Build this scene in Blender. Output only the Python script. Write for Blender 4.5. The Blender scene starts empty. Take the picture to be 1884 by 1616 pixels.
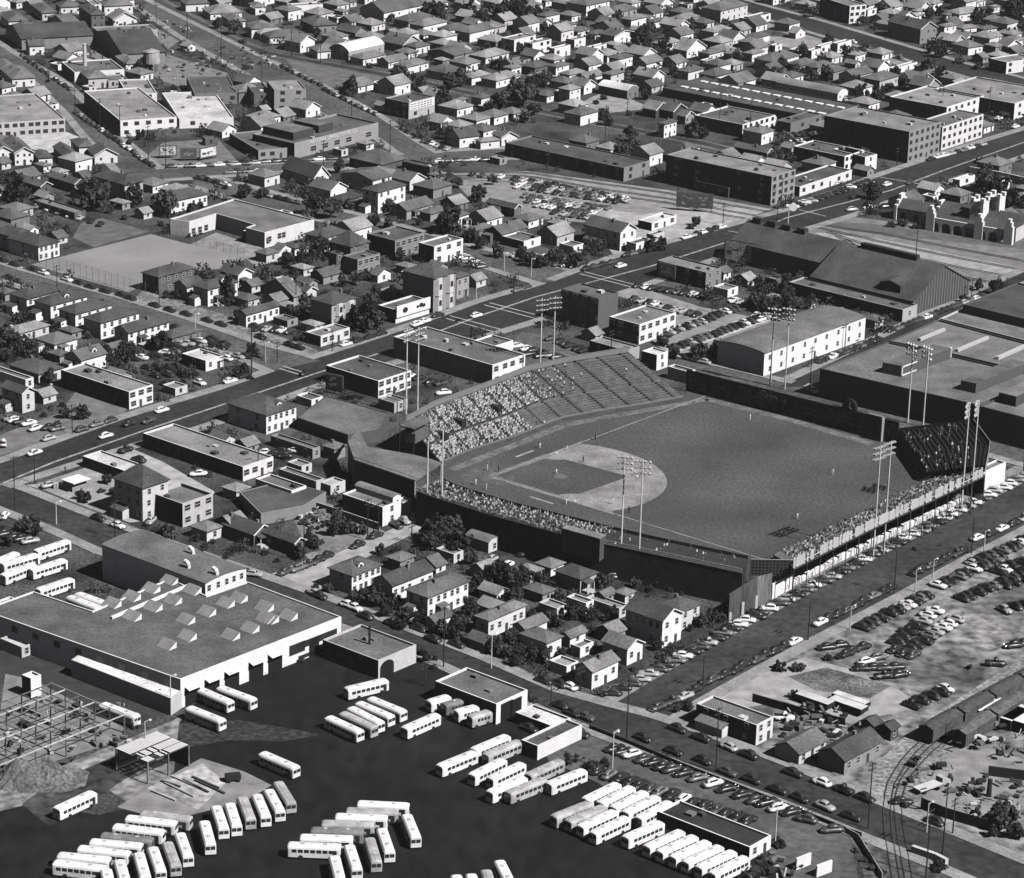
import bpy, bmesh, math, random
from mathutils import Vector, Matrix
random.seed(7)
HAZE = 2.8e-5; FILLN = 240
scene = bpy.context.scene
COL = scene.collection
R = math.radians
# ------------------------------------------------------------ camera, light
PW, PH, FO, PITCH, ROLL, CAMH = 1884.0, 1616.0, 5533.63, 0.33512688, 0.02779182, 276.386
_f = Vector((0, math.cos(PITCH), -math.sin(PITCH)))
_x0 = Vector((1, 0, 0)); _u0 = _x0.cross(_f)
CXV = _x0*math.cos(ROLL) + _u0*math.sin(ROLL)
CUV = -_x0*math.sin(ROLL) + _u0*math.cos(ROLL)
CP = Vector((0, 0, CAMH))
cam = bpy.data.cameras.new('aerial_camera'); camo = bpy.data.objects.new('aerial_camera', cam)
COL.objects.link(camo); scene.camera = camo
cam.sensor_fit = 'HORIZONTAL'; cam.sensor_width = 36; cam.lens = FO/PW*36
cam.clip_start = 5; cam.clip_end = 40000
m = Matrix.Identity(4)
for i in range(3):
    m[i][0] = CXV[i]; m[i][1] = CUV[i]; m[i][2] = -_f[i]; m[i][3] = CP[i]
camo.matrix_world = m
SUN_DIR = Vector((.822, -.569, 1.04)).normalized()      # towards the sun
W = bpy.data.worlds.new('World'); scene.world = W; W.use_nodes = True
nt = W.node_tree
bg = nt.nodes['Background']; sky = nt.nodes.new('ShaderNodeTexSky'); sky.sky_type = 'NISHITA'; sky.sun_disc = False; sky.air_density = .25; sky.dust_density = .05; sky.ozone_density = 1
sky.sun_elevation = math.asin(SUN_DIR.z); sky.sun_rotation = math.atan2(SUN_DIR.x, SUN_DIR.y)
bw = nt.nodes.new('ShaderNodeRGBToBW'); nt.links.new(sky.outputs[0], bw.inputs[0])
tint = nt.nodes.new('ShaderNodeMixRGB'); tint.blend_type = 'MULTIPLY'; tint.inputs[0].default_value = 1
nt.links.new(bw.outputs[0], tint.inputs[1]); tint.inputs[2].default_value = (1, .95, 1.04, 1)
nt.links.new(tint.outputs[0], bg.inputs[0]); bg.inputs[1].default_value = 0.05
sl = bpy.data.lights.new('sun', 'SUN'); sl.energy = 5.0; sl.angle = R(.5); sl.color = (1, .985, .99)
so = bpy.data.objects.new('sun', sl); COL.objects.link(so); so.rotation_euler = SUN_DIR.to_track_quat('Z', 'Y').to_euler()
so.location = (300, 300, 400)
vs = scene.view_settings; vs.view_transform = 'Standard'; vs.look = 'None'; vs.exposure = .22; vs.gamma = 1
scene.cycles.max_bounces = 4; scene.cycles.diffuse_bounces = 0; scene.cycles.volume_bounces = 0
# ------------------------------------------------------------ places
def g(px, py, z=0.0):
    d = _f*FO + CXV*(px-PW/2) - CUV*(py-PH/2)
    t = (CAMH-z)/(-d.z)
    return Vector((d.x*t, d.y*t, z))
def prj(p):
    q = Vector(p)-CP; Z = q.dot(_f)
    return PW/2+FO*q.dot(CXV)/Z, PH/2-FO*q.dot(CUV)/Z
def along(P, D, tx):
    k = (tx-PW/2); q = P-CP
    return (k*q.dot(_f)-FO*q.dot(CXV))/(FO*D.dot(CXV)-k*D.dot(_f))
CR = {'A1':(0,0),'A2':(470,0),'A3':(940,0),'A4':(1384,0),'B1':(0,400),'B2':(470,400),'B3':(940,400),'B4':(1384,400),
      'C1':(0,800),'C2':(470,800),'C3':(940,800),'C4':(1384,800),'D1':(0,1186),'D2':(470,1186),'D3':(940,1186),'D4':(1384,1186)}
def pq(c, x, y):
    if c == 'F': return x, y
    if c == 'E': return x*.37155, 380+y*.37155
    if c == 'G': return 1084+x*.42463, 1180+y*.42463
    o = CR[c]; return o[0]+x*.2661, o[1]+y*.2661
def gp(c, x, y, z=0): return g(*pq(c, x, y), z)
# ------------------------------------------------------------ materials
MATS = {}
def mat(name, v, rough=.85, ns=.25, amp=.18, ns2=3.0, amp2=.1, metal=0, spec=.25, stretch=None):
    key = (name, round(v, 3))
    if key in MATS: return MATS[key]
    M = bpy.data.materials.new('%s_%03d' % (name, round(v*100))); M.use_nodes = True
    n = M.node_tree.nodes; l = M.node_tree.links; b = n['Principled BSDF']
    b.inputs['Roughness'].default_value = rough; b.inputs['Metallic'].default_value = metal
    b.inputs['Specular IOR Level'].default_value = spec
    if amp == 0 and amp2 == 0:
        b.inputs['Base Color'].default_value = (v, v*.985, v*1.01, 1)
    else:
        tc = n.new('ShaderNodeNewGeometry')
        mp = n.new('ShaderNodeMapping'); l.new(tc.outputs['Position'], mp.inputs[0])
        if stretch: mp.inputs['Scale'].default_value = stretch
        a = n.new('ShaderNodeTexNoise'); a.inputs['Scale'].default_value = ns; a.inputs['Detail'].default_value = 8 if amp >= .25 else 4; a.inputs['Roughness'].default_value = .62 if amp >= .25 else .5; l.new(mp.outputs[0], a.inputs['Vector'])
        c = n.new('ShaderNodeTexNoise'); c.inputs['Scale'].default_value = ns2; c.inputs['Detail'].default_value = 2; l.new(mp.outputs[0], c.inputs['Vector'])
        m1 = n.new('ShaderNodeMapRange'); m1.inputs[1].default_value = .3; m1.inputs[2].default_value = .7
        m1.inputs[3].default_value = 1-amp*1.6; m1.inputs[4].default_value = 1+amp*1.6; l.new(a.outputs[0], m1.inputs[0])
        m2 = n.new('ShaderNodeMapRange'); m2.inputs[1].default_value = .3; m2.inputs[2].default_value = .7
        m2.inputs[3].default_value = v*(1-amp2*1.6); m2.inputs[4].default_value = v*(1+amp2*1.6); l.new(c.outputs[0], m2.inputs[0])
        mu = n.new('ShaderNodeMath'); mu.operation = 'MULTIPLY'; mu.use_clamp = True; l.new(m1.outputs[0], mu.inputs[0]); l.new(m2.outputs[0], mu.inputs[1])
        cc = n.new('ShaderNodeCombineColor')
        k = n.new('ShaderNodeMath'); k.operation = 'MULTIPLY'; k.inputs[1].default_value = .985; l.new(mu.outputs[0], k.inputs[0])
        l.new(mu.outputs[0], cc.inputs[0]); l.new(k.outputs[0], cc.inputs[1]); l.new(mu.outputs[0], cc.inputs[2])
        l.new(cc.outputs[0], b.inputs['Base Color'])
    MATS[key] = M
    return M
def wallm(v): return mat('painted_wall', v, .8, .5, .05, 2.5, .05)
def roofm(v): v = v*.6 if v < .5 else v*.9; return mat('roofing', v, .9, .12, .2, 1.6, .18)
GLASS = mat('window_glass', .035, .25, amp=0, amp2=0, spec=.5)
DARK = mat('dark_paint', .025, .7, amp=0, amp2=0)
WOODD = mat('creosote_wood', .03, .9)
STEELP = mat('galvanised_pole', .55, .6, .5, .1)
TYRE = mat('tyre_rubber', .02, .9, amp=0, amp2=0)
CHROME = mat('chrome', .6, .25, amp=0, amp2=0, metal=1)
WHITE = mat('white_paint', .8, .6, amp=.04, amp2=.03)
# ------------------------------------------------------------ mesh building
class MB:
    def __init__(s): s.v = []; s.f = []; s.mi = []
    def add(s, vs, fs, mi=0):
        b = len(s.v); s.v += [tuple(p) for p in vs]
        for f in fs: s.f.append(tuple(b+i for i in f)); s.mi.append(mi)
    def box(s, a, b, mi=0):
        x0, y0, z0 = a; x1, y1, z1 = b
        s.add([(x0,y0,z0),(x1,y0,z0),(x1,y1,z0),(x0,y1,z0),(x0,y0,z1),(x1,y0,z1),(x1,y1,z1),(x0,y1,z1)],
              [(3,2,1,0),(4,5,6,7),(0,1,5,4),(1,2,6,5),(2,3,7,6),(3,0,4,7)], mi)
    def obox(s, c, u, w, l, d, z0, z1, mi=0):
        c = Vector(c[:2]); u = Vector(u[:2]); w = Vector(w[:2])
        P = [c-u*l-w*d, c+u*l-w*d, c+u*l+w*d, c-u*l+w*d]
        s.prism(P, z0, z1, mi)
    def prism(s, P, z0, z1, mi=0, cap=True):
        n = len(P)
        vs = [(p[0], p[1], z0) for p in P]+[(p[0], p[1], z1) for p in P]
        fs = [(i, (i+1) % n, n+(i+1) % n, n+i) for i in range(n)]
        if cap: fs += [tuple(range(n, 2*n)), tuple(reversed(range(n)))]
        s.add(vs, fs, mi)
    def bar(s, a, b, r, mi=0, n=4, r2=None):
        a = Vector(a); b = Vector(b); d = (b-a)
        if d.length < 1e-6: return
        d.normalize(); up = Vector((0,0,1)) if abs(d.z) < .9 else Vector((1,0,0))
        x = d.cross(up).normalized(); y = x.cross(d); r2 = r if r2 is None else r2
        vs = []
        for k, (p, rr) in enumerate(((a, r), (b, r2))):
            for i in range(n):
                t = 2*math.pi*(i+.5)/n; vs.append(p+x*math.cos(t)*rr+y*math.sin(t)*rr)
        fs = [(i, (i+1) % n, n+(i+1) % n, n+i) for i in range(n)]+[tuple(range(n, 2*n)), tuple(reversed(range(n)))]
        s.add(vs, fs, mi)
    def sheet(s, P, mi=0): s.add(P, [tuple(range(len(P)))], mi)
    def mesh(s, name, mats, smooth=False):
        me = bpy.data.meshes.new(name); me.from_pydata(s.v, [], s.f)
        for M in (mats if isinstance(mats, (list, tuple)) else [mats]): me.materials.append(M)
        if len(me.materials) > 1:
            for p, k in zip(me.polygons, s.mi): p.material_index = k
        if smooth:
            for p in me.polygons: p.use_smooth = True
        me.update(); return me
    def build(s, name, mats, parent=None, smooth=False):
        return link(name, s.mesh(name, mats, smooth), parent)
def link(name, me, parent=None, loc=None, rz=0):
    o = bpy.data.objects.new(name, me); COL.objects.link(o)
    if parent: o.parent = parent
    if loc is not None: o.location = loc
    if rz: o.rotation_euler = (0, 0, rz)
    return o
THINGS = []
def tag(o, label, cat, group=None, kind=None, at=None):
    o['label'] = label; o['category'] = cat
    if group: o['group'] = group
    if kind: o['kind'] = kind
    THINGS.append((o, at))
    return o
def thing(name, label, cat, loc, rz=0, group=None):
    o = bpy.data.objects.new(name, None); COL.objects.link(o); o.location = loc; o.rotation_euler = (0, 0, rz)
    o.empty_display_size = 1
    return tag(o, label, cat, group)
def copy_tree(o, loc=None, rz=None, label=None, group=None, slots=None):
    c = o.copy(); COL.objects.link(c)
    if loc is not None: c.location = loc
    if rz is not None: c.rotation_euler = (0, 0, rz)
    for ch in KIDS.get(o.name, ()):
        k = ch.copy(); COL.objects.link(k); k.parent = c
        for gch in KIDS.get(ch.name, ()):
            q = gch.copy(); COL.objects.link(q); q.parent = k
    return c
KIDS = {}
def reg(o, *kids): KIDS.setdefault(o.name, []).extend(kids)
ORD = ['', 'first','second','third','fourth','fifth','sixth','seventh','eighth','ninth','tenth','eleventh','twelfth','thirteenth','fourteenth','fifteenth',
       'sixteenth','seventeenth','eighteenth','nineteenth','twentieth']
def ordi(n):
    if n <= 20: return ORD[n]
    t = {2:'twenty',3:'thirty',4:'forty',5:'fifty'}[n//10]
    return t+'-'+ORD[n % 10] if n % 10 else {2:'twentieth',3:'thirtieth',4:'fortieth',5:'fiftieth'}[n//10]
def from_left(n): return 'leftmost' if n == 1 else ordi(n)+' from left'
def tone(v): return 'black' if v < .045 else 'dark grey' if v < .12 else 'grey' if v < .33 else 'pale grey' if v < .6 else 'white'
# ------------------------------------------------------------ ground sheets
ROADS = []
def inside(p, poly):
    c = False; n = len(poly)
    for i in range(n):
        a = poly[i]; b = poly[i-1]
        if (a[1] > p[1]) != (b[1] > p[1]) and p[0] < (b[0]-a[0])*(p[1]-a[1])/(b[1]-a[1])+a[0]: c = not c
    return c
def ground_poly(name, pts, z, M, label, cat, c='F'):
    P = [gp(c, x, y, z) for x, y in pts]
    bm = bmesh.new(); vs = [bm.verts.new(p) for p in P]; f = bm.faces.new(vs); bmesh.ops.triangulate(bm, faces=[f])
    me = bpy.data.meshes.new(name)
    for fc in bm.faces:
        if fc.normal.z < 0: fc.normal_flip()
    bm.to_mesh(me); bm.free(); me.materials.append(M)
    return tag(link(name, me), label, cat, kind='structure')
def resample(P, n):
    L = [0]
    for i in range(1, len(P)): L.append(L[-1]+(P[i]-P[i-1]).length)
    out = []
    for k in range(n+1):
        d = L[-1]*k/n; i = 1
        while i < len(P)-1 and L[i] < d: i += 1
        t = (d-L[i-1])/max(L[i]-L[i-1], 1e-9); out.append(P[i-1].lerp(P[i], t))
    return out
def road(up, lo, z, M, label, c='F', walk=True):
    U = [gp(c, x, y, z) for x, y in up]; Lw = [gp(c, x, y, z) for x, y in lo]
    n = max(6, int((U[-1]-U[0]).length/12))
    u = resample(U, n); w = resample(Lw, n)
    mb = MB(); mb.v = [tuple(p) for p in u]+[tuple(p) for p in w]
    mb.f = [(n+1+i, n+2+i, i+1, i) for i in range(n)]; mb.mi = [0]*n
    o = mb.build('road', M); tag(o, label, 'road', kind='structure')
    ROADS.append((u, w, [(p.x, p.y) for p in u+w[::-1]], label, walk))
    return o
# ------------------------------------------------------------ buildings
def window_mesh(w, h, M=GLASS):
    key = ('win', round(w, 2), round(h, 2))
    if key not in MATS:
        mb = MB(); mb.box((-w/2, -.05, -h/2), (w/2, .03, h/2), 0); me = mb.mesh('window', [GLASS])
        fr = MB(); t = .09
        fr.box((-w/2-t, -.09, -h/2-t), (w/2+t, .02, -h/2), 0); fr.box((-w/2-t, -.09, h/2), (w/2+t, .02, h/2+t), 0)
        fr.box((-w/2-t, -.09, -h/2), (-w/2, .02, h/2), 0); fr.box((w/2, -.09, -h/2), (w/2+t, .02, h/2), 0)
        fr.box((-w/2, -.09, -.04), (w/2, .0, .04), 0)
        MATS[key] = (me, fr.mesh('frame', [mat('window_frame', .6, amp=0, amp2=0)]))
    return MATS[key]
def add_window(root, side, s, z, w, h, frame=True, name='window'):
    me, fr = window_mesh(w, h)
    loc = (s, 0, z) if side == 'y' else (0, s, z); rz = 0 if side == 'y' else -math.pi/2
    o = link(name, me, root, loc, rz)
    if frame: link('frame', fr, o)
    return o
def add_door(root, side, s, w=1.0, h=2.1, name='door'):
    key = ('door', w, h)
    if key not in MATS:
        mb = MB(); mb.box((-w/2, -.07, .02), (w/2, .03, h)); MATS[key] = mb.mesh('door', [mat('door_paint', .06, amp=0, amp2=0)])
    return link(name, MATS[key], root, (s, 0, 0) if side == 'y' else (0, s, 0), 0 if side == 'y' else -math.pi/2)
def roof_prism(mb, w, d, h, o, rise, typ, th=.22):
    if typ == 'hip':
        P = [(-o, -o), (w+o, -o), (w+o, d+o), (-o, d+o)]
        W_, D_ = w+2*o, d+2*o
        if W_ >= D_: r = [(-o+D_/2, d/2), (w+o-D_/2, d/2)]
        else: r = [(w/2, -o+W_/2), (w/2, d+o-W_/2)]
        if abs(r[0][0]-r[1][0])+abs(r[0][1]-r[1][1]) < .3: r = [(w/2-.15, d/2), (w/2+.15, d/2)]; hor = True
        else: hor = W_ >= D_
        vs = [(x, y, h) for x, y in P]+[(x, y, h+th) for x, y in P]+[(x, y, h+th+rise) for x, y in r]
        fs = [(3,2,1,0), (0,1,5,4), (1,2,6,5), (2,3,7,6), (3,0,4,7)]
        fs += [(4,5,9,8), (5,6,9), (6,7,8,9), (7,4,8)] if hor else [(4,5,8), (5,6,9,8), (6,7,9), (7,4,8,9)]
        mb.add(vs, fs)
    else:
        if typ == 'gu': a, b = d, w
        else: a, b = w, d
        # profile across a, extruded along b
        k = rise/(a/2); pr = [(-o, h-k*o), (a/2, h+rise), (a+o, h-k*o)]
        if typ in ('bu', 'bv'):
            a, b = (d, w) if typ == 'bu' else (w, d)
            pr = [(-o+(a+2*o)*i/10, h+rise*(math.sin(math.pi*i/10))**.8) for i in range(11)]
        n = len(pr)
        vs = []
        for e in (-o, b+o):
            for dz in (0, th): vs += [((t, e, z+dz) if typ in ('gv', 'bv') else (e, t, z+dz)) for t, z in pr]
        fs = []
        for i in range(n-1):
            fs += [(i, i+1, 2*n+i+1, 2*n+i), (n+i, n+i+1, 3*n+i+1, 3*n+i), (i, i+1, n+i+1, n+i), (2*n+i, 2*n+i+1, 3*n+i+1, 3*n+i)]
        for i in (0, n-1): fs += [(i, n+i, 3*n+i, 2*n+i)]
        mb.add(vs, fs)
        return pr
def inset(P, t):
    n = len(P); out = []
    for i in range(n):
        a, b, c = Vector(P[i-1]), Vector(P[i]), Vector(P[(i+1) % n])
        e1 = (b-a).normalized(); e2 = (c-b).normalized()
        n1 = Vector((-e1.y, e1.x)); n2 = Vector((-e2.y, e2.x))
        k = 1+n1.dot(n2); k = max(k, .2)
        out.append(b+(n1+n2)*(t/k))
    return out
def flat_body(P, h, root, wv, rv, par=.45, t=.3, flank=None):
    """walls with a parapet round a flat roof; P counter-clockwise"""
    P = [Vector((p[0], p[1])) for p in P]
    I = inset(P, t); n = len(P); mb = MB()
    vs = [(p.x, p.y, 0) for p in P]+[(p.x, p.y, h) for p in P]+[(p.x, p.y, h) for p in I]+[(p.x, p.y, h-par) for p in I]
    fs = []
    for i in range(n):
        j = (i+1) % n
        fs += [(i, j, n+j, n+i), (n+i, n+j, 2*n+j, 2*n+i), (2*n+i, 2*n+j, 3*n+j, 3*n+i)]
    mb.add(vs, fs)
    if flank is not None: mb.mi[9] = 1                      # dark brick side wall, with the averted side's shade put into its colour
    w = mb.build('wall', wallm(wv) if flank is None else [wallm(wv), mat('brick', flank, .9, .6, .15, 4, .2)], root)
    I2 = inset(P, t-.02); bm = bmesh.new(); f = bm.faces.new([bm.verts.new((p.x, p.y, h-par)) for p in I2]); bmesh.ops.triangulate(bm, faces=[f])
    me = bpy.data.meshes.new('roof'); bm.to_mesh(me); bm.free(); me.materials.append(roofm(rv))
    return w, link('roof', me, root)
BLD = []; HH = {}; FOOT = []
def free(p, r, roads=True):
    for poly, c, rad in FOOT:
        if (p-c).length < rad+r:
            for k in range(8):
                if inside((p.x+r*math.cos(k*.785), p.y+r*math.sin(k*.785)), poly): return False
            if inside(p, poly): return False
    for Q in ([R_[2] for R_ in ROADS]+LOTS if roads else ()):
        for k in range(8):
            if inside((p.x+(r+2)*math.cos(k*.785), p.y+(r+2)*math.sin(k*.785)), Q): return False
    return True
BANDS = {}
UDEF = {'A1': 23, 'A2': 52, 'A3': 52, 'A4': 52}
def frame_of(c, N, Rx, Lx, h, U):
    x, y = pq(c, *N); P = g(x, y, h)
    u = Vector((math.cos(R(U)), math.sin(R(U)), 0)); v = Vector((-u.y, u.x, 0))
    rx = pq(c, Rx, 0)[0]; lx = pq(c, Lx, 0)[0]
    w = along(P, u, rx); d = along(P, v, lx)
    return P, u, v, max(w, 3), max(d, 3)
def building(c, Nx, Ny, Rx, Lx, h, typ, rv, wv, label=None, name=None, U=None, win=None, region=None, cat=None, chim=None, pitch=None, par=.5, wl=None, far=None, flank=None, direct=None):
    if U is None:
        U = UDEF.get(c, 50)
        if c == 'A1' and Ny > 1175: U = 47
        if c == 'A2' and Nx < 620 and Ny < 700: U = 27
        if c == 'A4' and Nx > 900 and Ny < 440: U = 38
    P, u, v, w, d = direct or frame_of(c, (Nx, Ny), Rx, Lx, h, U)
    if label is None and typ != 'f': d = min(max(d, w*.5), max(3*w, 15)); w = min(w, max(3*d, 14))
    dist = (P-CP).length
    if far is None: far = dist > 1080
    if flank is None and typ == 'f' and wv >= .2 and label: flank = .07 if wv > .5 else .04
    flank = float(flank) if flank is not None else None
    big = w*d > 420
    if name is None:
        name = {'f': 'flat_roofed_building', 'bu': 'warehouse', 'bv': 'warehouse'}.get(typ, 'house')
        if typ != 'f' and h < 2.95 and w*d < 130: name = 'bungalow'
        if w*d < 48 and h < 3.2: name = 'shed'
    cat = cat or {'house': 'house', 'shed': 'shed', 'bungalow': 'bungalow', 'warehouse': 'warehouse'}.get(name, name.replace('_', ' ').split()[-1])
    base = Vector((P.x, P.y, 0)); root = thing(name, label or '', cat, base, R(U))
    px = prj(base+u*w/2+Vector((0, 0, h/2)))
    if label is None:
        tt = tone(wv) if tone(wv) != tone(rv) else tone(wv)
        kind = {'hip': 'hip-roofed', 'gu': 'gabled', 'gv': 'gable-fronted', 'f': 'flat-roofed', 'bu': 'round-roofed', 'bv': 'round-roofed'}[typ]
        BANDS.setdefault(region or c, []).append((root, px, '%s%s %s %s' % ('tall ' if h >= 5 else '', tt, kind, name if name in ('house', 'shed', 'bungalow') else 'building')))
        root['group'] = 'houses in the blocks' if name == 'house' else 'bungalows in the blocks' if name == 'bungalow' else 'sheds in the blocks' if name == 'shed' else 'flat-roofed buildings in the blocks'
    if typ == 'f':
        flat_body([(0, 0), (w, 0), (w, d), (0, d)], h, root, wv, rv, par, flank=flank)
        rf = [o for o in root.children if o.name.startswith('roof')]
        ro = rf[0] if rf else root
        if w*d > 60:
            for k in range(min(5, int(w*d/120)+1)):
                mb = MB(); q = random.uniform(.4, .9); X, Y = random.uniform(.15*w, .85*w), random.uniform(.1*d, .85*d)
                mb.box((X-q, Y-q, h-par), (X+q, Y+q*1.2, h-par+random.uniform(.3, 1.0))); mb.build('roof_vent', roofm(random.choice((.1, .3, .6))), ro)
    else:
        o = .45 if typ[0] != 'b' else .15
        span = min(w, d) if typ == 'hip' else (d if typ in ('gu', 'bu') else w)
        if pitch is None and typ[0] == 'g' and span > 15: pitch = .22
        rise = (pitch if pitch is not None else {'h': .5, 'g': .55, 'b': .22}[typ[0]])*span/2
        if typ[0] == 'b': rise = (pitch or .22)*span
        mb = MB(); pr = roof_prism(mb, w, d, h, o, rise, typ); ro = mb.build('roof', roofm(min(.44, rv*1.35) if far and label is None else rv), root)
        mb = MB()
        if typ == 'hip': mb.prism([(0, 0), (w, 0), (w, d), (0, d)], 0, h+.02)
        else:
            a, b = (d, w) if typ in ('gu', 'bu') else (w, d)
            top = [(0, h)]+([(a/2, h+rise-.02)] if typ[0] == 'g' else [(a*i/10, h-.05+rise*(math.sin(math.pi*i/10))**.8) for i in range(1, 10)])+[(a, h)]
            pf = [(0, 0)]+top+[(a, 0)]; n = len(pf)
            vs = [((t, e, z) if typ[1] == 'v' else (e, t, z)) for e in (0, b) for t, z in pf]
            mb.add(vs, [(i, (i+1) % n, n+(i+1) % n, n+i) for i in range(n)]+[tuple(range(n)), tuple(range(2*n-1, n-1, -1))])
        mb.build('wall', wallm(wv), root)
        if chim is None: chim = random.random() < .6 and typ in ('hip', 'gu', 'gv') and h > 2.8
        if chim:
            X, Y = w*random.uniform(.3, .7), d*random.uniform(.35, .65); cb = MB(); cb.box((X-.35, Y-.35, h+rise*.35), (X+.35, Y+.35, h+rise+.9)); cb.build('chimney', mat('chimney_brick', .16), ro)
        if typ == 'gv' and h > 2.9 and not big:                                # white barge boards along the front gable
            mb = MB(); k = rise/(w/2)
            for s in (-1, 1):
                A = (w/2, -o-.04, h+rise+.1); B = (w/2+s*(w/2+o), -o-.04, h-k*o+.1); mb.bar(A, B, .16)
            mb.build('barge_board', WHITE, ro)
    if name == 'house' and not far and typ in ('hip', 'gu') and min(w, d) > 6.5 and random.random() < .28:
        X = w*random.uniform(.3, .7); Y = min(d*.16, 1.6); z0 = h+.25; mb = MB(); q = .95
        mb.add([(X-q, Y, z0), (X+q, Y, z0), (X+q, Y, z0+1.35), (X, Y, z0+1.95), (X-q, Y, z0+1.35), (X-q, Y+3, z0), (X+q, Y+3, z0), (X+q, Y+3, z0+1.35), (X, Y+3, z0+1.95), (X-q, Y+3, z0+1.35)],
               [(0,1,2,3,4), (1,6,7,2), (5,0,4,9)]); dm = mb.build('dormer', wallm(wv), ro)
        mb = MB(); e = .2
        for s in (-1, 1): mb.add([(X, Y-e, z0+2.05), (X+s*(q+e), Y-e, z0+1.3), (X+s*(q+e), Y+3, z0+1.3), (X, Y+3, z0+2.05)], [(0,1,2,3)])
        mb.build('dormer_roof', roofm(rv), dm); mb = MB(); mb.box((X-.45, Y-.06, z0+.4), (X+.45, Y+.02, z0+1.25)); mb.build('window', GLASS, dm)
    if name == 'house' and not far and d > 6 and random.random() < .4:
        lw, lh = random.uniform(2, 3.2), random.uniform(2.3, 2.7); y0, y1 = d*.45, d*random.uniform(.8, .98)
        mb = MB(); mb.box((-lw, y0, 0), (-.02, y1, lh)); wg_ = mb.build('lean_to', wallm(wv), root)
        mb = MB(); mb.add([(-lw-.25, y0-.2, lh), (-.02, y0-.2, min(h-.2, lh+.8)), (-.02, y1+.2, min(h-.2, lh+.8)), (-lw-.25, y1+.2, lh)], [(0,1,2,3)]); mb.build('lean_to_roof', roofm(rv), wg_)
    # windows
    ns = max(1, int((h+1.0)/2.9)); sp = 4.2 if big or typ == 'f' else 3.0
    if win is None:
        nw = max(1, min(8, int(w/sp))); nd = max(0, min(7, int(d/(sp*1.15))))
        if far: nw = max(1, min(4, nw)); nd = min(2, nd)
        if name == 'shed': nw, nd = min(1, nw), 0
    else: nw, nd = win
    if wl is not None: nd = wl
    ww, wh = (1.9, 1.5) if (typ == 'f' and w > 9) else (1.0, 1.4)
    if far and typ != 'f': ww, wh = .8, 1.0
    for k in range(ns):
        z = (k+.55)*h/ns
        dk = int(nw/2) if k == 0 and name != 'shed' else -1
        for i in range(nw):
            s = w*(i+.5)/nw+random.uniform(-.25, .25)
            if i == dk and nw > 1: add_door(root, 'y', s); continue
            if nw > 2 and win is None and random.random() < (.45 if far else .12): continue
            add_window(root, 'y', s, z, ww, min(wh, h/ns*.55), not far)
        for i in range(nd):
            if random.random() < .2: continue
            add_window(root, 'x', d*(i+.5)/nd+random.uniform(-.3, .3), z, ww, min(wh, h/ns*.55), not far)
    # a small porch on gable-fronted and some other houses near the camera
    if name == 'house' and not far and w > 6 and (typ == 'gv' or random.random() < .35) and h < 6:
        pw = min(3.2, w*.45); X = w*random.choice((.3, .65)); mb = MB()
        mb.add([(X-pw/2, .0, 3.0), (X+pw/2, 0, 3.0), (X+pw/2, -2.0, 2.6), (X-pw/2, -2.0, 2.6), (X-pw/2, .0, 3.15), (X+pw/2, 0, 3.15), (X+pw/2, -2.0, 2.75), (X-pw/2, -2.0, 2.75)],
               [(0,1,2,3), (4,5,6,7), (0,1,5,4), (1,2,6,5), (2,3,7,6), (3,0,4,7)]); po = mb.build('porch_roof', roofm(rv), root)
        mb = MB(); mb.box((X-.7, -2.9, 0), (X+.7, -2.0, .35)); mb.box((X-pw/2, -2.0, 0), (X+pw/2, -.08, .6)); mb.build('porch_steps', wallm(.5), root)
        for s in (-1, 1):
            mb = MB(); mb.box((X+s*(pw/2-.15)-.09, -1.9, .6), (X+s*(pw/2-.15)+.09, -1.72, 2.62)); mb.build('porch_post', WHITE, po)
    fc = [base-u*1-v*1, base+u*(w+1)-v*1, base+u*(w+1)+v*(d+1), base-u*1+v*(d+1)]; FOOT.append(([(q.x, q.y) for q in fc], base+u*w/2+v*d/2, (w+d)/2+1))
    BLD.append((root, base, u, v, w, d, h, U)); HH[root.name] = h
    return root, w, d
def finish_bands():
    for reg_, L in BANDS.items():
        L.sort(key=lambda q: q[1][1]); k = 8
        rows = [L[i:i+k] for i in range(0, len(L), k)]
        for ri, row in enumerate(rows):
            row.sort(key=lambda q: q[1][0])
            for i, (o, p, s) in enumerate(row):
                if len(rows) > 1: o['label'] = '%s, %s in %s of %s' % (s, from_left(i+1), 'top row' if ri == 0 else ordi(ri+1)+' row down', reg_)
                else: o['label'] = '%s, %s of those in %s' % (s, from_left(i+1), reg_)
def custom_poly(c, pts, h, wv, rv, label, name, cat, par=.5):
    P = [gp(c, x, y, h) for x, y in pts]
    ar = sum(P[i-1].x*P[i].y-P[i].x*P[i-1].y for i in range(len(P)))
    if ar < 0: P.reverse()
    b = min(P, key=lambda p: p.y); root = thing(name, label, cat, (b.x, b.y, 0)); c0 = sum(P, Vector())/len(P); c0.z = 0; FOOT.append(([(q.x, q.y) for q in P], c0, max((q-c0).length for q in P)))
    flat_body([(p.x-b.x, p.y-b.y) for p in P], h, root, wv, rv, par)
    return root, b
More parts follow.
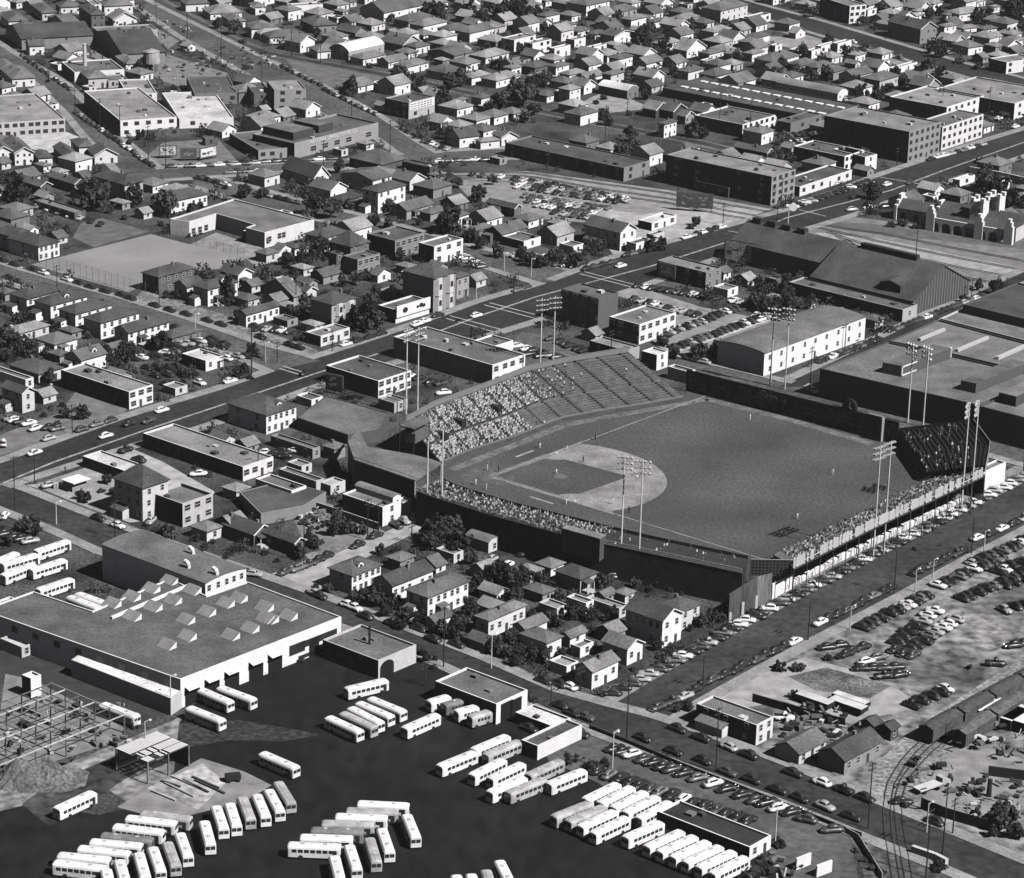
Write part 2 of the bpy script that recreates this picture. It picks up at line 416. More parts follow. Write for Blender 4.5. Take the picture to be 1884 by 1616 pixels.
# ------------------------------------------------------------ trees
def crown_mesh(seed, conifer=False, n=900):
    rd = random.Random(seed); mb = MB(); cl = []; sx, sz = ((1, .8), (.8, 1.05), (1.1, .62), (.95, .9))[seed % 4]
    for i in range((46, 30, 60, 24)[seed % 4]):
        while True:
            p = Vector((rd.uniform(-1, 1), rd.uniform(-1, 1), rd.uniform(-1, 1)))
            if .25 < p.length < 1: break
        if conifer:
            z = rd.random()**1.3; t = rd.uniform(0, 6.28); r = (1-z)*rd.uniform(.4, 1)*.62; p = Vector((r*math.cos(t), r*math.sin(t), z*2.6-.6)); cl.append((p, .2+.22*(1-z)))
        else:
            p = p.normalized()*rd.uniform(.45, .86)*(1+.25*math.sin(seed+3*math.atan2(p.y, p.x))); p.z *= sz; p.x *= sx
            cl.append((p, rd.uniform(.16, .36)))
    for i in range(n):
        c, r = cl[i % len(cl)]
        q = Vector((rd.gauss(0, 1), rd.gauss(0, 1), rd.gauss(0, 1))).normalized()*r*rd.uniform(.5, 1.05)
        p = c+q; nrm = (q+Vector((0, 0, .1))+Vector((rd.gauss(0, .2), rd.gauss(0, .2), rd.gauss(0, .2)))).normalized()
        a = nrm.orthogonal().normalized(); b = nrm.cross(a); t = rd.uniform(0, 6.28); s = rd.uniform(.07, .13)
        e1 = (a*math.cos(t)+b*math.sin(t))*s*1.35; e2 = (b*math.cos(t)-a*math.sin(t))*s
        mb.add([p-e1-e2, p+e1-e2*.6, p+e1*.8+e2, p-e1*.7+e2], [(0, 1, 2, 3)])
    return mb
LEAF = [mat('foliage', .03, .8, .8, .45, 5, .3), mat('foliage', .042, .8, .8, .45, 5, .3), mat('foliage', .065, .8, .8, .45, 5, .3)]
BARK = mat('bark', .06)
CROWN = [crown_mesh(i).mesh('crown', [(LEAF+[mat('foliage', .1, .8, .8, .45, 5, .3)])[(i*3) % 4 if i > 5 else i % 3]]) for i in range(9)]
CONE = [crown_mesh(20+i, True, 800).mesh('crown', [LEAF[0]]) for i in range(2)]
def trunk_mesh(lim=True):
    mb = MB(); mb.bar((0, 0, -.05), (0, 0, 1.0), .13, 0, 7, .07)
    if lim:
        for t in (0, 2.1, 4.2): mb.bar((0, 0, .85), (.45*math.cos(t), .45*math.sin(t), 1.5), .05, 0, 5, .02)
    return mb.mesh('trunk', [BARK])
TRUNK = trunk_mesh()
TREES = []; TREEQ = []
def tree(c, x, y, wpx, typ='t'):
    """x, y: middle of the crown's foot in the picture; wpx: crown width"""
    p = gp(c, x, y); q = gp(c, x+1, y); TREEQ.append((p, max(.7, (q-p).length*wpx/2), typ))
def grow_trees():
    key = lambda t: t[1]/(t[0]-CP).length
    TREEQ[:] = [t for t in TREEQ if free(t[0], .3, False)]
    tr = sorted([t for t in TREEQ if t[2] != 's'], key=key, reverse=True); rest = tr[292:]
    for p, r, typ in tr[:292]+[t for t in TREEQ if t[2] == 's']:
        sh = typ == 's'
        o = thing('shrub' if sh else 'conifer_tree' if typ == 'c' else 'tree', '', 'shrub' if sh else 'tree', p, random.uniform(0, 6.28))
        if typ == 'c':
            k = link('crown', random.choice(CONE), o, (0, 0, r*1.1)); k.scale = (r*1.5, r*1.5, r*1.5); t = link('trunk', TRUNK, o); t.scale = (r*.6, r*.6, r*.9)
        elif sh:
            k = link('foliage', random.choice(CROWN), o, (0, 0, r*.55)); k.scale = (r, r, r*.85); t = link('stem', TRUNK, o); t.scale = (r*.35,)*3
        else:
            hh = r*random.uniform(1.05, 1.35); k = link('crown', random.choice(CROWN), o, (0, 0, r*.45+hh*.62)); k.scale = (r, r, hh*.95); t = link('trunk', TRUNK, o); t.scale = (r*.7, r*.7, r*.65)
        TREES.append((o, prj(p), typ, None, r))
    mb = MB(); src = [crown_mesh(40+i, n=420) for i in range(3)]
    for p, r, typ in rest:
        m_ = random.choice(src); a = random.uniform(0, 6.28); ca, sa = math.cos(a), math.sin(a); b = len(mb.v)
        mb.v += [(p.x+r*(x*ca-y*sa), p.y+r*(x*sa+y*ca), r*1.05+r*z*1.05) for x, y, z in m_.v]; mb.f += [tuple(b+i for i in f) for f in m_.f]; mb.mi += [0]*len(m_.f)
        mb.bar((p.x, p.y, 0), (p.x, p.y, r), r*.09, 1, 5)
    if rest: tag(mb.build('distant_trees', [LEAF[1], BARK]), 'small dark trees scattered among the far houses', 'trees', kind='stuff')
def region_of(x, y):
    k_ = 0 if x < 470 else 1 if x < 940 else 2 if x < 1384 else 3
    return (('the upper left blocks', 'the boulevard blocks', 'the far centre blocks', 'the far right blocks'), ('the left middle blocks', 'the centre blocks', 'the avenue car lots', 'the far right blocks'), ('the blocks left of the ballpark', 'the sheds behind home plate', 'the houses below the ballpark', 'the dirt lot'))[0 if y < 400 else 1 if y < 800 else 2][k_]
def blocked(p, r):
    for k in PLACED:
        if abs(k[0]-p.x) < r+2 and abs(k[1]-p.y) < r+2: return True
    return any((b[0]-p).length < r+6 for b in BUSQ)
PLACED = []
def fill_houses(limit):
    """close-packed small houses between the larger ones in the far blocks"""
    n = nh = 0; u = Vector((math.cos(R(52)), math.sin(R(52)), 0)); v = Vector((-u.y, u.x, 0)); o = g(942, 200); cells = []
    count = sum(1 for b in BLD if b[0].name.startswith('house'))
    for i in range(-75, 75):
        for j in range(-75, 75): cells.append(o+u*i*11.5+v*j*10.5)
    random.Random(4).shuffle(cells)
    for p in cells:
        x, y = prj(p)
        if not (-10 < x < 1890 and -8 < y < 470) or n >= limit: continue
        if y > 300 and random.random() < .35: continue
        p = p+u*random.uniform(-1.5, 1.5)+v*random.uniform(-1.5, 1.5)
        if not free(p, 5.4) or blocked(p, 5): continue
        big_ = count+nh < 293 and random.random() < .5
        w, d = (random.uniform(8, 10), random.uniform(8.2, 10.5)) if big_ else (random.uniform(6.5, 8.5), random.uniform(7, 8.8)); h = random.choice((3, 3.2, 3.6, 4.6)) if big_ else random.uniform(2.5, 2.9); typ = random.choices(('hip', 'gu', 'gv'), (6, 3, 3))[0]
        nh += big_; q = p-u*w/2-v*d/2
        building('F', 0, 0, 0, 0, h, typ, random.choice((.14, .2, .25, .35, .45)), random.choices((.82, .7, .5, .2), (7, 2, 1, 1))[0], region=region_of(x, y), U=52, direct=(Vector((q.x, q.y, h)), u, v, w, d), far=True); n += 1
    m_ = 0; rd = random.Random(12)
    for t in range(6000):
        x, y = rd.uniform(0, 1884), rd.uniform(0, 1290); p = g(x, y)
        if m_ >= 120: break
        if y > 700 and x > 1150: continue
        if not free(p, 3.6) or inside(p, FIELDP) or blocked(p, 2.6): continue
        w, d = rd.uniform(3.5, 5), rd.uniform(4.5, 6.5); q = p-u*w/2-v*d/2; h = rd.uniform(2.2, 2.6)
        building('F', 0, 0, 0, 0, h, rd.choice(('gu', 'gv', 'hip', 'f')), rd.choice((.14, .25, .4)), rd.choice((.8, .6, .3)), region=region_of(x, y), name='shed', U=50, direct=(Vector((q.x, q.y, h)), u, v, w, d), far=True); m_ += 1
    print('FILL', n, m_, count+nh)
def fill_shrubs(n):
    mb = MB(); src = [crown_mesh(60+i, n=70) for i in range(4)]; rd = random.Random(9); k = 0; c = 0
    while k < n and c < n*12:
        c += 1; x, y = rd.uniform(-10, 1894), rd.uniform(-6, 1330)**1.0
        if rd.random() > 1.1-y/1500: continue
        p = g(x, y); r = rd.choice((.8, 1, 1.2, 1.5, 1.9, 2.4, 3))
        if r > 2 and y > 700: r = 1.2
        if not free(p, r*.55) or inside(p, FIELDP): continue
        m_ = rd.choice(src); b = len(mb.v); zz = rd.uniform(.8, 1.5)
        mb.v += [(p.x+r*x_, p.y+r*y_, r*.6*zz+r*z_*zz) for x_, y_, z_ in m_.v]; mb.f += [tuple(b+i for i in f) for f in m_.f]; mb.mi += [k % 3]*len(m_.f); k += 1
    tag(mb.build('shrubbery', LEAF), 'shrubs and small garden trees filling the yards of the whole town', 'shrubs', kind='stuff')
def finish_trees():
    used = {}
    for o, p, typ, lab, r in TREES:
        if lab: o['label'] = lab; continue
        cand = sorted((abs(p[0]-q[0])+1.5*abs(p[1]-q[1]), n, q) for n, q in LAND)
        d, n, q = cand[0]
        side = 'left of' if p[0] < q[0]-14 else 'right of' if p[0] > q[0]+14 else 'behind' if p[1] < q[1] else 'in front of'
        s = '%s %s %s %s' % ('large bushy' if r > 4.2 else 'small round' if r < 2.2 else 'round', {'s': 'shrub', 'c': 'conifer', 't': 'tree'}[typ], side, n)
        used.setdefault(s, []).append((p, o))
        o['group'] = 'shrubs in the yards' if typ == 's' else 'trees among the houses'
    for s, L in used.items():
        L.sort(key=lambda t: t[0][0])
        for i, (p, o) in enumerate(L): o['label'] = s+(', '+from_left(i+1) if len(L) > 1 else '')
# ------------------------------------------------------------ cars
def lerp_loft(mb, secs, mi=0, close=True):
    n = len(secs[0]); vs = [p for s in secs for p in s]; fs = []
    for k in range(len(secs)-1):
        for i in range(n-1 if not close else n):
            j = (i+1) % n; fs.append((k*n+i, k*n+j, (k+1)*n+j, (k+1)*n+i))
    fs += [tuple(reversed(range(n))), tuple(range((len(secs)-1)*n, len(secs)*n))]
    mb.add(vs, fs, mi)
def car_parts(kind):
    """x forward; returns list of (name, mesh, slot0 is paint)"""
    L = 4.9
    def sec(x, w, z0, z1, tw=.8):
        return [(x, -w, z0), (x, -w*1.02, z0+(z1-z0)*.55), (x, -w*tw, z1), (x, w*tw, z1), (x, w*1.02, z0+(z1-z0)*.55), (x, w, z0)]
    if kind == 'fast':   prof = [(-2.4,.55,.35,.6),(-2.2,.78,.3,.82),(-1.3,.88,.28,.98),(0,.9,.28,1.0),(1.0,.86,.28,1.0),(1.9,.74,.3,.92),(2.35,.6,.35,.72)]; cab = [(-2.1,.45,.7,.8),(-1.5,.62,.9,1.25),(-.7,.68,.9,1.56),(.2,.68,.9,1.6),(.65,.64,.9,1.45),(1.0,.6,.9,1.02)]
    elif kind == 'notch': prof = [(-2.45,.75,.38,.78),(-2.2,.86,.3,.98),(-1.2,.92,.28,1.0),(0,.93,.28,1.0),(1.1,.92,.28,1.0),(2.1,.86,.3,.95),(2.42,.74,.38,.78)]; cab = [(-1.55,.62,.95,1.0),(-1.15,.68,.95,1.42),(-.6,.7,.95,1.55),(.25,.7,.95,1.55),(.65,.66,.95,1.35),(1.0,.62,.95,1.0)]
    elif kind == 'pickup': prof = [(-2.5,.84,.5,1.05),(-2.4,.86,.5,1.08),(-.5,.86,.5,1.08),(-.4,.86,.35,1.05),(.8,.84,.3,1.05),(1.9,.7,.32,1.02),(2.3,.6,.4,.85)]; cab = [(-.42,.7,1.0,1.7),(-.2,.72,1.0,1.8),(.35,.7,1.0,1.78),(.6,.66,1.0,1.5),(.85,.64,1.0,1.05)]
    mb = MB(); lerp_loft(mb, [sec(*p) for p in prof]); lerp_loft(mb, [[(x, -w, z0), (x, -w*.82, z1), (x, w*.82, z1), (x, w, z0)] for x, w, z0, z1 in cab])
    for s in (-1, 1):
        for xx in (-1.45, 1.4):
            ws = [(xx-.6, .2), (xx-.42, .5), (xx, .62), (xx+.42, .5), (xx+.6, .2)]
            lerp_loft(mb, [[(x, s*.6, .3), (x, s*.6, .35+hh*.9), (x, s*.93, .3+hh*.8), (x, s*.95, .3)] for x, hh in ws])
    if kind == 'pickup': mb.box((-2.3, -.72, 1.085), (-.55, .72, 1.1), 1)
    parts = [('body', mb)]
    c0 = cab[len(cab)//2-1]; c1 = cab[len(cab)//2]
    f0, f1 = cab[-2], cab[-1]; w = MB()
    w.add([(f0[0]+.03, -f0[1]*.78, f0[3]+.01), (f0[0]+.03, f0[1]*.78, f0[3]+.01), (f1[0]+.0, f1[1]*.8, f1[3]+.07), (f1[0], -f1[1]*.8, f1[3]+.07)], [(0, 1, 2, 3)]); parts.append(('windshield', w))
    b0, b1 = cab[0], cab[1]; t0, t1 = (.35, .95)
    pt = lambda t, s: (b0[0]+(b1[0]-b0[0])*t-.03, s*(b0[1]+(b1[1]-b0[1])*t)*.7, b0[3]+(b1[3]-b0[3])*t+.02)
    w = MB(); w.add([pt(t0, -1), pt(t0, 1), pt(t1, 1), pt(t1, -1)], [(0, 1, 2, 3)]); parts.append(('rear_window', w))
    for s in (-1, 1):
        w = MB(); zt = min(c0[3], c1[3])-.1; zb = 1.1; a = cab[1][0]+.15; b = cab[-2][0]-.02
        hw = lambda z: s*(c0[1]*(1-.18*(z-c0[2])/(c0[3]-c0[2]))+.03)
        w.add([(a-.1, hw(zb), zb), (b+.15, hw(zb), zb), (b-.1, hw(zt), zt), (a+.2, hw(zt), zt)], [(0, 1, 2, 3)]); parts.append(('side_window', w))
    for s in (-1, 1):
        for xx in (-1.45, 1.4):
            w = MB(); w.bar((xx, s*.68, .34), (xx, s*.9, .34), .34, 0, 10); parts.append(('wheel', w))
    for xx in (-1, 1):
        w = MB(); w.box((xx*2.45-.07, -.8, .4), (xx*2.45+.07, .8, .55)); parts.append(('bumper', w))
    for s in (-1, 1):
        w = MB(); w.bar((2.25, s*.55, .72), (2.42, s*.55, .72), .11, 0, 8); parts.append(('headlight', w))
    return parts
PM = {'windshield': GLASS, 'rear_window': GLASS, 'side_window': GLASS, 'wheel': TYRE, 'bumper': CHROME, 'headlight': CHROME}
CARS = {}
for k in ('fast', 'notch', 'pickup'):
    CARS[k] = [(n, mb.mesh(n, [PM[n]] if n in PM else [DARK, DARK], n == 'body'), mb) for n, mb in car_parts(k)]
PAINT = {'k': ('black', .026), 'd': ('dark grey', .07), 'm': ('grey', .16), 'l': ('pale grey', .4), 'w': ('white', .78)}
PAINTM = {k: mat('car_paint_'+v[0].replace(' ', '_'), v[1], .33, amp=0, amp2=0, spec=.7) for k, v in PAINT.items()}
CARQ = []      # queued cars: pos, heading, tone, kind, phrase, rank
def cars(c, x1, y1, x2, y2, n, mode, phrase, tones=None, U=None, jit=.35, dens=1.0):
    A = gp(c, x1, y1); B = gp(c, x2, y2); D = (B-A)
    ang = math.atan2(D.y, D.x) if n > 1 else 0
    if U is not None: ang = R(U)
    add = {'a': 0, 'p': math.pi/2, 'd': -R(58), 'e': R(50), 's': 0}[mode]
    for i in range(n):
        if random.random() > dens: continue
        t = i/max(n-1, 1); p = A.lerp(B, t)
        if n > 1: p = p+D.normalized()*random.uniform(-jit, jit)
        pn = Vector((-math.sin(ang), math.cos(ang), 0)); p = p+pn*random.uniform(-.4, .4)
        tn = tones[i % len(tones)] if tones else random.choices('kdmlw', (42, 20, 13, 12, 13))[0]
        kd = random.choices(('fast', 'notch', 'pickup'), (52, 40, 8))[0]
        h = ang+add+random.uniform(-.06, .06)+(math.pi if random.random() < .3 else 0)
        CARQ.append([p, h, tn, kd, phrase])
def place_cars():
    # drop overlapping cars
    keep = []
    for q in CARQ:
        if all((q[0]-k[0]).length > 2.15 for k in keep): keep.append(q)
    keep.sort(key=lambda q: (q[0]-CP).length)
    def onscreen(q):
        x, y = prj(q[0]); return -12 < x < PW+12 and -12 < y < PH+16
    keep = [q for q in keep if onscreen(q)]
    print('CARS', len(keep))
    things, rest = keep[:296], keep[296:]; PLACED.extend((q[0].x, q[0].y) for q in keep)
    rows = {}
    for q in things: rows.setdefault(q[4], []).append(q)
    for ph, L in rows.items():
        L.sort(key=lambda q: prj(q[0])[0])
        for i, q in enumerate(L):
            p, h, tn, kd, _ = q; nm = 'pickup_truck' if kd == 'pickup' else 'parked_car'
            word = {'fast': 'fastback car', 'notch': 'sedan', 'pickup': 'pickup truck'}[kd]
            if len(L) == 1: lab = '%s %s %s' % (PAINT[tn][0], word, ph)
            else: lab = '%s %s, %s of those %s' % (PAINT[tn][0], word, from_left(i+1), ph)
            o = thing(nm, lab, 'pickup truck' if kd == 'pickup' else 'car', (p.x, p.y, q[0].z+.09), h, 'cars parked on the streets and lots')
            near = (p-CP).length < 800
            o.scale = (1, 1, random.uniform(1.02, 1.14))
            for n, me, mb in CARS[kd]:
                if not near and n in ('bumper', 'headlight'): continue
                k = link(n, me, o)
                if n == 'body':
                    k.material_slots[0].link = 'OBJECT'; k.material_slots[0].material = PAINTM[tn]
    mb = MB(); order = list('kdmlw'); mats_ = [PAINTM[k] for k in order]+[GLASS, TYRE]
    for p, h, tn, kd, _ in rest:
        M = Matrix.Translation((p.x, p.y, p.z+.09)) @ Matrix.Rotation(h, 4, 'Z')
        for n, me, src in CARS[kd]:
            if n in ('bumper', 'headlight'): continue
            k = order.index(tn) if n == 'body' else 6 if n == 'wheel' else 5
            b = len(mb.v); mb.v += [tuple(M @ Vector(v)) for v in src.v]; mb.f += [tuple(b+i for i in f) for f in src.f]; mb.mi += [k]*len(src.f)
    if rest:
        o = mb.build('distant_parked_cars', mats_); tag(o, 'small parked cars packed in the far lots and along far kerbs', 'cars', kind='stuff')
# ------------------------------------------------------------ buses
def bus_parts(Lb):
    hl = Lb/2; mb = MB(); w = 1.23
    def sec(x, k, zt):
        return [(x, -w*k, .45), (x, -w*k, 2.2), (x, -w*k*.93, 2.55), (x, -w*k*.7, zt-.1), (x, 0, zt), (x, w*k*.7, zt-.1), (x, w*k*.93, 2.55), (x, w*k, 2.2), (x, w*k, .45)]
    lerp_loft(mb, [sec(-hl, .86, 2.72), sec(-hl+.18, .96, 2.86), sec(-hl+.6, 1, 2.95), sec(hl-.7, 1, 2.95), sec(hl-.2, .95, 2.84), sec(hl, .84, 2.68)])
    P = [('body', mb)]
    n = 7 if Lb > 8 else 4
    for s in (-1, 1):
        for i in range(n):
            a = -hl+.9+(Lb-2.0)*i/n; b = a+(Lb-2.0)/n-.28; m_ = MB(); y = s*(w+.015)
            m_.box((a, min(y-.02, y+.02), 1.5), (b, max(y-.02, y+.02), 2.18)); P.append(('window', m_))
    for s in (-1, 1):
        m_ = MB(); m_.box((hl-.06, min(s*.06, s*.95), 1.45), (hl+.03, max(s*.06, s*.95), 2.2)); P.append(('windshield', m_))
    for s in (-1, 1):
        m_ = MB(); m_.box((-hl-.03, min(s*.12, s*.72), 1.75), (-hl+.05, max(s*.12, s*.72), 2.15)); P.append(('rear_window', m_))
    m_ = MB(); m_.box((-hl-.03, -.35, .75), (-hl+.05, .35, 1.1)); P.append(('rear_grille', m_))
    for s in (-1, 1):
        for x in (-hl*.5, hl*.62):
            m_ = MB(); m_.bar((x, s*.95, .48), (x, s*1.27, .48), .48, 0, 12); P.append(('wheel', m_))
    for x in ((-hl*.45, hl*.4) if Lb > 8 else (0,)):
        m_ = MB(); m_.box((x-.35, -.3, 2.9), (x+.35, .3, 3.03)); P.append(('roof_hatch', m_))
    m_ = MB(); m_.box((hl-1.55, -w-.03, .5), (hl-.75, -w+.02, 2.2)); P.append(('door', m_))
    return P
BUSM = {}
for k, Lb in (('bus', 10.6), ('van', 5.6)):
    BUSM[k] = [(n, mb.mesh(n, [DARK] if n == 'body' else [TYRE if n == 'wheel' else mat('hatch_metal', .5) if n == 'roof_hatch' else GLASS])) for n, mb in bus_parts(Lb)]
BUSPAINT = {'w': mat('bus_white', .8, .5, .25, .09, 4, .06), 'g': mat('bus_dull', .42, .6, .4, .2, 6, .2), 'd': mat('bus_grey', .2, .6, .4, .2, 6, .2)}
BUSQ = []
def buses(c, phrase, txt, kind='bus'):
    for ln in txt.split(';'):
        t = ln.split()
        if not t: continue
        x1, y1, x2, y2 = map(float, t[:4]); fl = (t[4] if len(t) > 4 else 'w')+'r'
        A = gp(c, x1, y1, 2.8); B = gp(c, x2, y2, 2.8); C_ = (A+B)/2; D = B-A
        if fl[1] == 'f': D = -D
        BUSQ.append((Vector((C_.x, C_.y, 0)), math.atan2(D.y, D.x), fl[0], phrase, kind))
def place_buses():
    rows = {}
    for q in BUSQ: rows.setdefault(q[3], []).append(q)
    for ph, L in rows.items():
        L.sort(key=lambda q: prj(q[0])[0])
        for i, (p, h, tn, _, kind) in enumerate(L):
            nm = {'w': 'white', 'g': 'dull pale', 'd': 'weathered grey'}[tn]; wd = 'short bus' if kind == 'van' else 'bus'
            lab = '%s %s %s' % (nm, wd, ph) if len(L) == 1 else '%s %s, %s of those %s' % (nm, wd, from_left(i+1), ph)
            o = thing('short_bus' if kind == 'van' else 'bus', lab, 'bus', (p.x, p.y, .06), h, 'city buses parked at the depot')
            for n, me in BUSM[kind]:
                k = link(n, me, o)
                if n == 'body': k.material_slots[0].link = 'OBJECT'; k.material_slots[0].material = BUSPAINT[tn]
# ------------------------------------------------------------ poles
POLEQ = []
def pole(c, x, yt, yb, light=False, xt=None):
    p = gp(c, x, yb); tx, ty = pq(c, xt or x, yt)
    lo, hi = 3.0, 60.0
    for _ in range(30):
        mid = (lo+hi)/2
        if prj(p+Vector((0, 0, mid)))[1] > ty: lo = mid
        else: hi = mid
    h = min(max(lo, 6), 15 if not light else 9)
    o = thing('street_lamp' if light else 'utility_pole', '', 'street lamp' if light else 'utility pole', p, R(48))
    mb = MB(); mb.bar((0, 0, -.1), (0, 0, h), .17, 0, 7, .11); mb.build('post', STEELP if light else WOODD, o)
    if light:
        mb = MB(); mb.bar((0, 0, h-.15), (1.5, 0, h+.1), .06); mb.build('arm', STEELP, o)
        mb = MB(); mb.bar((1.5, 0, h+.12), (1.5, 0, h-.15), .1, 0, 8, .3); mb.build('lamp_head', WHITE, o)
    else:
        for k in range(random.choice((1, 2, 2))):
            z = h-.5-k*1.1; mb = MB(); mb.box((-1.25, -.08, z-.07), (1.25, .08, z+.07)); a = mb.build('crossarm', WOODD, o)
            mb = MB()
            for s in (-1.1, -.5, .5, 1.1): mb.bar((s, 0, z+.07), (s, 0, z+.25), .06)
            mb.build('insulator', mat('insulator', .2, amp=0, amp2=0), a)
    POLEQ.append((o, pq(c, x, yb)))
    return o
def near_label(o, p, what, extra=''):
    d, n, q = sorted((abs(p[0]-q[0])+1.5*abs(p[1]-q[1]), n, q) for n, q in LAND)[0]
    side = 'left of' if p[0] < q[0]-14 else 'right of' if p[0] > q[0]+14 else 'behind' if p[1] < q[1] else 'in front of'
    return '%s %s %s' % (what, side, n)
def finish_poles():
    used = {}
    for o, p in POLEQ:
        s = near_label(o, p, 'pale street lamp' if o.name.startswith('street') else 'dark wooden utility pole')
        used.setdefault(s, []).append((p, o)); o['group'] = 'street lamps' if o.name.startswith('street') else 'utility poles along the streets'
    for s, L in used.items():
        L.sort(key=lambda t: t[0][0])
        for i, (p, o) in enumerate(L): o['label'] = s+(', '+from_left(i+1) if len(L) > 1 else '')
# ------------------------------------------------------------ ground, streets, lots
GM = mat('yard_ground', .06, .95, .05, .55, 1.3, .45)
gr = MB(); gr.sheet([(-9000, -3000, 0), (9000, -3000, 0), (9000, 15000, 0), (-9000, 15000, 0)])
tag(gr.build('ground', GM), 'mottled dry ground and yards between the houses', 'ground', kind='structure')
ASPH = mat('asphalt', .032, .9, .03, .3, .5, .25); ASPL = mat('worn_asphalt', .09, .9, .04, .28, .6, .25)
CONC = mat('concrete', .3, .9, .12, .2, 1.2, .14); DIRT = mat('dirt', .21, .95, .05, .35, .4, .35); PALE = mat('pale_dirt', .36, .95, .06, .3, .5, .3)
AVE_U = [(-120,895),(0,853),(238,768),(408,717),(518,679),(611,651),(700,622),(811,584),(897,552),(1006,523),(1124,478),(1284,434),(1459,386),(1507,370),(1618,325),(1711,294),(1800,265),(1884,240),(1960,215)]
AVE_L = [(-120,935),(0,893),(225,821),(340,791),(425,764),(565,712),(720,664),(916,608),(996,583),(1171,526),(1300,478),(1400,440),(1462,424),(1571,392),(1666,356),(1720,338),(1806,310),(1884,284),(1960,258)]
road(AVE_U, AVE_L, .04, ASPH, 'wide dark avenue crossing the picture from lower left to upper right')
road([(-20,481),(0,488),(126,525),(238,556),(357,594),(476,636),(590,664)], [(-20,503),(0,512),(126,552),(238,587),(330,615),(410,642),(505,682)], .05, ASPL, 'grey residential street below the fenced playground, running down to the avenue')
road([(372,322),(500,357),(600,383),(700,408),(853,452),(1047,500)], [(352,338),(470,378),(600,405),(700,431),(853,476),(1000,522)], .05, ASPL, 'narrow residential street behind the school, running down to the avenue')
road([(235,318),(300,311),(500,303),(640,296),(750,283),(965,273)], [(235,334),(400,323),(500,316),(640,308),(750,299),(965,289)], .05, ASPL, 'cross street in front of the long brick workshop')
road([(-30,60),(0,86),(60,122),(110,150),(155,195),(200,243),(287,312)], [(-40,85),(0,112),(70,152),(128,209),(160,248),(228,320)], .05, ASPL, 'street running down past the white store building at upper left')
road([(250,-12),(262,0),(400,68),(480,108),(523,128),(590,160),(640,186),(691,213),(763,262),(806,287)], [(215,-20),(240,0),(343,72),(415,112),(500,160),(560,190),(622,222),(690,247),(742,285)], .045, ASPL, 'broad diagonal boulevard at upper left')
road([(1240,-40),(1300,-20),(1384,6),(1517,42),(1658,84),(1770,117),(1884,146),(1960,166)], [(1240,-18),(1300,0),(1384,26),(1517,66),(1650,103),(1783,142),(1884,172),(1960,192)], .04, ASPH, 'dark boulevard in the far upper right corner')
road([(1432,712),(1520,672),(1600,634),(1700,586),(1790,543),(1890,498)], [(1488,712),(1551,676),(1634,633),(1725,588),(1805,552),(1900,510)], .05, ASPH, 'side street between the white arched-roof building and the big factory')
road([(1215,653),(1320,675),(1430,702),(1500,716),(1700,762),(1884,810),(1960,830)], [(1260,695),(1400,732),(1560,768),(1740,812),(1884,852),(1960,870)], .04, ASPL, 'street behind the outfield fence')
road([(1135,1292),(1200,1252),(1300,1195),(1400,1140),(1500,1087),(1600,1034),(1700,982),(1800,930),(1900,880)], [(1225,1322),(1275,1290),(1380,1232),(1466,1186),(1560,1138),(1660,1086),(1760,1030),(1850,985),(1930,942)], .05, mat('street_asphalt', .05, .9, .04, .3, .5, .25), 'side street along the open steel bleachers of the ballpark')
road([(-60,868),(45,906),(181,960),(266,990),(455,1056),(619,1112),(771,1172),(856,1203),(940,1240),(1020,1275),(1089,1294),(1220,1328),(1407,1396),(1606,1478),(1884,1592),(1960,1622)],
     [(-60,905),(0,932),(106,972),(186,1010),(300,1047),(455,1084),(625,1146),(780,1202),(940,1274),(1068,1330),(1153,1362),(1312,1424),(1440,1470),(1594,1534),(1730,1587),(1830,1630)], .05, mat('street_asphalt', .04, .9, .04, .3, .5, .25), 'street between the bus depot and the houses')
LOTS = []
def lot(pts, M, label, z=.02, c='F', name='parking_lot', cat='lot'):
    LOTS.append([tuple(gp(c, x, y)[:2]) for x, y in pts]); return ground_poly(name, pts, z, M, label, cat, c)
# ballpark
GRASS = mat('outfield_grass', .08, .95, .035, .2, 1.2, .22); INF = mat('infield_dirt', .25, .95, .12, .25, 1.2, .16); PTH = mat('infield_path', .17, .95, .3, .3, 1.5, .2)
FIELD = [(808,880),(813,853),(870,830),(954,803),(1031,772),(1111,756),(1257,732),(1262,719),(1300,725),(1384,749),(1440,762),(1605,810),(1652,818),(1700,889),(1560,957),(1424,1023),(1393,1034),(1376,1028),(1200,991),(1110,970),(940,928),(837,896)]
FIELDP = [tuple(g(x, y)[:2]) for x, y in FIELD]
lot(FIELD, GRASS, 'mown grass playing field of the ballpark', .03, name='field', cat='playing field')
H0 = g(903, 877); BA = g(1020.5, 833)-H0; BB = g(1055.5, 923.4)-H0
def fp(a, b, z): p = H0+BA*a+BB*b; return Vector((p.x, p.y, z))
arc = []
for i in range(41):
    t = -2.2+i*(4.4/40)+math.pi/4; a = .47+1.07*math.cos(t); b = .47+1.07*math.sin(t)
    if a < 0: a, b = 0, b
    arc.append((a, b))
arc = [p for p in arc if p[0] > -.02 and p[1] > -.02]
def fsheet(name, ab, z, M, label):
    bm = bmesh.new(); f = bm.faces.new([bm.verts.new(fp(a, b, z)) for a, b in ab]); bmesh.ops.triangulate(bm, faces=[f])
    me = bpy.data.meshes.new(name); bm.to_mesh(me); bm.free(); me.materials.append(M); return tag(link(name, me), label, 'playing field', kind='structure')
skin = [(.93, -.03)]+[(.47+1.02*math.cos(math.pi/4+k), .47+1.02*math.sin(math.pi/4+k)) for k in [i*.1-1.05 for i in range(22)]]+[(-.03, .93), (.62, .93)]
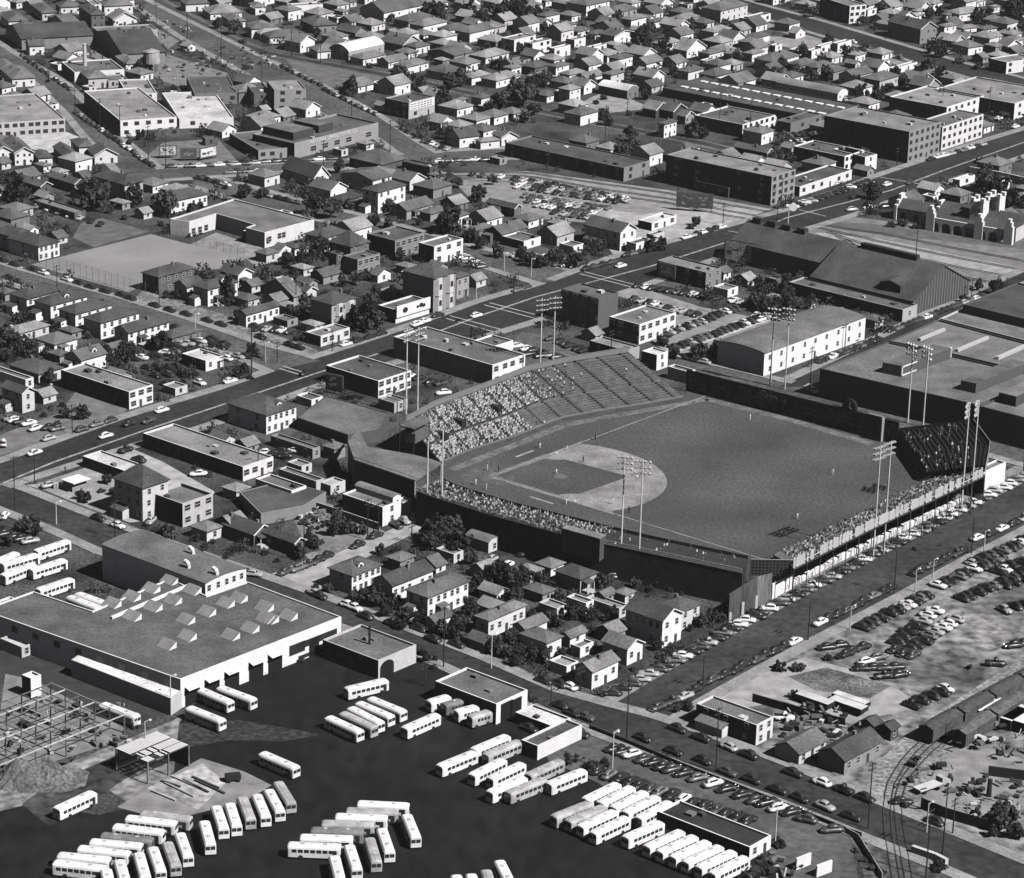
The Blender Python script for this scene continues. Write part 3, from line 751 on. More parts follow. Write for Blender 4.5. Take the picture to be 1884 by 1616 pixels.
sk = [(.47+1.03*math.cos(R(t)), .47+1.03*math.sin(R(t))) for t in range(-26, 117, 5)]
inn = [(.47+.56*math.cos(R(t)), .47+.56*math.sin(R(t))) for t in range(104, -15, -6)]
fsheet('infield', sk+[(-.02, 1.48), (-.02, .5), (.3, .3), (.5, -.02), (1.48, -.02)], .05, INF, 'pale dirt arc of the infield')
sq = [(.05, .045), (.78, .045)]+[(1+.22*math.cos(R(t)), .0+.22*math.sin(R(t))) for t in (170, 150, 130, 115)]+[(.94, .82)]+[(.86+.09*math.cos(R(t)), .86+.09*math.sin(R(t))) for t in (20, 45, 70)]+[(.82, .94)]+[(.22*math.cos(R(t)), 1+.22*math.sin(R(t))) for t in (-25, -40, -60, -80)]+[(.045, .78)]
fsheet('infield_grass', sq, .058, mat('infield_grass', .075, .95, .05, .2, 1.2, .22), 'dark grass diamond of the infield')
fsheet('path', [(-.03, -.04), (.9, -.04), (.9, .045), (.05, .03)], .061, PTH, 'pale dirt path from the plate to the far base')
fsheet('path', [(-.04, -.03), (.045, .05), (.045, .9), (-.03, .9)], .062, PTH, 'pale dirt path from the plate to the near base')
fsheet('infield', [(.1+.26*math.cos(R(t))-.12, .1+.26*math.sin(R(t))-.12) for t in range(0, 360, 15)], .06, mat('infield_dirt', .1, .95, .25, .3, 1.5, .2), 'dirt circle round home plate')
fsheet('mound', [(.475+.07*math.cos(R(t)), .475+.07*math.sin(R(t))) for t in range(0, 360, 20)], .065, mat('infield_dirt', .13), 'round pitching mound in the middle of the infield')
LINE = mat('chalk', .33, amp=.2, amp2=.3)
fsheet('foul_line', [(.1, -.006), (3.62, -.006), (3.62, .006), (.1, .006)], .075, LINE, 'chalk foul line towards the outfield fence')
fsheet('foul_line', [(-.006, .1), (.006, .1), (.006, 3.4), (-.006, 3.4)], .076, LINE, 'chalk foul line towards the steel bleachers')
for a, b, n in ((.62, -.2, 'far'), (-.2, .62, 'near')):
    q = [(a, b), (a+.28, b), (a+.28, b+.03), (a, b+.03)] if b < 0 else [(a, b), (a+.03, b), (a+.03, b+.28), (a, b+.28)]
    fsheet('chalk_mark', q, .07, LINE, "coach's box chalk mark on the %s side of the infield" % n)
for a, b, n in ((1, .02, 'far'), (1, 1, 'second'), (.02, 1, 'near')):
    mb = MB(); p = fp(a, b, .08); mb.obox((p.x, p.y), (.77, .64), (-.64, .77), .3, .3, .07, .2); tag(mb.build('base', WHITE), 'white canvas %s base on the infield dirt' % n, 'base')
# lots and yards
YARD = mat('yard_asphalt', .0095, .9, .025, .35, .3, .3, stretch=(1, .45, 1))
lot([(-30,1640),(-30,1500),(60,1478),(180,1500),(270,1480),(320,1420),(330,1330),(350,1300),(455,1230),(640,1170),(800,1215),(960,1300),(1010,1400),(1100,1440),(1180,1500),(1430,1590),(1460,1640)], YARD, 'nearly black asphalt yard of the bus depot', .03)
lot([(-30,1500),(-30,1400),(0,1420),(60,1430),(150,1395),(320,1325),(345,1310),(440,1345),(400,1375),(470,1390),(460,1450),(360,1500),(240,1480),(180,1440),(60,1478)], DIRT, 'rutted dirt between the bus yard and the steel frame', .025)
lot([(40,1480),(80,1450),(190,1400),(260,1370),(290,1400),(220,1440),(150,1490),(90,1520)], mat('oily_dirt', .05, .9, .06, .5, .4, .4), 'dark oil-stained track crossing the dirt', .035, name='path')
lot([(215,1485),(300,1435),(370,1395),(450,1420),(500,1445),(450,1475),(350,1500),(270,1500)], mat('dirt', .24), 'gravelly hump of pale dirt behind the fan of buses', .04)
lot([(270,1450),(372,1405),(416,1440),(365,1490)], PALE, 'pale concrete slab with timbers lying on it', .055, name='slab', cat='slab')
lot([(0,1310),(10,1240),(60,1250),(230,1340),(200,1370),(40,1420),(-20,1395)], mat('concrete', .22), 'concrete slab under the open steel frame', .03, name='slab', cat='slab')
lot([(-30,1200),(100,1190),(330,1300),(230,1345),(60,1245),(-30,1260)], mat('yard_asphalt', .045), 'dark driveway along the depot wall', .022)
lot([(985,1400),(1065,1335),(1100,1345),(1320,1430),(1560,1530),(1585,1640),(1440,1640),(1415,1555),(1180,1460),(1085,1440)], mat('lot_asphalt', .1, .9, .05, .2, .5, .2), "staff parking lot beside the bus depot", .028)
lot([(1560,1530),(1600,1548),(1745,1600),(1780,1640),(1600,1640)], mat('weedy_dirt', .09, .95, .08, .5, .6, .4), 'weedy corner plot by the sidewalk', .03)
lot([(1240,1318),(1290,1288),(1480,1186),(1660,1092),(1930,950),(1930,1640),(1850,1585),(1620,1476),(1420,1396)], mat('dirt', .17, .95, .04, .5, .35, .42), 'bare dirt lot beside the side street, full of parked cars', .015)
lot([(1300,1300),(1400,1235),(1480,1210),(1560,1230),(1640,1260),(1700,1300),(1560,1330),(1440,1290),(1330,1310)], mat('pale_dirt', .34), 'pale worn patch of the dirt lot', .03)
lot([(1450,1245),(1520,1228),(1640,1262),(1600,1285),(1500,1270)], mat('weedy_plot', .13, .95, .15, .45, 1.5, .4), 'grey weedy rectangle in the pale patch', .035)
lot([(1640,1505),(1660,1440),(1720,1390),(1800,1370),(1890,1400),(1890,1500),(1780,1500)], mat('dirt', .26), 'littered dirt of the scrap yard', .035)
lot([(500,1056),(545,1072),(590,1088),(640,1045),(700,1012),(790,968),(775,948),(690,988),(620,1018),(560,1032)], mat('concrete', .36), 'pale alley leading from the street to the ballpark', .035, name='path', cat='alley')
lot([(530,930),(600,925),(640,940),(720,985),(620,1020),(560,1000)], mat('dirt', .2), 'sandy back yard beside the dark houses', .025)
lot([(1420,1030),(1400,1125),(1330,1175),(1180,1255),(1150,1285),(1180,1262),(1400,1140),(1884,882),(1884,850),(1800,890),(1700,945),(1560,1015)], mat('concrete', .24), 'pale strip under and beside the steel bleachers', .022, name='pavement', cat='pavement')
lot([(150,880),(165,850),(230,820),(300,850),(395,905),(380,935),(330,950),(240,960),(150,920),(50,893)], mat('concrete', .4), 'paved yard of the corner car lot', .02)
lot([(110,760),(0,800),(-20,845),(225,768),(235,748),(140,720)], mat('lot_asphalt', .17), 'gravel lot beside the avenue at the left edge', .02)
lot([(57,487),(173,457),(277,431),(452,477),(405,495),(264,504),(262,525),(237,538)], mat('playground', .26, .9, .05, .08, .8, .05), 'bare fenced playground beside the white school', .03, name='playground', cat='playground')
lot([(345,452),(398,428),(480,455),(520,480),(470,490),(452,476)], mat('concrete', .27), 'paved court of the school', .025)
lot([(850,470),(960,490),(1000,515),(1070,500),(1040,470),(960,440),(880,430)], mat('lot_asphalt', .09), 'used car lot on the corner', .02)
lot([(830,330),(930,335),(1150,375),(1240,375),(1330,400),(1200,448),(1080,410),(960,400),(860,360)], mat('pale_dirt', .25), 'far lot packed with cars', .02)
lot([(1090,380),(1180,395),(1290,380),(1420,385),(1290,432),(1130,470),(1090,420)], mat('pale_dirt', .38), 'pale open ground between the tracks and the avenue', .025)
lot([(830,318),(970,315),(1230,350),(1420,385),(1280,400),(1100,362),(960,335),(850,330)], mat('pale_dirt', .28), 'gravel bed of the railway tracks', .022, name='track_bed', cat='track bed')
lot([(1165,525),(1290,565),(1420,590),(1400,625),(1230,655),(1195,620),(1240,590),(1130,540)], mat('pale_dirt', .26), 'car lot behind the flat-roofed building', .02)
lot([(1222,640),(1420,566),(1430,585),(1236,652)], mat('pale_dirt', .5), 'bright lane between two rows of cars', .03, name='path', cat='lane')
lot([(1478,432),(1500,405),(1560,398),(1700,415),(1890,440),(1890,560),(1800,530),(1700,497),(1545,452)], mat('dirt', .2, .95), 'bare railway yard beyond the dark sheds', .02)
lot([(1500,428),(1620,440),(1760,470),(1890,495),(1890,520),(1750,490),(1640,470),(1530,448)], mat('pale_dirt', .34), 'pale strip of ballast in the railway yard', .03, name='track_bed', cat='track bed')
lot([(1490,405),(1640,415),(1890,445),(1890,460),(1700,440),(1560,425)], mat('weedy_dirt', .12), 'dark cinder strip of the railway yard', .03, name='track_bed', cat='track bed')
lot([(1384,66),(1500,70),(1560,85),(1490,95),(1400,78)], mat('pale_dirt', .3), 'pale open plot below the far boulevard', .02)
lot([(520,100),(620,118),(735,142),(690,165),(600,160),(540,128)], mat('weedy_dirt', .14), 'grassy wedge between the boulevard and the railway', .02)
lot([(30,240),(110,238),(170,262),(90,282),(40,270)], mat('concrete', .5), 'bright paved forecourt beside the big white workshop', .02)
lot([(255,300),(300,262),(400,255),(440,300),(380,306)], mat('pale_dirt', .17), 'triangular plot with billboards', .02)
lot([(960,610),(1010,620),(1090,640),(1010,672),(925,690),(935,640)], mat('lot_asphalt', .1), 'car lot behind the theatre wall', .02)
lot([(500,745),(530,755),(560,790),(500,815),(380,770),(410,750)], mat('lot_asphalt', .09), 'small car park behind the flat-roofed store', .02)
lot([(165,80),(280,48),(330,75),(300,98),(420,135),(380,175),(300,150),(250,120),(170,108)], mat('dirt', .2), 'cluttered works yard at upper left', .02)
lot([(1110,170),(1160,182),(1200,200),(1100,210),(1060,195),(1090,178)], mat('pale_dirt', .3), 'vacant pale plot left of the gabled sheds', .02)
lot([(500,140),(560,40),(700,5),(1030,98),(650,208)], mat('dirt', .13), 'bare plot behind the playground', .02, 'B1', name='dirt_lot')
lot([(245,552),(262,535),(400,575),(480,606),(585,645),(575,662),(470,634),(360,592)], mat('dry_lawn', .2, .95, .15, .35, .8, .3), 'strip of dry lawns and walks below the playground', .02, name='lawn', cat='lawn')
lot([(560,1020),(640,1000),(700,1010),(660,1035),(600,1060)], mat('dry_lawn', .2), 'dry verge by the pale alley', .03, name='lawn', cat='lawn')
lot([(60,893),(165,858),(300,905),(332,948),(240,962),(150,930)], mat('concrete', .3), 'pale concrete apron of the corner car lot', .03)
def stripe(pts, w, z, M, label, name='road_marking', cat='marking'):
    P = [g(x, y, z) for x, y in pts]; mb = MB()
    for i in range(len(P)-1):
        d = (P[i+1]-P[i]).normalized(); n = Vector((-d.y, d.x, 0))*w/2
        mb.sheet([P[i]-n, P[i+1]-n, P[i+1]+n, P[i]+n])
    return tag(mb.build(name, M), label, cat, kind='structure')
stripe([(832,864),(960,814),(1036,783),(1115,768),(1257,743),(1300,734),(1384,756),(1440,769),(1605,817)], 3, .045, mat('bare_track', .15, .95, .2, .35, 1, .25), 'bare worn track along the grandstand and outfield fence', 'path', 'path')
lot([(330,1332),(440,1325),(545,1343),(590,1352),(520,1364),(420,1362),(330,1378)], mat('tracked_dirt', .035, .95, .1, .45, .8, .4), 'dirt tracked onto the black yard by the buses', .042, name='path', cat='track')
PAINTL = mat('road_paint', .3, .8, .3, .3, 2, .3)
stripe([(-40,908),(100,850),(272,790),(424,740),(560,694),(720,643),(880,582),(987,546),(1197,490),(1330,448),(1450,400),(1560,372),(1640,350),(1740,312),(1884,262)], .9, .06, PAINTL, 'pale centre line of the avenue')
stripe([(225,822),(340,792),(425,765)], 1.2, .062, mat('concrete', .25), 'pale edge line of the avenue')
for a, b, n in (((821,586),(914,612),'first'),((828,581),(921,606),'second'),((891,561),(992,588),'third'),((900,557),(1000,583),'fourth'),((1067,504),(1165,529),'fifth'),((1075,500),(1172,525),'sixth'),((514,678),(566,694),'seventh'),((521,674),(575,690),'eighth'),
                ((1340,425),(1412,437),'ninth'),((1470,386),(1520,398),'tenth'),((1620,326),(1700,340),'eleventh')):
    stripe([a, b], .45, .065, mat('road_paint', .5), '%s pale crosswalk line across the avenue' % n)
# sidewalks: a raised strip on each side of every street, left out where streets meet
SW = mat('sidewalk', .27, .9, .2, .15, 1.5, .15)
def sidewalks():
    for ri, (u, w, poly, label, walk) in enumerate(ROADS):
        mb = MB()
        for side, E, O in ((1, u, w), (-1, w, u)):
            for i in range(len(E)-1):
                a, b = E[i], E[i+1]; d = (b-a); n = Vector((-d.y, d.x, 0)).normalized()
                if n.dot(a-O[i]) < 0: n = -n
                nseg = max(1, int(d.length/4))
                for k in range(nseg):
                    p = a.lerp(b, k/nseg); q = a.lerp(b, (k+1)/nseg)
                    if any(inside(((p+q)/2+n*t)[:2], R_[2]) for j, R_ in enumerate(ROADS) for t in (.3, 1.6) if j != ri): continue
                    P = [p+n*.05, q+n*.05, q+n*3.6, p+n*3.6]
                    if (P[1]-P[0]).cross(P[3]-P[0]).z < 0: P.reverse()
                    mb.prism([(v.x, v.y) for v in P], .0, .16+.002*ri)
        o = mb.build('pavement', SW); tag(o, 'raised sidewalks of the '+label, 'pavement', kind='structure')
        if len(o['label'].split()) > 16: o['label'] = ' '.join(o['label'].split()[:16])
sidewalks()
def rails(pts, label, gauge=1.5, z=.1):
    P = [g(x, y, 0) for x, y in pts]; n = max(6, int(sum((P[i+1]-P[i]).length for i in range(len(P)-1))/6)); P = resample(P, n)
    o = thing('railway_track', label, 'track', P[0]); o['kind'] = 'structure'
    mb = MB(); b = P[0]
    for s in (-1, 1):
        for i in range(n):
            d = (P[i+1]-P[i]).normalized(); k = Vector((-d.y, d.x, 0))*s*gauge/2; mb.bar(P[i]+k-b+Vector((0,0,z)), P[i+1]+k-b+Vector((0,0,z)), .15)
    mb.build('rail', mat('rail_steel', .05, .5, amp=0, amp2=0), o)
    mb = MB()
    for i in range(n*5):
        t = i/5; j = int(t)
        if any(inside(P[j][:2], R_[2]) for R_ in ROADS): continue
        p = P[j].lerp(P[min(j+1, n)], t-j)-b; d = (P[min(j+1, n)]-P[j]).normalized(); k = Vector((-d.y, d.x, 0))
        mb.obox((p.x, p.y), k, d, 1.15, .12, .04, .07)
    mb.build('sleeper', mat('weathered_sleeper', .1), o)
stripe([(280,-4),(400,60),(480,96),(600,118),(730,142),(815,160),(905,182),(1010,208),(1126,232),(1283,262),(1400,290)], 9, .025, mat('track_ballast', .12, .95, .1, .3, 1, .3), 'ballast bed of the curving railway', 'track_bed', 'track bed')
for k, nm in ((-1.5, 'upper'), (1.5, 'lower')):
    rails([(280,-4+k),(400,60+k),(480,96+k),(600,118+k),(730,142+k),(815,160+k),(905,182+k),(1010,208+k),(1126,232+k),(1283,262+k),(1400,290+k)], '%s track of the curving railway behind the boulevard' % nm)
for i, (a, b, c_) in enumerate(((316,348,384),(322,358,395),(326,366,404))):
    rails([(835,a+2),(970,a+2),(1100,b-10),(1230,b+8),(1330,c_-8),(1450,c_+12)], '%s track of the group crossing the avenue beside the tall dark block' % ORD[i+1])
for i in range(5):
    o_ = i*14; rails([(1490+o_*1.2,412+o_*.55),(1620,430+o_*1.1),(1760,458+o_*1.2),(1890,482+o_*1.2)], '%s track from the top in the railway yard' % ORD[i+1])
stripe([(1650,1560),(1645,1520),(1642,1484),(1649,1444),(1671,1407),(1706,1371),(1762,1328),(1835,1280),(1925,1222)], 12, .045, mat('track_ballast', .24, .95, .1, .35, 1, .35), 'pale ballast of the curved siding', 'track_bed', 'track bed')
rails([(1652,1640),(1644,1590),(1634,1537),(1631,1484),(1638,1444),(1661,1404),(1691,1371),(1745,1332),(1820,1282),(1910,1218)], 'left curved siding leading to the freight cars')
rails([(1676,1640),(1668,1597),(1658,1544),(1651,1484),(1658,1444),(1681,1411),(1721,1371),(1778,1330),(1850,1283),(1930,1232)], 'right curved siding leading to the freight cars')
stripe([(1384+0,38),(1520,80),(1660,118),(1790,158),(1890,186)], 7, .026, mat('pale_dirt', .26), 'pale verge below the far boulevard', 'path', 'verge')
LAND = []
def land(n, x, y): LAND.append((n, (x, y)))
# ------------------------------------------------------------ houses and other buildings
def B(c, region, txt):
    for ln in txt.strip().split('\n'):
        ln = ln.strip()
        if not ln: continue
        q = [s.strip() for s in ln.split('|')]
        t = q[0].split(); kw = {}
        for e in t[8:]:
            k, v = e.split('='); kw[k] = v
        if 'w' in kw: kw['win'] = tuple(map(int, kw.pop('w').split(',')))
        for k in ('U', 'pitch', 'par', 'H'):
            if k in kw: kw[k] = float(kw[k])
        a = list(map(float, t[:5])); a[4] = kw.pop('H', max(2.7, a[4]*(.76 if t[5] == 'f' else .7))); rv, wv = float(t[6])/100, float(t[7])/100
        lab = q[1] if len(q) > 1 and q[1] else None
        nm = q[2] if len(q) > 2 and q[2] else None
        r = building(c, *a, t[5], rv, wv, lab, nm, region=region, cat=(q[3] if len(q) > 3 and q[3] else None), **kw)
        if len(q) > 4: land(q[4], *prj(r[0].location+Vector((0, 0, 3))))
        if len(q) > 4: NAMED[q[4]] = r
NAMED = {}
B('A1', 'the upper left blocks', '''
150 270 640 40 7 gu 12 25 | long dark workshop shed with open bay at upper left | workshop | workshop | the long workshop shed
205 318 305 178 6 gu 12 80
632 105 725 545 9 hip 14 14 | dark brick three-storey house by the far works yard | house | house | the dark brick house
785 135 945 745 5 gv 30 80
690 225 1090 640 5 f 30 45
850 375 1140 645 6 gu 12 28 | large dark shed with a pale ribbed wall beside the scrap yard | shed | shed | the dark scrap-yard shed
515 500 860 425 6 f 22 80 w=4,0 | low white factory with tall white chimney | factory | factory | the white factory
870 445 955 800 5 hip 25 80
612 545 740 560 6 hip 22 55
750 560 890 700 4 f 25 45
880 650 1085 820 8 f 45 82 U=15 w=2,0 H=5.6 | bright white two-storey block with four dark windows | commercial_building | building | the white two-storey block
832 835 1222 580 7 f 42 82 w=5,0 H=6.5 | white-fronted store with dark brick flank along the sloping street | store | store | the white-fronted store
1240 825 1615 1120 5 f 60 82 U=15 w=2,0
1000 905 1240 920 3.5 f 30 12
-300 870 450 -480 8 f 45 55 w=14,0 | big pale workshop with long window bands at the left edge | factory | factory | the big pale workshop
-45 1055 92 -125 7 gv 14 80 w=3,2
102 1058 230 15 7 gv 14 80 w=3,2
268 1095 362 220 4.5 hip 12 80
447 1085 548 365 5 gv 12 40
547 1020 640 490 6 hip 12 80
655 1075 812 608 5 gv 12 75
280 1290 355 48 5 gv 12 10
515 1272 586 295 5 gv 12 10
862 1282 988 640 9 hip 10 45 H=7 | tall dark house with steep roof near the street corner | house | house | the tall steep-roofed house
1175 1398 1432 1060 6 hip 13 80 w=7,2
515 1472 592 235 3.2 f 32 12 | long low carport roof between the houses | carport | carport
0 1335 88 -60 5 hip 14 75
60 150 192 0 5 hip 14 75
292 92 392 220 5 hip 14 55
420 52 562 385 5 hip 14 70
642 34 702 590 7 f 30 80
722 45 918 690 6 hip 20 80
85 548 242 0 5 hip 20 80
20 472 102 -60 4 hip 20 80
1420 962 1507 1398 3 f 25 12
1345 648 1640 1290 6 f 16 22 U=12
1650 640 1820 1600 6 hip 24 20
1455 97 1672 1400 4 hip 30 80
1600 152 1696 1530 4 hip 22 80
1740 202 1879 1708 6 hip 14 80
1760 52 1836 1720 4 hip 24 80
1285 32 1445 1250 5 hip 12 75
''')
B('A2', 'the boulevard blocks', '''
270 42 466 235 6 f 35 80
0 62 63 -40 4 f 30 80
0 195 136 -60 4 hip 22 80
35 237 216 5 4 hip 35 80
100 262 356 60 4 hip 12 70
402 182 562 310 5 hip 13 25
692 228 770 560 4 gv 13 25
430 360 586 370 4.5 hip 20 80
645 360 890 512 6 bu 75 40 | round-roofed garage with a bright pale roof beyond the boulevard | warehouse | warehouse | the pale round-roofed garage
745 412 902 690 4 hip 22 80
920 432 1052 860 4 gu 20 80
1045 467 1197 985 4.5 hip 22 80
888 88 1168 770 6 gu 12 80
1060 152 1232 960 5 hip 13 50
1162 184 1322 1130 6 hip 22 80
1340 212 1470 1290 5 hip 13 80
1482 232 1650 1430 6 hip 16 80
1790 278 1935 1700 7 f 35 80
1020 312 1142 870 5 gv 16 40
1110 332 1205 1030 4.5 hip 13 75
1376 388 1502 1190 5 gu 13 35
1592 402 1752 1485 3.5 hip 62 70
1780 452 1842 1695 5 gu 16 75
1320 512 1442 1180 4.5 hip 13 80
1496 542 1622 1478 4.5 hip 35 80
1665 562 1832 1635 4.5 hip 32 80
710 600 818 605 4 gu 20 80
850 578 948 800 4 f 35 80
1060 712 1240 895 9 f 14 45 w=2,3 H=6.8 | two-storey commercial building with a painted sign panel beside the boulevard | commercial_building | building | the sign-painted building
1400 702 1468 1375 4 hip 16 80
1562 684 1622 1492 6 hip 16 80
270 992 850 -20 8 f 18 32 w=0,0 par=0.7 | long dark brick workshop with two roof monitors and a company sign | factory | factory | the long brick workshop
20 1040 268 -180 5 f 20 32 w=4,0 U=27 | lower wing at the left end of the long brick workshop | factory_wing | factory
130 622 350 80 11 f 45 32 U=15 w=2,0 H=9 | square brick tower block with four windows beside the boulevard | tower_block | building | the square brick tower
-10 650 110 -70 8 f 14 14 U=15
405 1228 508 190 5.5 gv 12 78 U=42 pitch=1.1 | steep-gabled white-fronted church-like house with dark sides | house | house | the steep-gabled white house
872 1142 1040 650 5 hip 18 10 | dark house with a broad spreading hip roof at the street corner | house | house | the broad-roofed dark house
812 1248 942 595 7 gu 14 75
848 1332 1037 745 9.5 hip 13 82 H=7.8 | tall white three-storey house with hip roof | house | house | the tall white house
602 1392 742 515 4 hip 10 14
1205 1158 1262 1015 5 f 12 8
1240 1217 1312 1205 4 hip 24 25
1230 1312 1357 1090 5 hip 16 25
1045 1457 1225 960 5 gu 22 32
1210 1482 1332 1145 4 hip 20 30
1395 1502 1477 1330 6 hip 18 80
1790 1442 1837 1600 5 gv 12 14
1562 1602 1662 1470 4 hip 24 50
1412 952 1545 1325 6 gu 12 82 U=35 | white shop with a stepped false front by the boulevard end | shop | shop | the false-fronted white shop
1558 984 1690 1530 4.5 hip 25 80 U=30
1702 952 1812 1640 5 gv 22 82 U=30
''')
B('A3', 'the far centre blocks', '''
522 42 682 385 7 hip 14 82
240 117 337 180 5 hip 14 80
722 92 872 640 4 hip 16 35
832 142 937 790 5 hip 22 80
990 157 1067 970 4 hip 14 80
1182 142 1302 1135 4 hip 30 75
1452 77 1637 1400 8 hip 16 65 w=5,1
1637 132 1797 1580 5 f 20 80
1405 227 1522 1350 5.5 hip 35 80
342 192 452 300 4 hip 16 70
462 222 542 390 4 hip 14 70
582 242 662 520 4 hip 14 75
715 252 852 660 6 gv 14 80
15 277 172 -40 6 f 35 80
150 302 280 90 7 f 35 80
440 277 517 380 5 f 35 80
302 337 412 270 6 f 25 80
547 332 662 510 6 f 40 80
745 412 842 690 6 hip 14 80
937 442 1047 840 5 gu 20 80
1062 312 1172 990 4 hip 50 80
1217 352 1347 1190 5 gv 35 80
1372 377 1472 1330 5 hip 16 70
1522 377 1592 1490 5 hip 24 80
1347 422 1407 1320 4 f 25 80
1227 502 1332 1150 5 hip 14 70
1417 532 1532 1300 6 hip 12 82
1572 577 1692 1440 6 gu 20 82
165 472 272 70 5 hip 12 12
312 467 402 280 7 hip 14 80
5 477 72 -50 5 hip 24 80
405 522 512 350 4 hip 24 80
522 542 637 470 4.5 gu 22 80
692 522 782 660 7 hip 16 60
805 632 882 605 5 bv 80 20 | small garage with bright rounded roof in front of the far houses | warehouse | garage | the bright-roofed garage
65 602 182 0 4 hip 24 70
407 627 482 330 8 hip 35 82
482 802 602 370 6 hip 22 82 | white hip-roofed house with a front porch near the railway | house | house | the white house by the railway
1002 762 1092 910 5 gv 30 6
1122 772 1212 1040 5 gv 16 6
1207 806 1267 1150 5 gv 14 30
1061 862 1146 1045 9 hip 16 80 w=3,1 H=5.6 | small white railway signal tower with hip roof | signal_tower | signal tower | the signal tower
1603 862 1830 1270 8 f 20 82 w=6,0 H=5.4 | white-fronted two-storey works with long dark flank | commercial_building | building | the white-fronted works
1150 1080 1212 1030 4 gv 10 10 pitch=1.6
782 1162 962 -40 7 f 14 24 U=52 w=2,9 | long low dark brick warehouse along the railway tracks | brick_warehouse | warehouse | the low brick warehouse
1805 1222 1969 1075 14 f 40 30 w=4,5 H=11 | tall dark three-storey block with pale roof beside the tracks | commercial_building | building | the tall dark block
1505 1300 1530 1285 5 f 10 8
975 1542 1146 880 4 f 60 82 w=3,0 | low white gas station at the avenue corner | gas_station | gas station | the low white gas station
1770 1058 1815 1530 6 gv 14 10
''')
B('A4', 'the far right blocks', '''
676 42 790 470 12 f 30 80 U=30 w=3,3 H=8.5 | tall white-fronted apartment block with black flank above the far boulevard | apartment_building | apartment building | the far apartment block
800 72 876 770 4 f 35 80
1040 122 1132 1000 5 gv 16 80
1140 82 1212 1110 4 hip 30 80
1165 202 1277 940 9 gv 13 24 H=7 | gable-fronted brick house with broad white eaves above the far boulevard | house | house | the gabled brick house
1330 187 1412 1290 8 hip 25 80
1460 202 1562 1425 4 hip 25 80
1600 207 1692 1575 4.5 hip 16 60
1432 102 1602 1350 5 hip 35 80
1345 107 1396 1325 4 hip 20 80
1662 52 1712 1640 4 hip 25 80
1745 82 1806 1720 4 hip 25 80
1495 332 1594 1385 5 hip 20 80
1765 322 1862 1690 4.5 gv 22 80
1682 327 1742 1610 4 hip 22 30
1760 432 1960 1640 7 f 38 75 | broad pale-roofed building with black flank at the far right edge | warehouse | warehouse
20 267 122 -30 4 hip 14 75
302 232 367 270 3.5 gv 25 80
160 317 207 130 4 f 35 80
296 347 372 255 4 f 35 80
412 352 472 380 5 f 35 80
476 322 588 448 5 f 35 82
592 302 687 560 6 f 25 82
146 432 322 20 6 hip 16 82 w=4,1
0 377 82 -50 5 hip 22 80
332 457 442 240 4 hip 14 25
452 472 562 385 4.5 hip 16 35
562 502 652 475 5 hip 14 30
702 532 832 610 6 gu 14 80
715 387 782 680 5 hip 30 80
882 562 1012 755 6 hip 16 50
872 442 952 838 4 f 35 80
982 475 1142 960 3.5 f 40 80
1212 602 1297 1085 5 gv 15 32
592 652 662 170 5 bv 38 80 | long shed with a rounded pale roof below the far houses | warehouse | warehouse | the long round-roofed shed
440 812 740 -620 5 f 14 8 w=0,0 | very long dark roofed shed with rows of small bright skylights | warehouse | warehouse | the skylight shed
1346 742 1602 950 9 f 45 82 w=6,2 | large white commercial building with pale flat roof at upper right | commercial_building | building | the large white building
1816 716 2096 1262 9 f 40 75 w=4,3 | pale-roofed commercial building at the upper right edge | commercial_building | building
1087 912 1306 500 14 f 36 28 w=6,0 H=12.5 | three-storey brick building with a huge black side wall | commercial_building | building | the three-storey brick building
1316 880 1600 1130 11 f 24 70 w=8,0 H=9.5 | pale two-storey building with arched ground floor on the avenue | commercial_building | building | the pale arcaded building
640 1082 776 285 10 f 18 82 w=4,2 H=5.8 | white-fronted two-storey building on the avenue with long dark flank | commercial_building | building | the white avenue building
782 1086 864 560 10 f 16 82 w=1,0 U=44 H=5.8 | narrow white corner building with an arched window on the avenue | commercial_building | building
330 1292 690 160 5 f 14 75 w=6,0 | row of low shops with awnings along the avenue | shops | shops | the row of low shops
267 852 482 165 6 f 16 18
1436 1246 1540 1425 3.5 f 70 80
''')
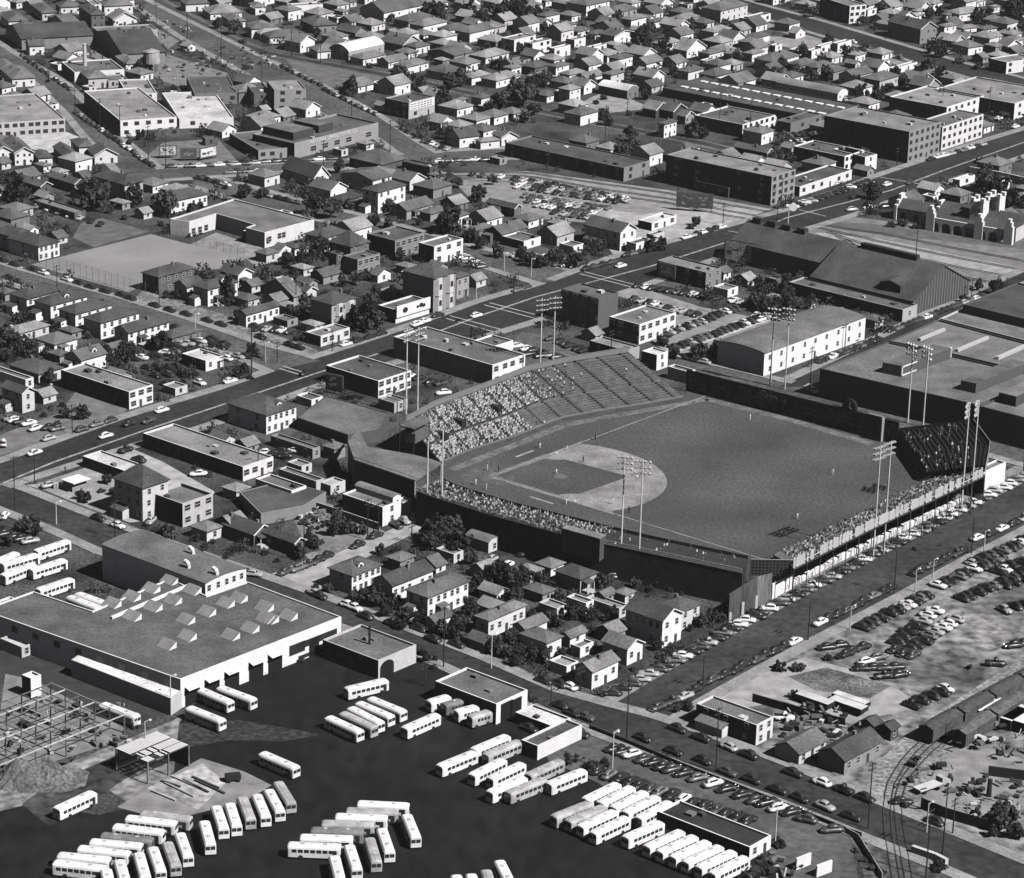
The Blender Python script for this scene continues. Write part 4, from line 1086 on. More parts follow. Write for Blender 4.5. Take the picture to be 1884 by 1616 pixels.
B('B1', 'the left middle blocks', '''
265 204 410 60 7 hip 12 80 w=4,1 | dark-roofed house with white flank beside the playground | house | house | the white-flanked house by the playground
125 150 250 -60 7 hip 12 40
-20 100 120 -140 7 hip 12 40
1096 416 1342 985 8 hip 13 12 | large dark hip-roofed house at the playground corner | house | house | the large dark playground house
1292 482 1407 1205 6 gu 15 60
1437 502 1642 1335 8 hip 14 82 | tall white hip-roofed house beside the dark conifer | house | house | the tall white house by the conifer
1646 402 1742 1520 6 gv 14 82
185 567 420 65 7.5 hip 11 82 w=4,1 | first dark hip-roofed house from left in the row of four | house | house | the row of four hip-roofed houses
350 612 600 238 7.5 hip 11 82 w=4,1 | second dark hip-roofed house from left in the row of four | house
521 672 770 408 7.5 hip 11 82 w=4,1 | third dark hip-roofed house from left in the row of four | house
696 732 960 578 7.5 hip 11 82 w=5,1 | fourth dark hip-roofed house from left in the row of four | house
886 797 1167 790 7 gu 11 82 w=6,1 | long white house with dark gabled roof right of the row of four | house | house | the long white gabled house
1702 672 1930 1645 6 gu 14 82 w=6,1 | long white house with gabled roof beside the conifer | house
22 762 102 -40 4 gv 16 55
130 805 337 85 3.5 hip 35 60
376 882 532 248 5 hip 22 82
562 986 732 450 6 gu 20 82
267 1087 427 65 4.5 hip 16 65
176 1122 232 -60 4 f 22 80
152 1218 237 12 8 gv 13 60 H=6 | dark two-storey house with white gable trim by the gravel lot | house | house | the dark white-gabled house
892 1207 1057 420 7 f 38 82 w=3,0 | low flat-roofed store with white front on the avenue | store | store | the flat-roofed store
1422 992 1545 1258 4.5 f 52 80 w=2,3 | small white car-lot office with column porch | office | office | the car-lot office
1190 838 1390 1160 3 hip 15 20
742 912 852 700 3.5 gu 24 50
''')
B('B2', 'the centre blocks', '''
75 262 162 0 4 hip 24 60
161 237 257 120 4 gv 22 80
272 217 372 228 4 hip 14 80
466 147 640 345 7 hip 13 70
657 207 785 515 8 hip 13 14 pitch=.9
966 162 1168 770 8 f 15 24 w=5,0 H=6.5 | dark flat-roofed apartment house beside the white three-storey block | apartment_building | apartment building | the dark apartment house
1236 202 1436 1128 9 f 22 82 w=3,2 H=6.5 | white three-storey block facing the avenue side | apartment_building | apartment building | the white three-storey block
706 292 862 605 8 f 18 24 w=4,1
560 255 607 505 9 f 12 10
846 402 936 838 3 gv 22 80
470 410 586 380 4 gu 16 30
1232 427 1386 1020 12 hip 14 30 w=4,0 H=11.2 | tall ornate two-storey house with bay windows on the avenue | house | house | the bay-windowed house
1392 422 1478 1330 10 hip 14 35
970 640 1202 850 6 f 20 82 w=0,0 | low shop with a broad white signboard front on the avenue | shop | shop | the signboard shop
527 607 692 385 11 hip 13 40 w=3,0 H=7.5 | tall narrow-fronted old house with black side wall beside the big tree | house | house | the old house by the big tree
452 822 652 345 4.5 f 28 70 w=4,0 | corner shop with pale parapet at the avenue crossing | shop | shop | the corner shop
265 547 332 -20 4 gu 28 40
352 517 422 240 5 gv 14 60
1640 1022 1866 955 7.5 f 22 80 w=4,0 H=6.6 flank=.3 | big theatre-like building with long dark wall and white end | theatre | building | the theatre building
1642 896 1782 1495 4 f 20 82 w=0,0
850 1132 1076 488 7 f 15 82 w=5,0 | flat-roofed building with white end wall beside the floodlight poles | commercial_building | building | the white-ended building
960 1285 1052 850 4 f 25 45
75 1372 282 -190 7.5 hip 13 82 w=5,2 H=5.6 | large white two-storey house with dark hip roof beside the avenue | house | house | the large white avenue house
545 1605 622 470 4.5 hip 28 28
1500 102 1602 1470 5 hip 22 80
1702 117 1877 1590 5 gu 22 14
''')
B('B3', 'the avenue car lots', '''
90 167 207 -60 4 f 20 82 w=1,0 | small white service station with wide opening | service_station | service station | the small service station
430 202 502 335 4 f 25 82
757 107 867 510 8 gv 14 78 w=2,4 H=6.6 | two-storey house with a curved white gable front on the avenue | house | house | the curved-gable building
866 182 972 800 5 f 20 82
986 122 1062 962 6 f 22 60
1350 382 1457 1010 8 f 35 24 w=2,4 H=5.8 | two-storey grey building with a white rear end beside the avenue | commercial_building | building | the grey two-storey building
1500 502 1572 1400 3.5 f 40 80
606 562 742 348 12 f 20 12 w=0,4 H=10.6 | tall black-walled building at the avenue corner | commercial_building | building | the tall black-walled building
890 742 1142 680 8.5 f 30 82 w=5,4 | white-walled flat-roofed building beside the parking rows | commercial_building | building | the white-walled building
802 922 890 545 5 f 45 38 w=0,2 | long low building with pale roof behind the grandstand | long_building | building | the long low building
1010 952 1087 905 8 f 60 82 w=1,0 H=5 | white block behind the end of the grandstand | building_block | building | the white block
1230 1070 1275 1085 5 f 30 82 w=0,0
''')
B('B4', 'the dark sheds', '''
500 318 720 -140 9 gv 13 10 w=0,0 pitch=.62 H=7 | long dark hangar with four roof vents beside the avenue | hangar | hangar | the long hangar
1112 580 1505 410 8 gv 14 9 w=0,0 pitch=.5 H=5 | wide dark hangar with ribbed end wall beside the railway yard | hangar | hangar | the wide hangar
1042 640 1142 255 5.5 f 20 45 w=1,0 | long low lean-to shed with pale end below the hangars | lean_to_shed | shed | the lean-to shed
160 430 202 90 3 f 35 10
85 945 785 -235 8.5 bu 26 82 w=9,0 pitch=.05 H=7.2 | white building with broad arched roof and many windows | warehouse | warehouse | the white arched-roof building
''')
B('C1', 'the blocks left of the ballpark', '''
1680 222 1890 988 5.5 f 38 75 w=4,0 | long flat-roofed building with dark flank beside the white avenue house | commercial_building | building | the long flat-roofed building
857 248 985 570 4 f 68 70 w=0,0 | low building with a bright white roof in the corner car lot | office_building | building | the bright-roofed low building
985 372 1162 790 10.5 hip 13 60 pitch=.9 w=2,3 H=9.2 | tall old tower-roofed house in the corner car lot | house | house | the tall old house
1262 478 1472 1042 7 f 30 50 w=3,0 par=0.9 H=6.5 | brick building with stepped parapet beside the tall old house | brick_building | building | the stepped-parapet building
1430 672 1532 1322 4 hip 30 65
1620 642 1722 1478 4.5 gu 32 14
1755 690 1879 1545 5 gv 11 12
1420 1032 1702 705 9 bv 24 82 w=5,0 pitch=.05 H=9 | two-storey bus depot office block with curved white end | depot_building | building | the depot office block
150 1470 158 0 3 f 60 50
''')
B('C2', 'the sheds behind home plate', '''
395 100 447 105 4 f 28 30
250 388 352 0 5 f 28 80 w=1,0
420 322 442 160 5 f 28 50 w=0,0
520 352 622 440 4 f 50 60
880 502 1007 600 7 f 38 82 w=1,0 | white-ended flat-roofed shop building behind the ballpark | commercial_building | building | the white-ended shop
950 442 1006 690 8.6 bv 40 82 w=0,0
1020 470 1082 1000 6 f 25 80 w=0,0
270 748 337 -200 5 gv 10 14 | broad dark bungalow with low gabled roof beside the pale alley | house | house | the broad dark bungalow
667 978 867 512 7 hip 16 82 w=5,1 | left white house of the three at the alley corner | house | house | the alley corner house
947 1042 1226 815 6.5 gu 10 82 w=6,1 | middle white house with black gabled roof below the alley corner | house | house | the black-roofed white house
1192 1127 1472 1045 7.5 hip 20 82 w=6,2 H=5.7 | right white two-storey house with many windows below the alley corner | house | house | the many-windowed house
1612 1287 1867 1525 6.5 hip 30 70 w=5,1 | pale hip-roofed house among dark trees | house | house | the pale hip-roofed house
1612 752 1692 1455 3.5 bv 30 60 | small rounded-roof shed at the ballpark wall | shed | shed
1240 1292 1357 1212 3 gu 22 80
1000 878 1097 912 4 hip 24 24
850 1562 1112 465 6 f 24 55 w=0,0 | flat-roofed depot wash house with arched opening and pipe chimney | wash_house | building | the depot wash house
''')
B('C3', 'the houses below the ballpark', '''
480 1002 592 308 5 hip 14 45
750 1202 812 520 3.5 f 40 60
520 1166 572 385 3.5 f 35 82
1050 1288 1182 795 9 gv 12 82 w=2,5 H=6.9 | tall gable-fronted house with white balconies and long dark flank | house | house | the balcony house
1170 1232 1306 1008 7 hip 13 60
247 1442 350 70 6 hip 24 82 w=2,1
100 1345 250 28 4.5 gu 26 75
790 1112 852 735 4 hip 30 60
650 1120 720 600 4 gu 24 30
410 1402 517 378 4 gu 26 82
480 1472 572 418 3.5 f 32 80
805 1482 912 638 6 gv 28 82 w=2,1 | white gabled cottage with a hooded porch by the side street | house | house | the white gabled cottage
''')
B('D2', 'the depot', '''
1666 412 1882 1243 6 f 24 82 w=0,0 H=5 | big plain grey-roofed bus shed with white end | bus_shed | shed | the grey-roofed bus shed
''')
B('D3', 'the depot corner', '''
562 186 742 445 6.5 gu 32 82 w=3,1 | white gabled house with chimney at the street junction | house | house | the white corner house
290 566 412 30 3.5 f 75 75 w=0,0 | low bright-roofed annex of the bus shed | annex | building | the bright-roofed annex
185 702 492 72 4.5 f 15 75 w=0,0 | narrow dark-roofed block with long white side by the staff lot | office_block | building | the narrow dark-roofed block
1652 1402 1800 1015 4 f 6 82 w=2,0 | low depot office with nearly black roof behind the bus row | depot_office | building | the black-roofed depot office
1700 558 1815 1282 6.5 f 26 70 w=2,3 | flat-roofed dark house with white end by the street | house | house | the flat-roofed dark house
''')
B('D4', 'the dirt lot', '''
325 755 512 160 4 gu 24 60 w=3,0 | low grey-roofed workshop beside the railway siding | workshop | workshop | the low workshop
640 802 896 458 5 gu 13 28 w=4,0 | dark-roofed shed with white-framed windows beside the siding | workshop | workshop | the white-windowed shed
840 560 892 752 4 gu 12 10
960 590 1010 895 4 gu 10 8
''')
# ------------------------------------------------------------ special buildings
def local(o, p): return Vector(p)-o.location
# school
r, b = custom_poly('F', [(313,403),(430,366),(578,404),(487,428),(452,419),(468,413),(398,393),(348,408)], 5.5, .7, .3, 'low white flat-roofed school bent round a paved court', 'school', 'school')
land('the school', 450, 400)
U50 = Vector((math.cos(R(50)), math.sin(R(50)), 0)); V50 = Vector((-U50.y, U50.x, 0))
def wins_on(root, c, pts, z, w, h, side='y', rz=R(50), name='window', frame=True):
    for x, y in pts:
        p = local(root, gp(c, x, y, z)); me, fr = window_mesh(w, h)
        k = link(name, me, root, p, rz if side == 'y' else rz-math.pi/2)
        if frame: link('frame', fr, k)
wins_on(r, 'B1', [(1338, 95), (1382, 85), (1425, 72)], 2.6, 1.7, 2)
wins_on(r, 'F', [(496, 440), (514, 434), (522, 432), (545, 425), (560, 421)], 3, 1.6, 1.8)
wins_on(r, 'F', [(407, 408), (417, 411), (436, 416), (447, 419)], 3, 2.2, 2.2, 'x')
building('B1', 1828, 132, 1885, 1680, 3.6, 'f', .3, .75, 'low annex in the court corner of the white school', 'annex', cat='building', win=(1, 0), U=50)
building('B1', 1312, 45, 1360, 1172, 4.2, 'f', .28, .3, 'grey lean-to on the left end of the white school', 'annex', cat='building', win=(2, 0), U=50)
# bus depot main hall
HD = 7.0
r, b = custom_poly('F', [(-34,1122),(61,1088),(170,1124),(313,1064),(380,1096),(455,1070),(628,1135),(332,1250)], HD, .8, .19, 'large bus depot hall with rows of slanted skylights and white front', 'bus_depot', 'bus depot', par=.35)
land('the bus depot hall', 300, 1180)
depot = r; roof_o = [o for o in r.children if o.name.startswith('roof')][0]
SKM = mat('skylight_glass', .2, .4, .6, .1, 3, .15)
def skylight(c, x, y):
    p = local(depot, gp(c, x, y, HD-.3)); mb = MB(); u = U50*2.5; v = V50*4.3; z0 = Vector((0, 0, 0)); k = Vector((0, 0, 1.5))
    P = [p, p+u, p+u+v, p+v]
    # glazed plane sloping up towards the street end, white triangular cheeks
    mb.add([P[0], P[1], P[2], P[3], P[1]+k, P[2]+k], [(0, 1, 4), (2, 3, 5), (1, 2, 5, 4)], 1)
    mb.add([P[0], P[1]+k, P[2]+k, P[3]], [(0, 1, 2, 3)], 0)
    for t in range(1, 8):
        a = P[0].lerp(P[3], t/8)+Vector((0, 0, .05)); e = P[1].lerp(P[2], t/8)+k+Vector((0, 0, .05)); mb.bar(a, e, .05, 2)
    mb.build('skylight', [SKM, WHITE, mat('glazing_bar', .4)], roof_o)
for x, y in ((1185,1045),(1055,1105),(920,1160),(785,1207),(1340,1115),(1205,1185),(1070,1232),(925,1297),(1660,1170),(1570,1205),(1440,1265),(1295,1320),(1840,1235),(1605,1430),(1740,1380),(1305,1435),(1165,1495),(1845,1312)): skylight('C1', x, y)
for x, y in ((75,1230),(110,1315),(240,1293)): skylight('C2', x, y)
mb = MB(); A = local(depot, g(205,1137,HD)); Bq = local(depot, g(345,1078,HD)); mb.bar(A, Bq, .45); mb.build('parapet', WHITE, roof_o)
# bay doors in the lit front (from the near corner to the far right corner)
fa, fb = g(332,1250,HD), g(628,1135,HD); fd = (fb-fa); fl = Vector((fd.x, fd.y, 0)); fl_len = fl.length; fl.normalize(); frz = math.atan2(fl.y, fl.x)
fa0 = Vector((fa.x, fa.y, 0))
def on_front(s, w, h, z, name, M, t=.12):
    mb = MB(); mb.box((-w/2, -t, z), (w/2, .05, z+h)); k = mb.build(name, M, depot); k.location = local(depot, fa0+fl*s); k.rotation_euler = (0, 0, frz); return k
BAY = mat('door_opening', .012, .9, amp=0, amp2=0)
for i, s in enumerate((3.5, 9.5, 15.5, 23, 29)):
    k = on_front(s, 4.4, 4.2, .02, 'bay_door', BAY)
    mb = MB(); mb.add([(-2.3, -.13, 4.6), (2.3, -.13, 4.6), (2.3, -1.5, 4.2), (-2.3, -1.5, 4.2), (-2.3, -.13, 4.75), (2.3, -.13, 4.75), (2.3, -1.5, 4.35), (-2.3, -1.5, 4.35)], [(0,1,2,3),(4,5,6,7),(1,2,6,5),(2,3,7,6),(3,0,4,7)]); mb.build('canopy', WHITE, k)
on_front(36, 5, 2.5, 2.2, 'window', GLASS); on_front(41.5, 3.2, 4.5, .02, 'bay_door', BAY); on_front(fl_len-8, 13, 1.6, 3, 'window', GLASS); on_front(fl_len-8, 12, .9, .4, 'window', GLASS)
la = g(-34,1122,HD); ld = Vector((la.x-fa.x, la.y-fa.y, 0)); ll = ld.length; ld.normalize()
for i in range(9):
    p = fa0+ld*(4+i*(ll-8)/8); mb = MB(); mb.box((-1, -.1, 4.2), (1, .05, 5.8)); k = mb.build('window', GLASS, depot); k.location = local(depot, p); k.rotation_euler = (0, 0, math.atan2(ld.y, ld.x)+math.pi)
r_, b_ = custom_poly('F', [(131,1214),(152,1200),(338,1268),(314,1285)], 4.2, .55, .85, 'low annex with bright white roof along the depot wall', 'annex', 'building', par=.05)
for i in range(8):
    p = local(r_, g(131+183*(i+.6)/8.3, 1214+71*(i+.6)/8.3, 2.2)); me, fr = window_mesh(1.2, 1.5); k = link('window', me, r_, p, math.atan2(ld.y, ld.x)+math.pi); link('frame', fr, k)
dep = NAMED['the depot office block'][0]; ro = [o for o in dep.children if o.name.startswith('roof')][0]
for x, y in ((1335, 840), (1305, 935), (1500, 985)):
    p = gp('C1', x, y, 9.2)-dep.location; p = Matrix.Rotation(-dep.rotation_euler[2], 3, 'Z') @ p; mb = MB()
    pts = [p+Vector((0, .0, 0)), p+Vector((0, 0, 1.3)), p+Vector((0, .5, 1.9)), p+Vector((0, 1.3, 2.0))]
    for i in range(3): mb.bar(pts[i], pts[i+1], .5, 0, 8)
    mb.build('roof_cowl', WHITE, ro)
wash = [o for o in BLD if o[0]['label'].startswith('flat-roofed depot wash')][0]
mb = MB(); mb.bar((wash[4]*.5, wash[5]*.5, wash[6]-.6), (wash[4]*.5, wash[5]*.5, wash[6]+4), .3, 0, 8); mb.build('chimney', DARK, [o for o in wash[0].children if o.name.startswith('roof')][0])
mb = MB(); n = 9; q = [(.6, .02), (5.2, .02)]+[(2.9+2.3*math.cos(math.pi*i/8), 2.3+1.5*math.sin(math.pi*i/8)) for i in range(9)]
mb.add([(x, -.04, z) for x, z in q]+[(x, .02, z) for x, z in q], [tuple(range(11)), tuple(range(21, 10, -1))]+[(i, (i+1) % 11, 11+(i+1) % 11, 11+i) for i in range(11)]); mb.build('doorway', BAY, wash[0])
bs = [o for o in BLD if o[0]['label'].startswith('big plain grey')][0]
mb = MB(); mb.box((1.5, -.08, .02), (5.5, .03, 4.4)); mb.build('bay_door', BAY, bs[0]); mb = MB(); mb.box((bs[4]-6, -.08, .02), (bs[4]-2, .03, 4.2)); mb.build('bay_door', BAY, bs[0])
# workshop monitors and sign
ws, ww_, wd_ = NAMED['the long brick workshop']; wro = [o for o in ws.children if o.name.startswith('roof')][0]
for a, e, nm in ((.1, .36, 0), (.42, .64, 1)):
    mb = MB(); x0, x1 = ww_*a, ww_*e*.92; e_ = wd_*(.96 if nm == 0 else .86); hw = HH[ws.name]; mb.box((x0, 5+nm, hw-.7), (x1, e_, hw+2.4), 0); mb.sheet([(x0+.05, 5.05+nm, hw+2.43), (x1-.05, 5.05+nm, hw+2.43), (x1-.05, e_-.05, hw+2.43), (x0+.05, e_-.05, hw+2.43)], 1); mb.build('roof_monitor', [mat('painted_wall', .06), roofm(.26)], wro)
for s in (.22, .36, .5, .64, .88): add_window(ws, 'y', ww_*s, 2.3, 3.2, 1.9)
FONT = {}
def text(s, size, M, parent, loc, rot, name='sign_lettering', ext=.03):
    cu = bpy.data.curves.new(name, 'FONT'); cu.body = s; cu.size = size; cu.extrude = ext; cu.align_x = 'CENTER'
    o = bpy.data.objects.new(name+'_tmp', cu); COL.objects.link(o); dg = bpy.context.evaluated_depsgraph_get(); dg.update()
    me = bpy.data.meshes.new_from_object(o.evaluated_get(dg)); bpy.data.objects.remove(o); me.materials.clear(); me.materials.append(M)
    k = link(name, me, parent); k.location = loc; k.rotation_euler = rot; return k
text('NATIONAL UPHOLSTERING CO.', 1.9, WHITE, ws, (ww_*.46, -.12, HH[ws.name]-1.6), (math.pi/2, 0, 0))
sp, sw_, sd_ = NAMED['the sign-painted building']; mb = MB(); mb.box((.6, -.12, 3.4), (sw_-.4, .0, 6.5)); k = mb.build('sign_panel', WHITE, sp)
mb = MB()
for i in range(3):
    for j in range(7): mb.box((1.4+j*(sw_-2.6)/7, -.15, 5.6-i*.9), (1.4+(j+.75)*(sw_-2.6)/7, -.12, 6.0-i*.9))
mb.build('painted_words', mat('door_paint', .25), k)
# white signboard shop front
sh, sw2, sd2 = NAMED['the signboard shop']; mb = MB(); mb.box((0, -.5, 1.9), (sw2, -.1, 5.6)); k = mb.build('signboard', WHITE, sh)
mb = MB()
for cx, cz, rr in ((.25, 3.8, .95), (.72, 3.9, .75), (.8, 3.6, .65), (.62, 3.7, .5)):
    q = [(sw2*cx+rr*1.3*math.cos(i*.7), -.53, cz+rr*math.sin(i*.7)) for i in range(9)]; mb.add(q, [tuple(range(9))])
mb.build('painted_emblem', DARK, k)
for nm_, xs in (('the bay-windowed house', (.22, .72)), ('the old house by the big tree', (.3, .75))):
    bh, bw_, bd_ = NAMED[nm_]; hh = HH[bh.name]
    for t in xs:
        X = bw_*t; mb = MB(); mb.prism([(X-1.5, -.02), (X-.9, -1.0), (X+.9, -1.0), (X+1.5, -.02)], .4, hh-.1); mb.prism([(X-1.7, -.02), (X-1.0, -1.2), (X+1.0, -1.2), (X+1.7, -.02)], hh*.5-.15, hh*.5+.1); bay = mb.build('bay_window', wallm(.6), bh)
        for z in (hh*.27, hh*.74): mb = MB(); mb.box((X-.6, -1.06, z-.9), (X+.6, -.98, z+.9)); mb.build('pane', GLASS, bay)
# skylight shed dashes
ss, s_w, s_d = NAMED['the skylight shed']; sro = [o for o in ss.children if o.name.startswith('roof')][0]
for row in (.28, .72):
    for i in range(14):
        mb = MB(); y = s_d*(i+.6)/14.5; mb.box((s_w*row-1.1, y-1.6, HH[ss.name]-.6), (s_w*row+1.1, y+1.6, HH[ss.name]-.15)); mb.build('skylight', WHITE, sro)
# hangar vents
hg, hw_, hd_ = NAMED['the long hangar']; hro = [o for o in hg.children if o.name.startswith('roof')][0]
ridge = HH[hg.name]+.62*hw_/2
for i in range(4):
    y = hd_*(.42+i*.16); mb = MB(); mb.box((hw_/2-1.1, y-1.7, ridge-.5), (hw_/2+1.1, y+1.7, ridge+1.4)); mb.build('roof_vent', roofm(.06), hro)
wg, gw_, gd_ = NAMED['the wide hangar']; gro = [o for o in wg.children if o.name.startswith('roof')][0]; gh = HH[wg.name]; rid = gh+.5*gw_/2
mb = MB(); mb.box((gw_/2-1, gd_*.25, rid-.6), (gw_/2+1, gd_*.8, rid+1.5)); mb.build('roof_monitor', roofm(.05), gro)
mb = MB(); mb.add([(1.5, 6, gh+.6), (1.5, 14, gh+.6), (8, 6, gh+4), (8, 14, gh+4), (1.5, 6, gh+3.4), (1.5, 14, gh+3.4), (1.2, 10, gh+4.6), (9, 10, gh+4.8)], [(0,1,5,6,4),(0,4,2),(1,3,5),(4,6,7,2),(6,5,3,7)]); mb.build('dormer', roofm(.12), gro)
mb = MB()
for i in range(int(gw_/1.6)):
    x = .8+i*1.6; top = gh+.5*min(x, gw_-x)-.4; mb.box((x-.18, -.16, .1), (x+.18, .02, top))
mb.build('wall_rib', mat('painted_wall', .2), wg)
# the big factory on the right
def fac(pts, h, wv, rv, lab): return custom_poly('F', pts, h, wv, rv, lab, 'factory', 'factory')
f1, fb1 = fac([(1509,678),(1634,629),(1720,647),(1920,693),(1800,745)], 9, .1, .26, 'big flat-roofed factory with black front wall beside the ballpark')
land('the big flat-roofed factory', 1600, 670)
f2, fb2 = fac([(1636,627),(1726,588),(1960,650),(1925,691),(1724,644)], 9.3, .1, .3, 'middle factory block with white roof ridges behind the big factory')
f3, fb3 = fac([(1730,586),(1772,567),(1960,612),(1960,645)], 9.6, .55, .3, 'narrow pale-roofed factory strip with a white end wall')
f4, fb4 = fac([(1772,560),(1872,520),(1990,545),(1990,612)], 12, .1, .12, 'dark-roofed tall factory block at the right edge')
f5, fb5 = fac([(1802,747),(1925,695),(2030,720),(2010,800)], 9.2, .1, .3, 'factory block at the right edge with a white-edged roof gutter')
def on_roof(root, pts, z0, z1, M, name, top=None):
    ro = [o for o in root.children if o.name.startswith('roof')][0]
    P = [local(root, g(x, y, z1)) for x, y in pts]
    ar = sum(P[i-1].x*P[i].y-P[i].x*P[i-1].y for i in range(len(P)))
    if ar < 0: P.reverse()
    mb = MB(); mb.prism([(p.x, p.y) for p in P], z0, z1, 0)
    if top: mb.sheet([(p.x, p.y, z1+.03) for p in P], 1)
    return mb.build(name, [M, top] if top else M, ro)
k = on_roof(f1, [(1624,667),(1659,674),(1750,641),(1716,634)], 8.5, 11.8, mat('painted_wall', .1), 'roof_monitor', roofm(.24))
mb = MB(); A, E = local(f1, g(1660,683,10.2)), local(f1, g(1750,648,10.2))
for dz in (-1.3, 1.3): mb.bar(A+Vector((0,0,dz)), E+Vector((0,0,dz)), .28)
for q in (A, E): mb.bar(q+Vector((0,0,-1.3)), q+Vector((0,0,1.3)), .28)
mb.build('white_frame', WHITE, k)
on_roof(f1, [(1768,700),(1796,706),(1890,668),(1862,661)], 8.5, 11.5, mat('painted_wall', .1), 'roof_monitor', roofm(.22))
on_roof(f2, [(1690,622),(1694,623),(1740,604),(1736,603)], 8.8, 9.7, mat('painted_wall', .5), 'roof_ridge')
on_roof(f2, [(1758,642),(1763,643),(1820,619),(1815,618)], 8.8, 9.7, mat('painted_wall', .5), 'roof_ridge')
on_roof(f2, [(1832,656),(1838,657),(1890,634),(1884,633)], 8.8, 9.8, mat('painted_wall', .5), 'roof_ridge')
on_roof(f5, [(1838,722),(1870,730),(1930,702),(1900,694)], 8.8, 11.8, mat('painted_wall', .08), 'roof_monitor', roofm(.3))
for i in range(7): on_roof(f1, [(1812+i*12,696-i*5),(1815+i*12,697-i*5),(1819+i*12,695-i*5),(1816+i*12,694-i*5)], 8.5, 9.6, mat('roofing', .5), 'roof_vent')
# rubble-roofed building and shed cluster left of the grandstand
custom_poly('F', [(546,768),(600,728),(716,760),(700,790),(640,800)], 3.6, .1, .26, 'low building with a patchy stained flat roof left of the grandstand', 'flat_roofed_building', 'building', par=.2); land('the patchy-roofed building', 630, 775)
custom_poly('F', [(440,905),(520,885),(600,905),(560,930),(480,945)], 3.2, .25, .16, 'low building with a rough dark roof beside the stepped-parapet building', 'flat_roofed_building', 'building', par=.2)
# ------------------------------------------------------------ mission-style complex, right edge
def mission():
    A = gp('A4', 1222, 1500, 5); E = gp('A4', 1790, 1600, 5); d = Vector((E.x-A.x, E.y-A.y, 0)); L = d.length; d.normalize(); rz = math.atan2(d.y, d.x)
    o = thing('mission_building', 'white mission-style building with arcade, stepped gables and twin tower', 'building', (A.x, A.y, 0), rz)
    mb = MB(); n = 7; s = L/n                      # arcade wall: piers and arches
    for i in range(n+1): mb.box((i*s-.5, 0, 0), (i*s+.5, .7, 5))
    for i in range(n):
        x0, x1 = i*s+.5, (i+1)*s-.5; c = (x0+x1)/2; r = (x1-x0)/2
        q = [(c+r*math.cos(t*math.pi/8), 2.2+r*.75*math.sin(t*math.pi/8)) for t in range(9)]
        for k in range(8):
            (a, za), (b_, zb) = q[k], q[k+1]; mb.add([(a, 0, za), (b_, 0, zb), (b_, 0, 5), (a, 0, 5), (a, .7, za), (b_, .7, zb), (b_, .7, 5), (a, .7, 5)], [(0,1,2,3),(4,5,6,7),(0,1,5,4),(2,3,7,6)])
    mb.build('arcade', WHITE, o)
    mb = MB(); mb.box((0, 4.5, 0), (L, 20, 5)); mb.build('wall', wallm(.6), o)
    mb = MB(); mb.sheet([(0, .7, 4.6), (L, .7, 4.6), (L, 4.5, 5.4), (0, 4.5, 5.4)]); mb.add([(0, 4.4, 5.02), (L, 4.4, 5.02), (L, 12, 8.5), (0, 12, 8.5), (L, 20, 5.02), (0, 20, 5.02)], [(0,1,2,3), (3,2,4,5), (0,3,5), (1,4,2)]); ro = mb.build('roof', roofm(.13), o)
    for x, y, w, h in ((L*.42, 5, 5, 12), (L*.53, 11, 5, 13)):
        mb = MB(); mb.box((x, y, 0), (x+w, y+w, h))
        for sx in (0, w-1.2):
            for sy in (0, w-1.2): mb.box((x+sx-.15, y+sy-.15, h), (x+sx+1.35, y+sy+1.35, h+1.3))
        t = mb.build('tower', WHITE, o)
        for sx in (.3, .7):
            m2 = MB(); m2.box((x+w*sx-.4, y-.06, h-4), (x+w*sx+.4, y+.02, h-2.2)); m2.build('window', GLASS, t)
    for x in (-1, L*.56, L-2.5):
        mb = MB(); z = 0
        for wd, z0, z1 in ((3.2, 0, 6.5), (2.2, 6.5, 8), (1.1, 8, 9.2)): mb.box((x+1.6-wd/2, -.3, z0), (x+1.6+wd/2, 1.2, z1))
        mb.build('stepped_gable', WHITE, o)
    land('the white mission-style building', *prj(o.location))
    C_ = gp('A4', 985, 1520, 0); o = thing('mission_house', 'smaller white mission-style building with stepped gable ends', 'building', C_, rz)
    mb = MB(); mb.box((.5, .5, 0), (15.5, 9, 4.5)); mb.build('wall', wallm(.6), o)
    mb = MB(); mb.add([(.3, .3, 4.52), (15.7, .3, 4.52), (15.7, 9.2, 4.52), (.3, 9.2, 4.52), (.3, 4.75, 7.2), (15.7, 4.75, 7.2)], [(0,1,5,4),(2,3,4,5),(0,4,3),(1,2,5)]); mb.build('roof', roofm(.13), o)
    for x in (-.6, 15):
        mb = MB()
        for wd, z0, z1 in ((9.6, 0, 5.5), (6.5, 5.5, 7), (3.2, 7, 8.8)): mb.box((x, 4.75-wd/2, z0), (x+1.1, 4.75+wd/2, z1))
        mb.build('stepped_gable', WHITE, o)
    for x in (3, 8, 12): 
        m2 = MB(); m2.box((x-.8, .42, .1), (x+.8, .55, 3)); m2.build('doorway', BAY, o)
mission()
def wallbar(c, pts, h, t, M, label, name='wall', cat='wall', z0=0):
    P = [gp(c, x, y) for x, y in pts]; b = P[0]; o = thing(name, label, cat, b)
    for i in range(len(P)-1):
        d = (P[i+1]-P[i]); n = Vector((-d.y, d.x, 0)).normalized()*t/2; q = [P[i]-n-b, P[i+1]-n-b, P[i+1]+n-b, P[i]+n-b]
        mb = MB(); mb.prism([(v.x, v.y) for v in q], z0, h); mb.build('panel', M, o)
    return o
wallbar('A4', [(1500, 1205), (1700, 1240), (1900, 1285)], 3, .5, WHITE, 'long low white wall behind the trees at the right edge')
wallbar('D4', [(1165, 1130), (1330, 1200), (1640, 1290)], 2.4, .2, DARK, 'dark board fence along the scrap yard', 'fence', 'fence')
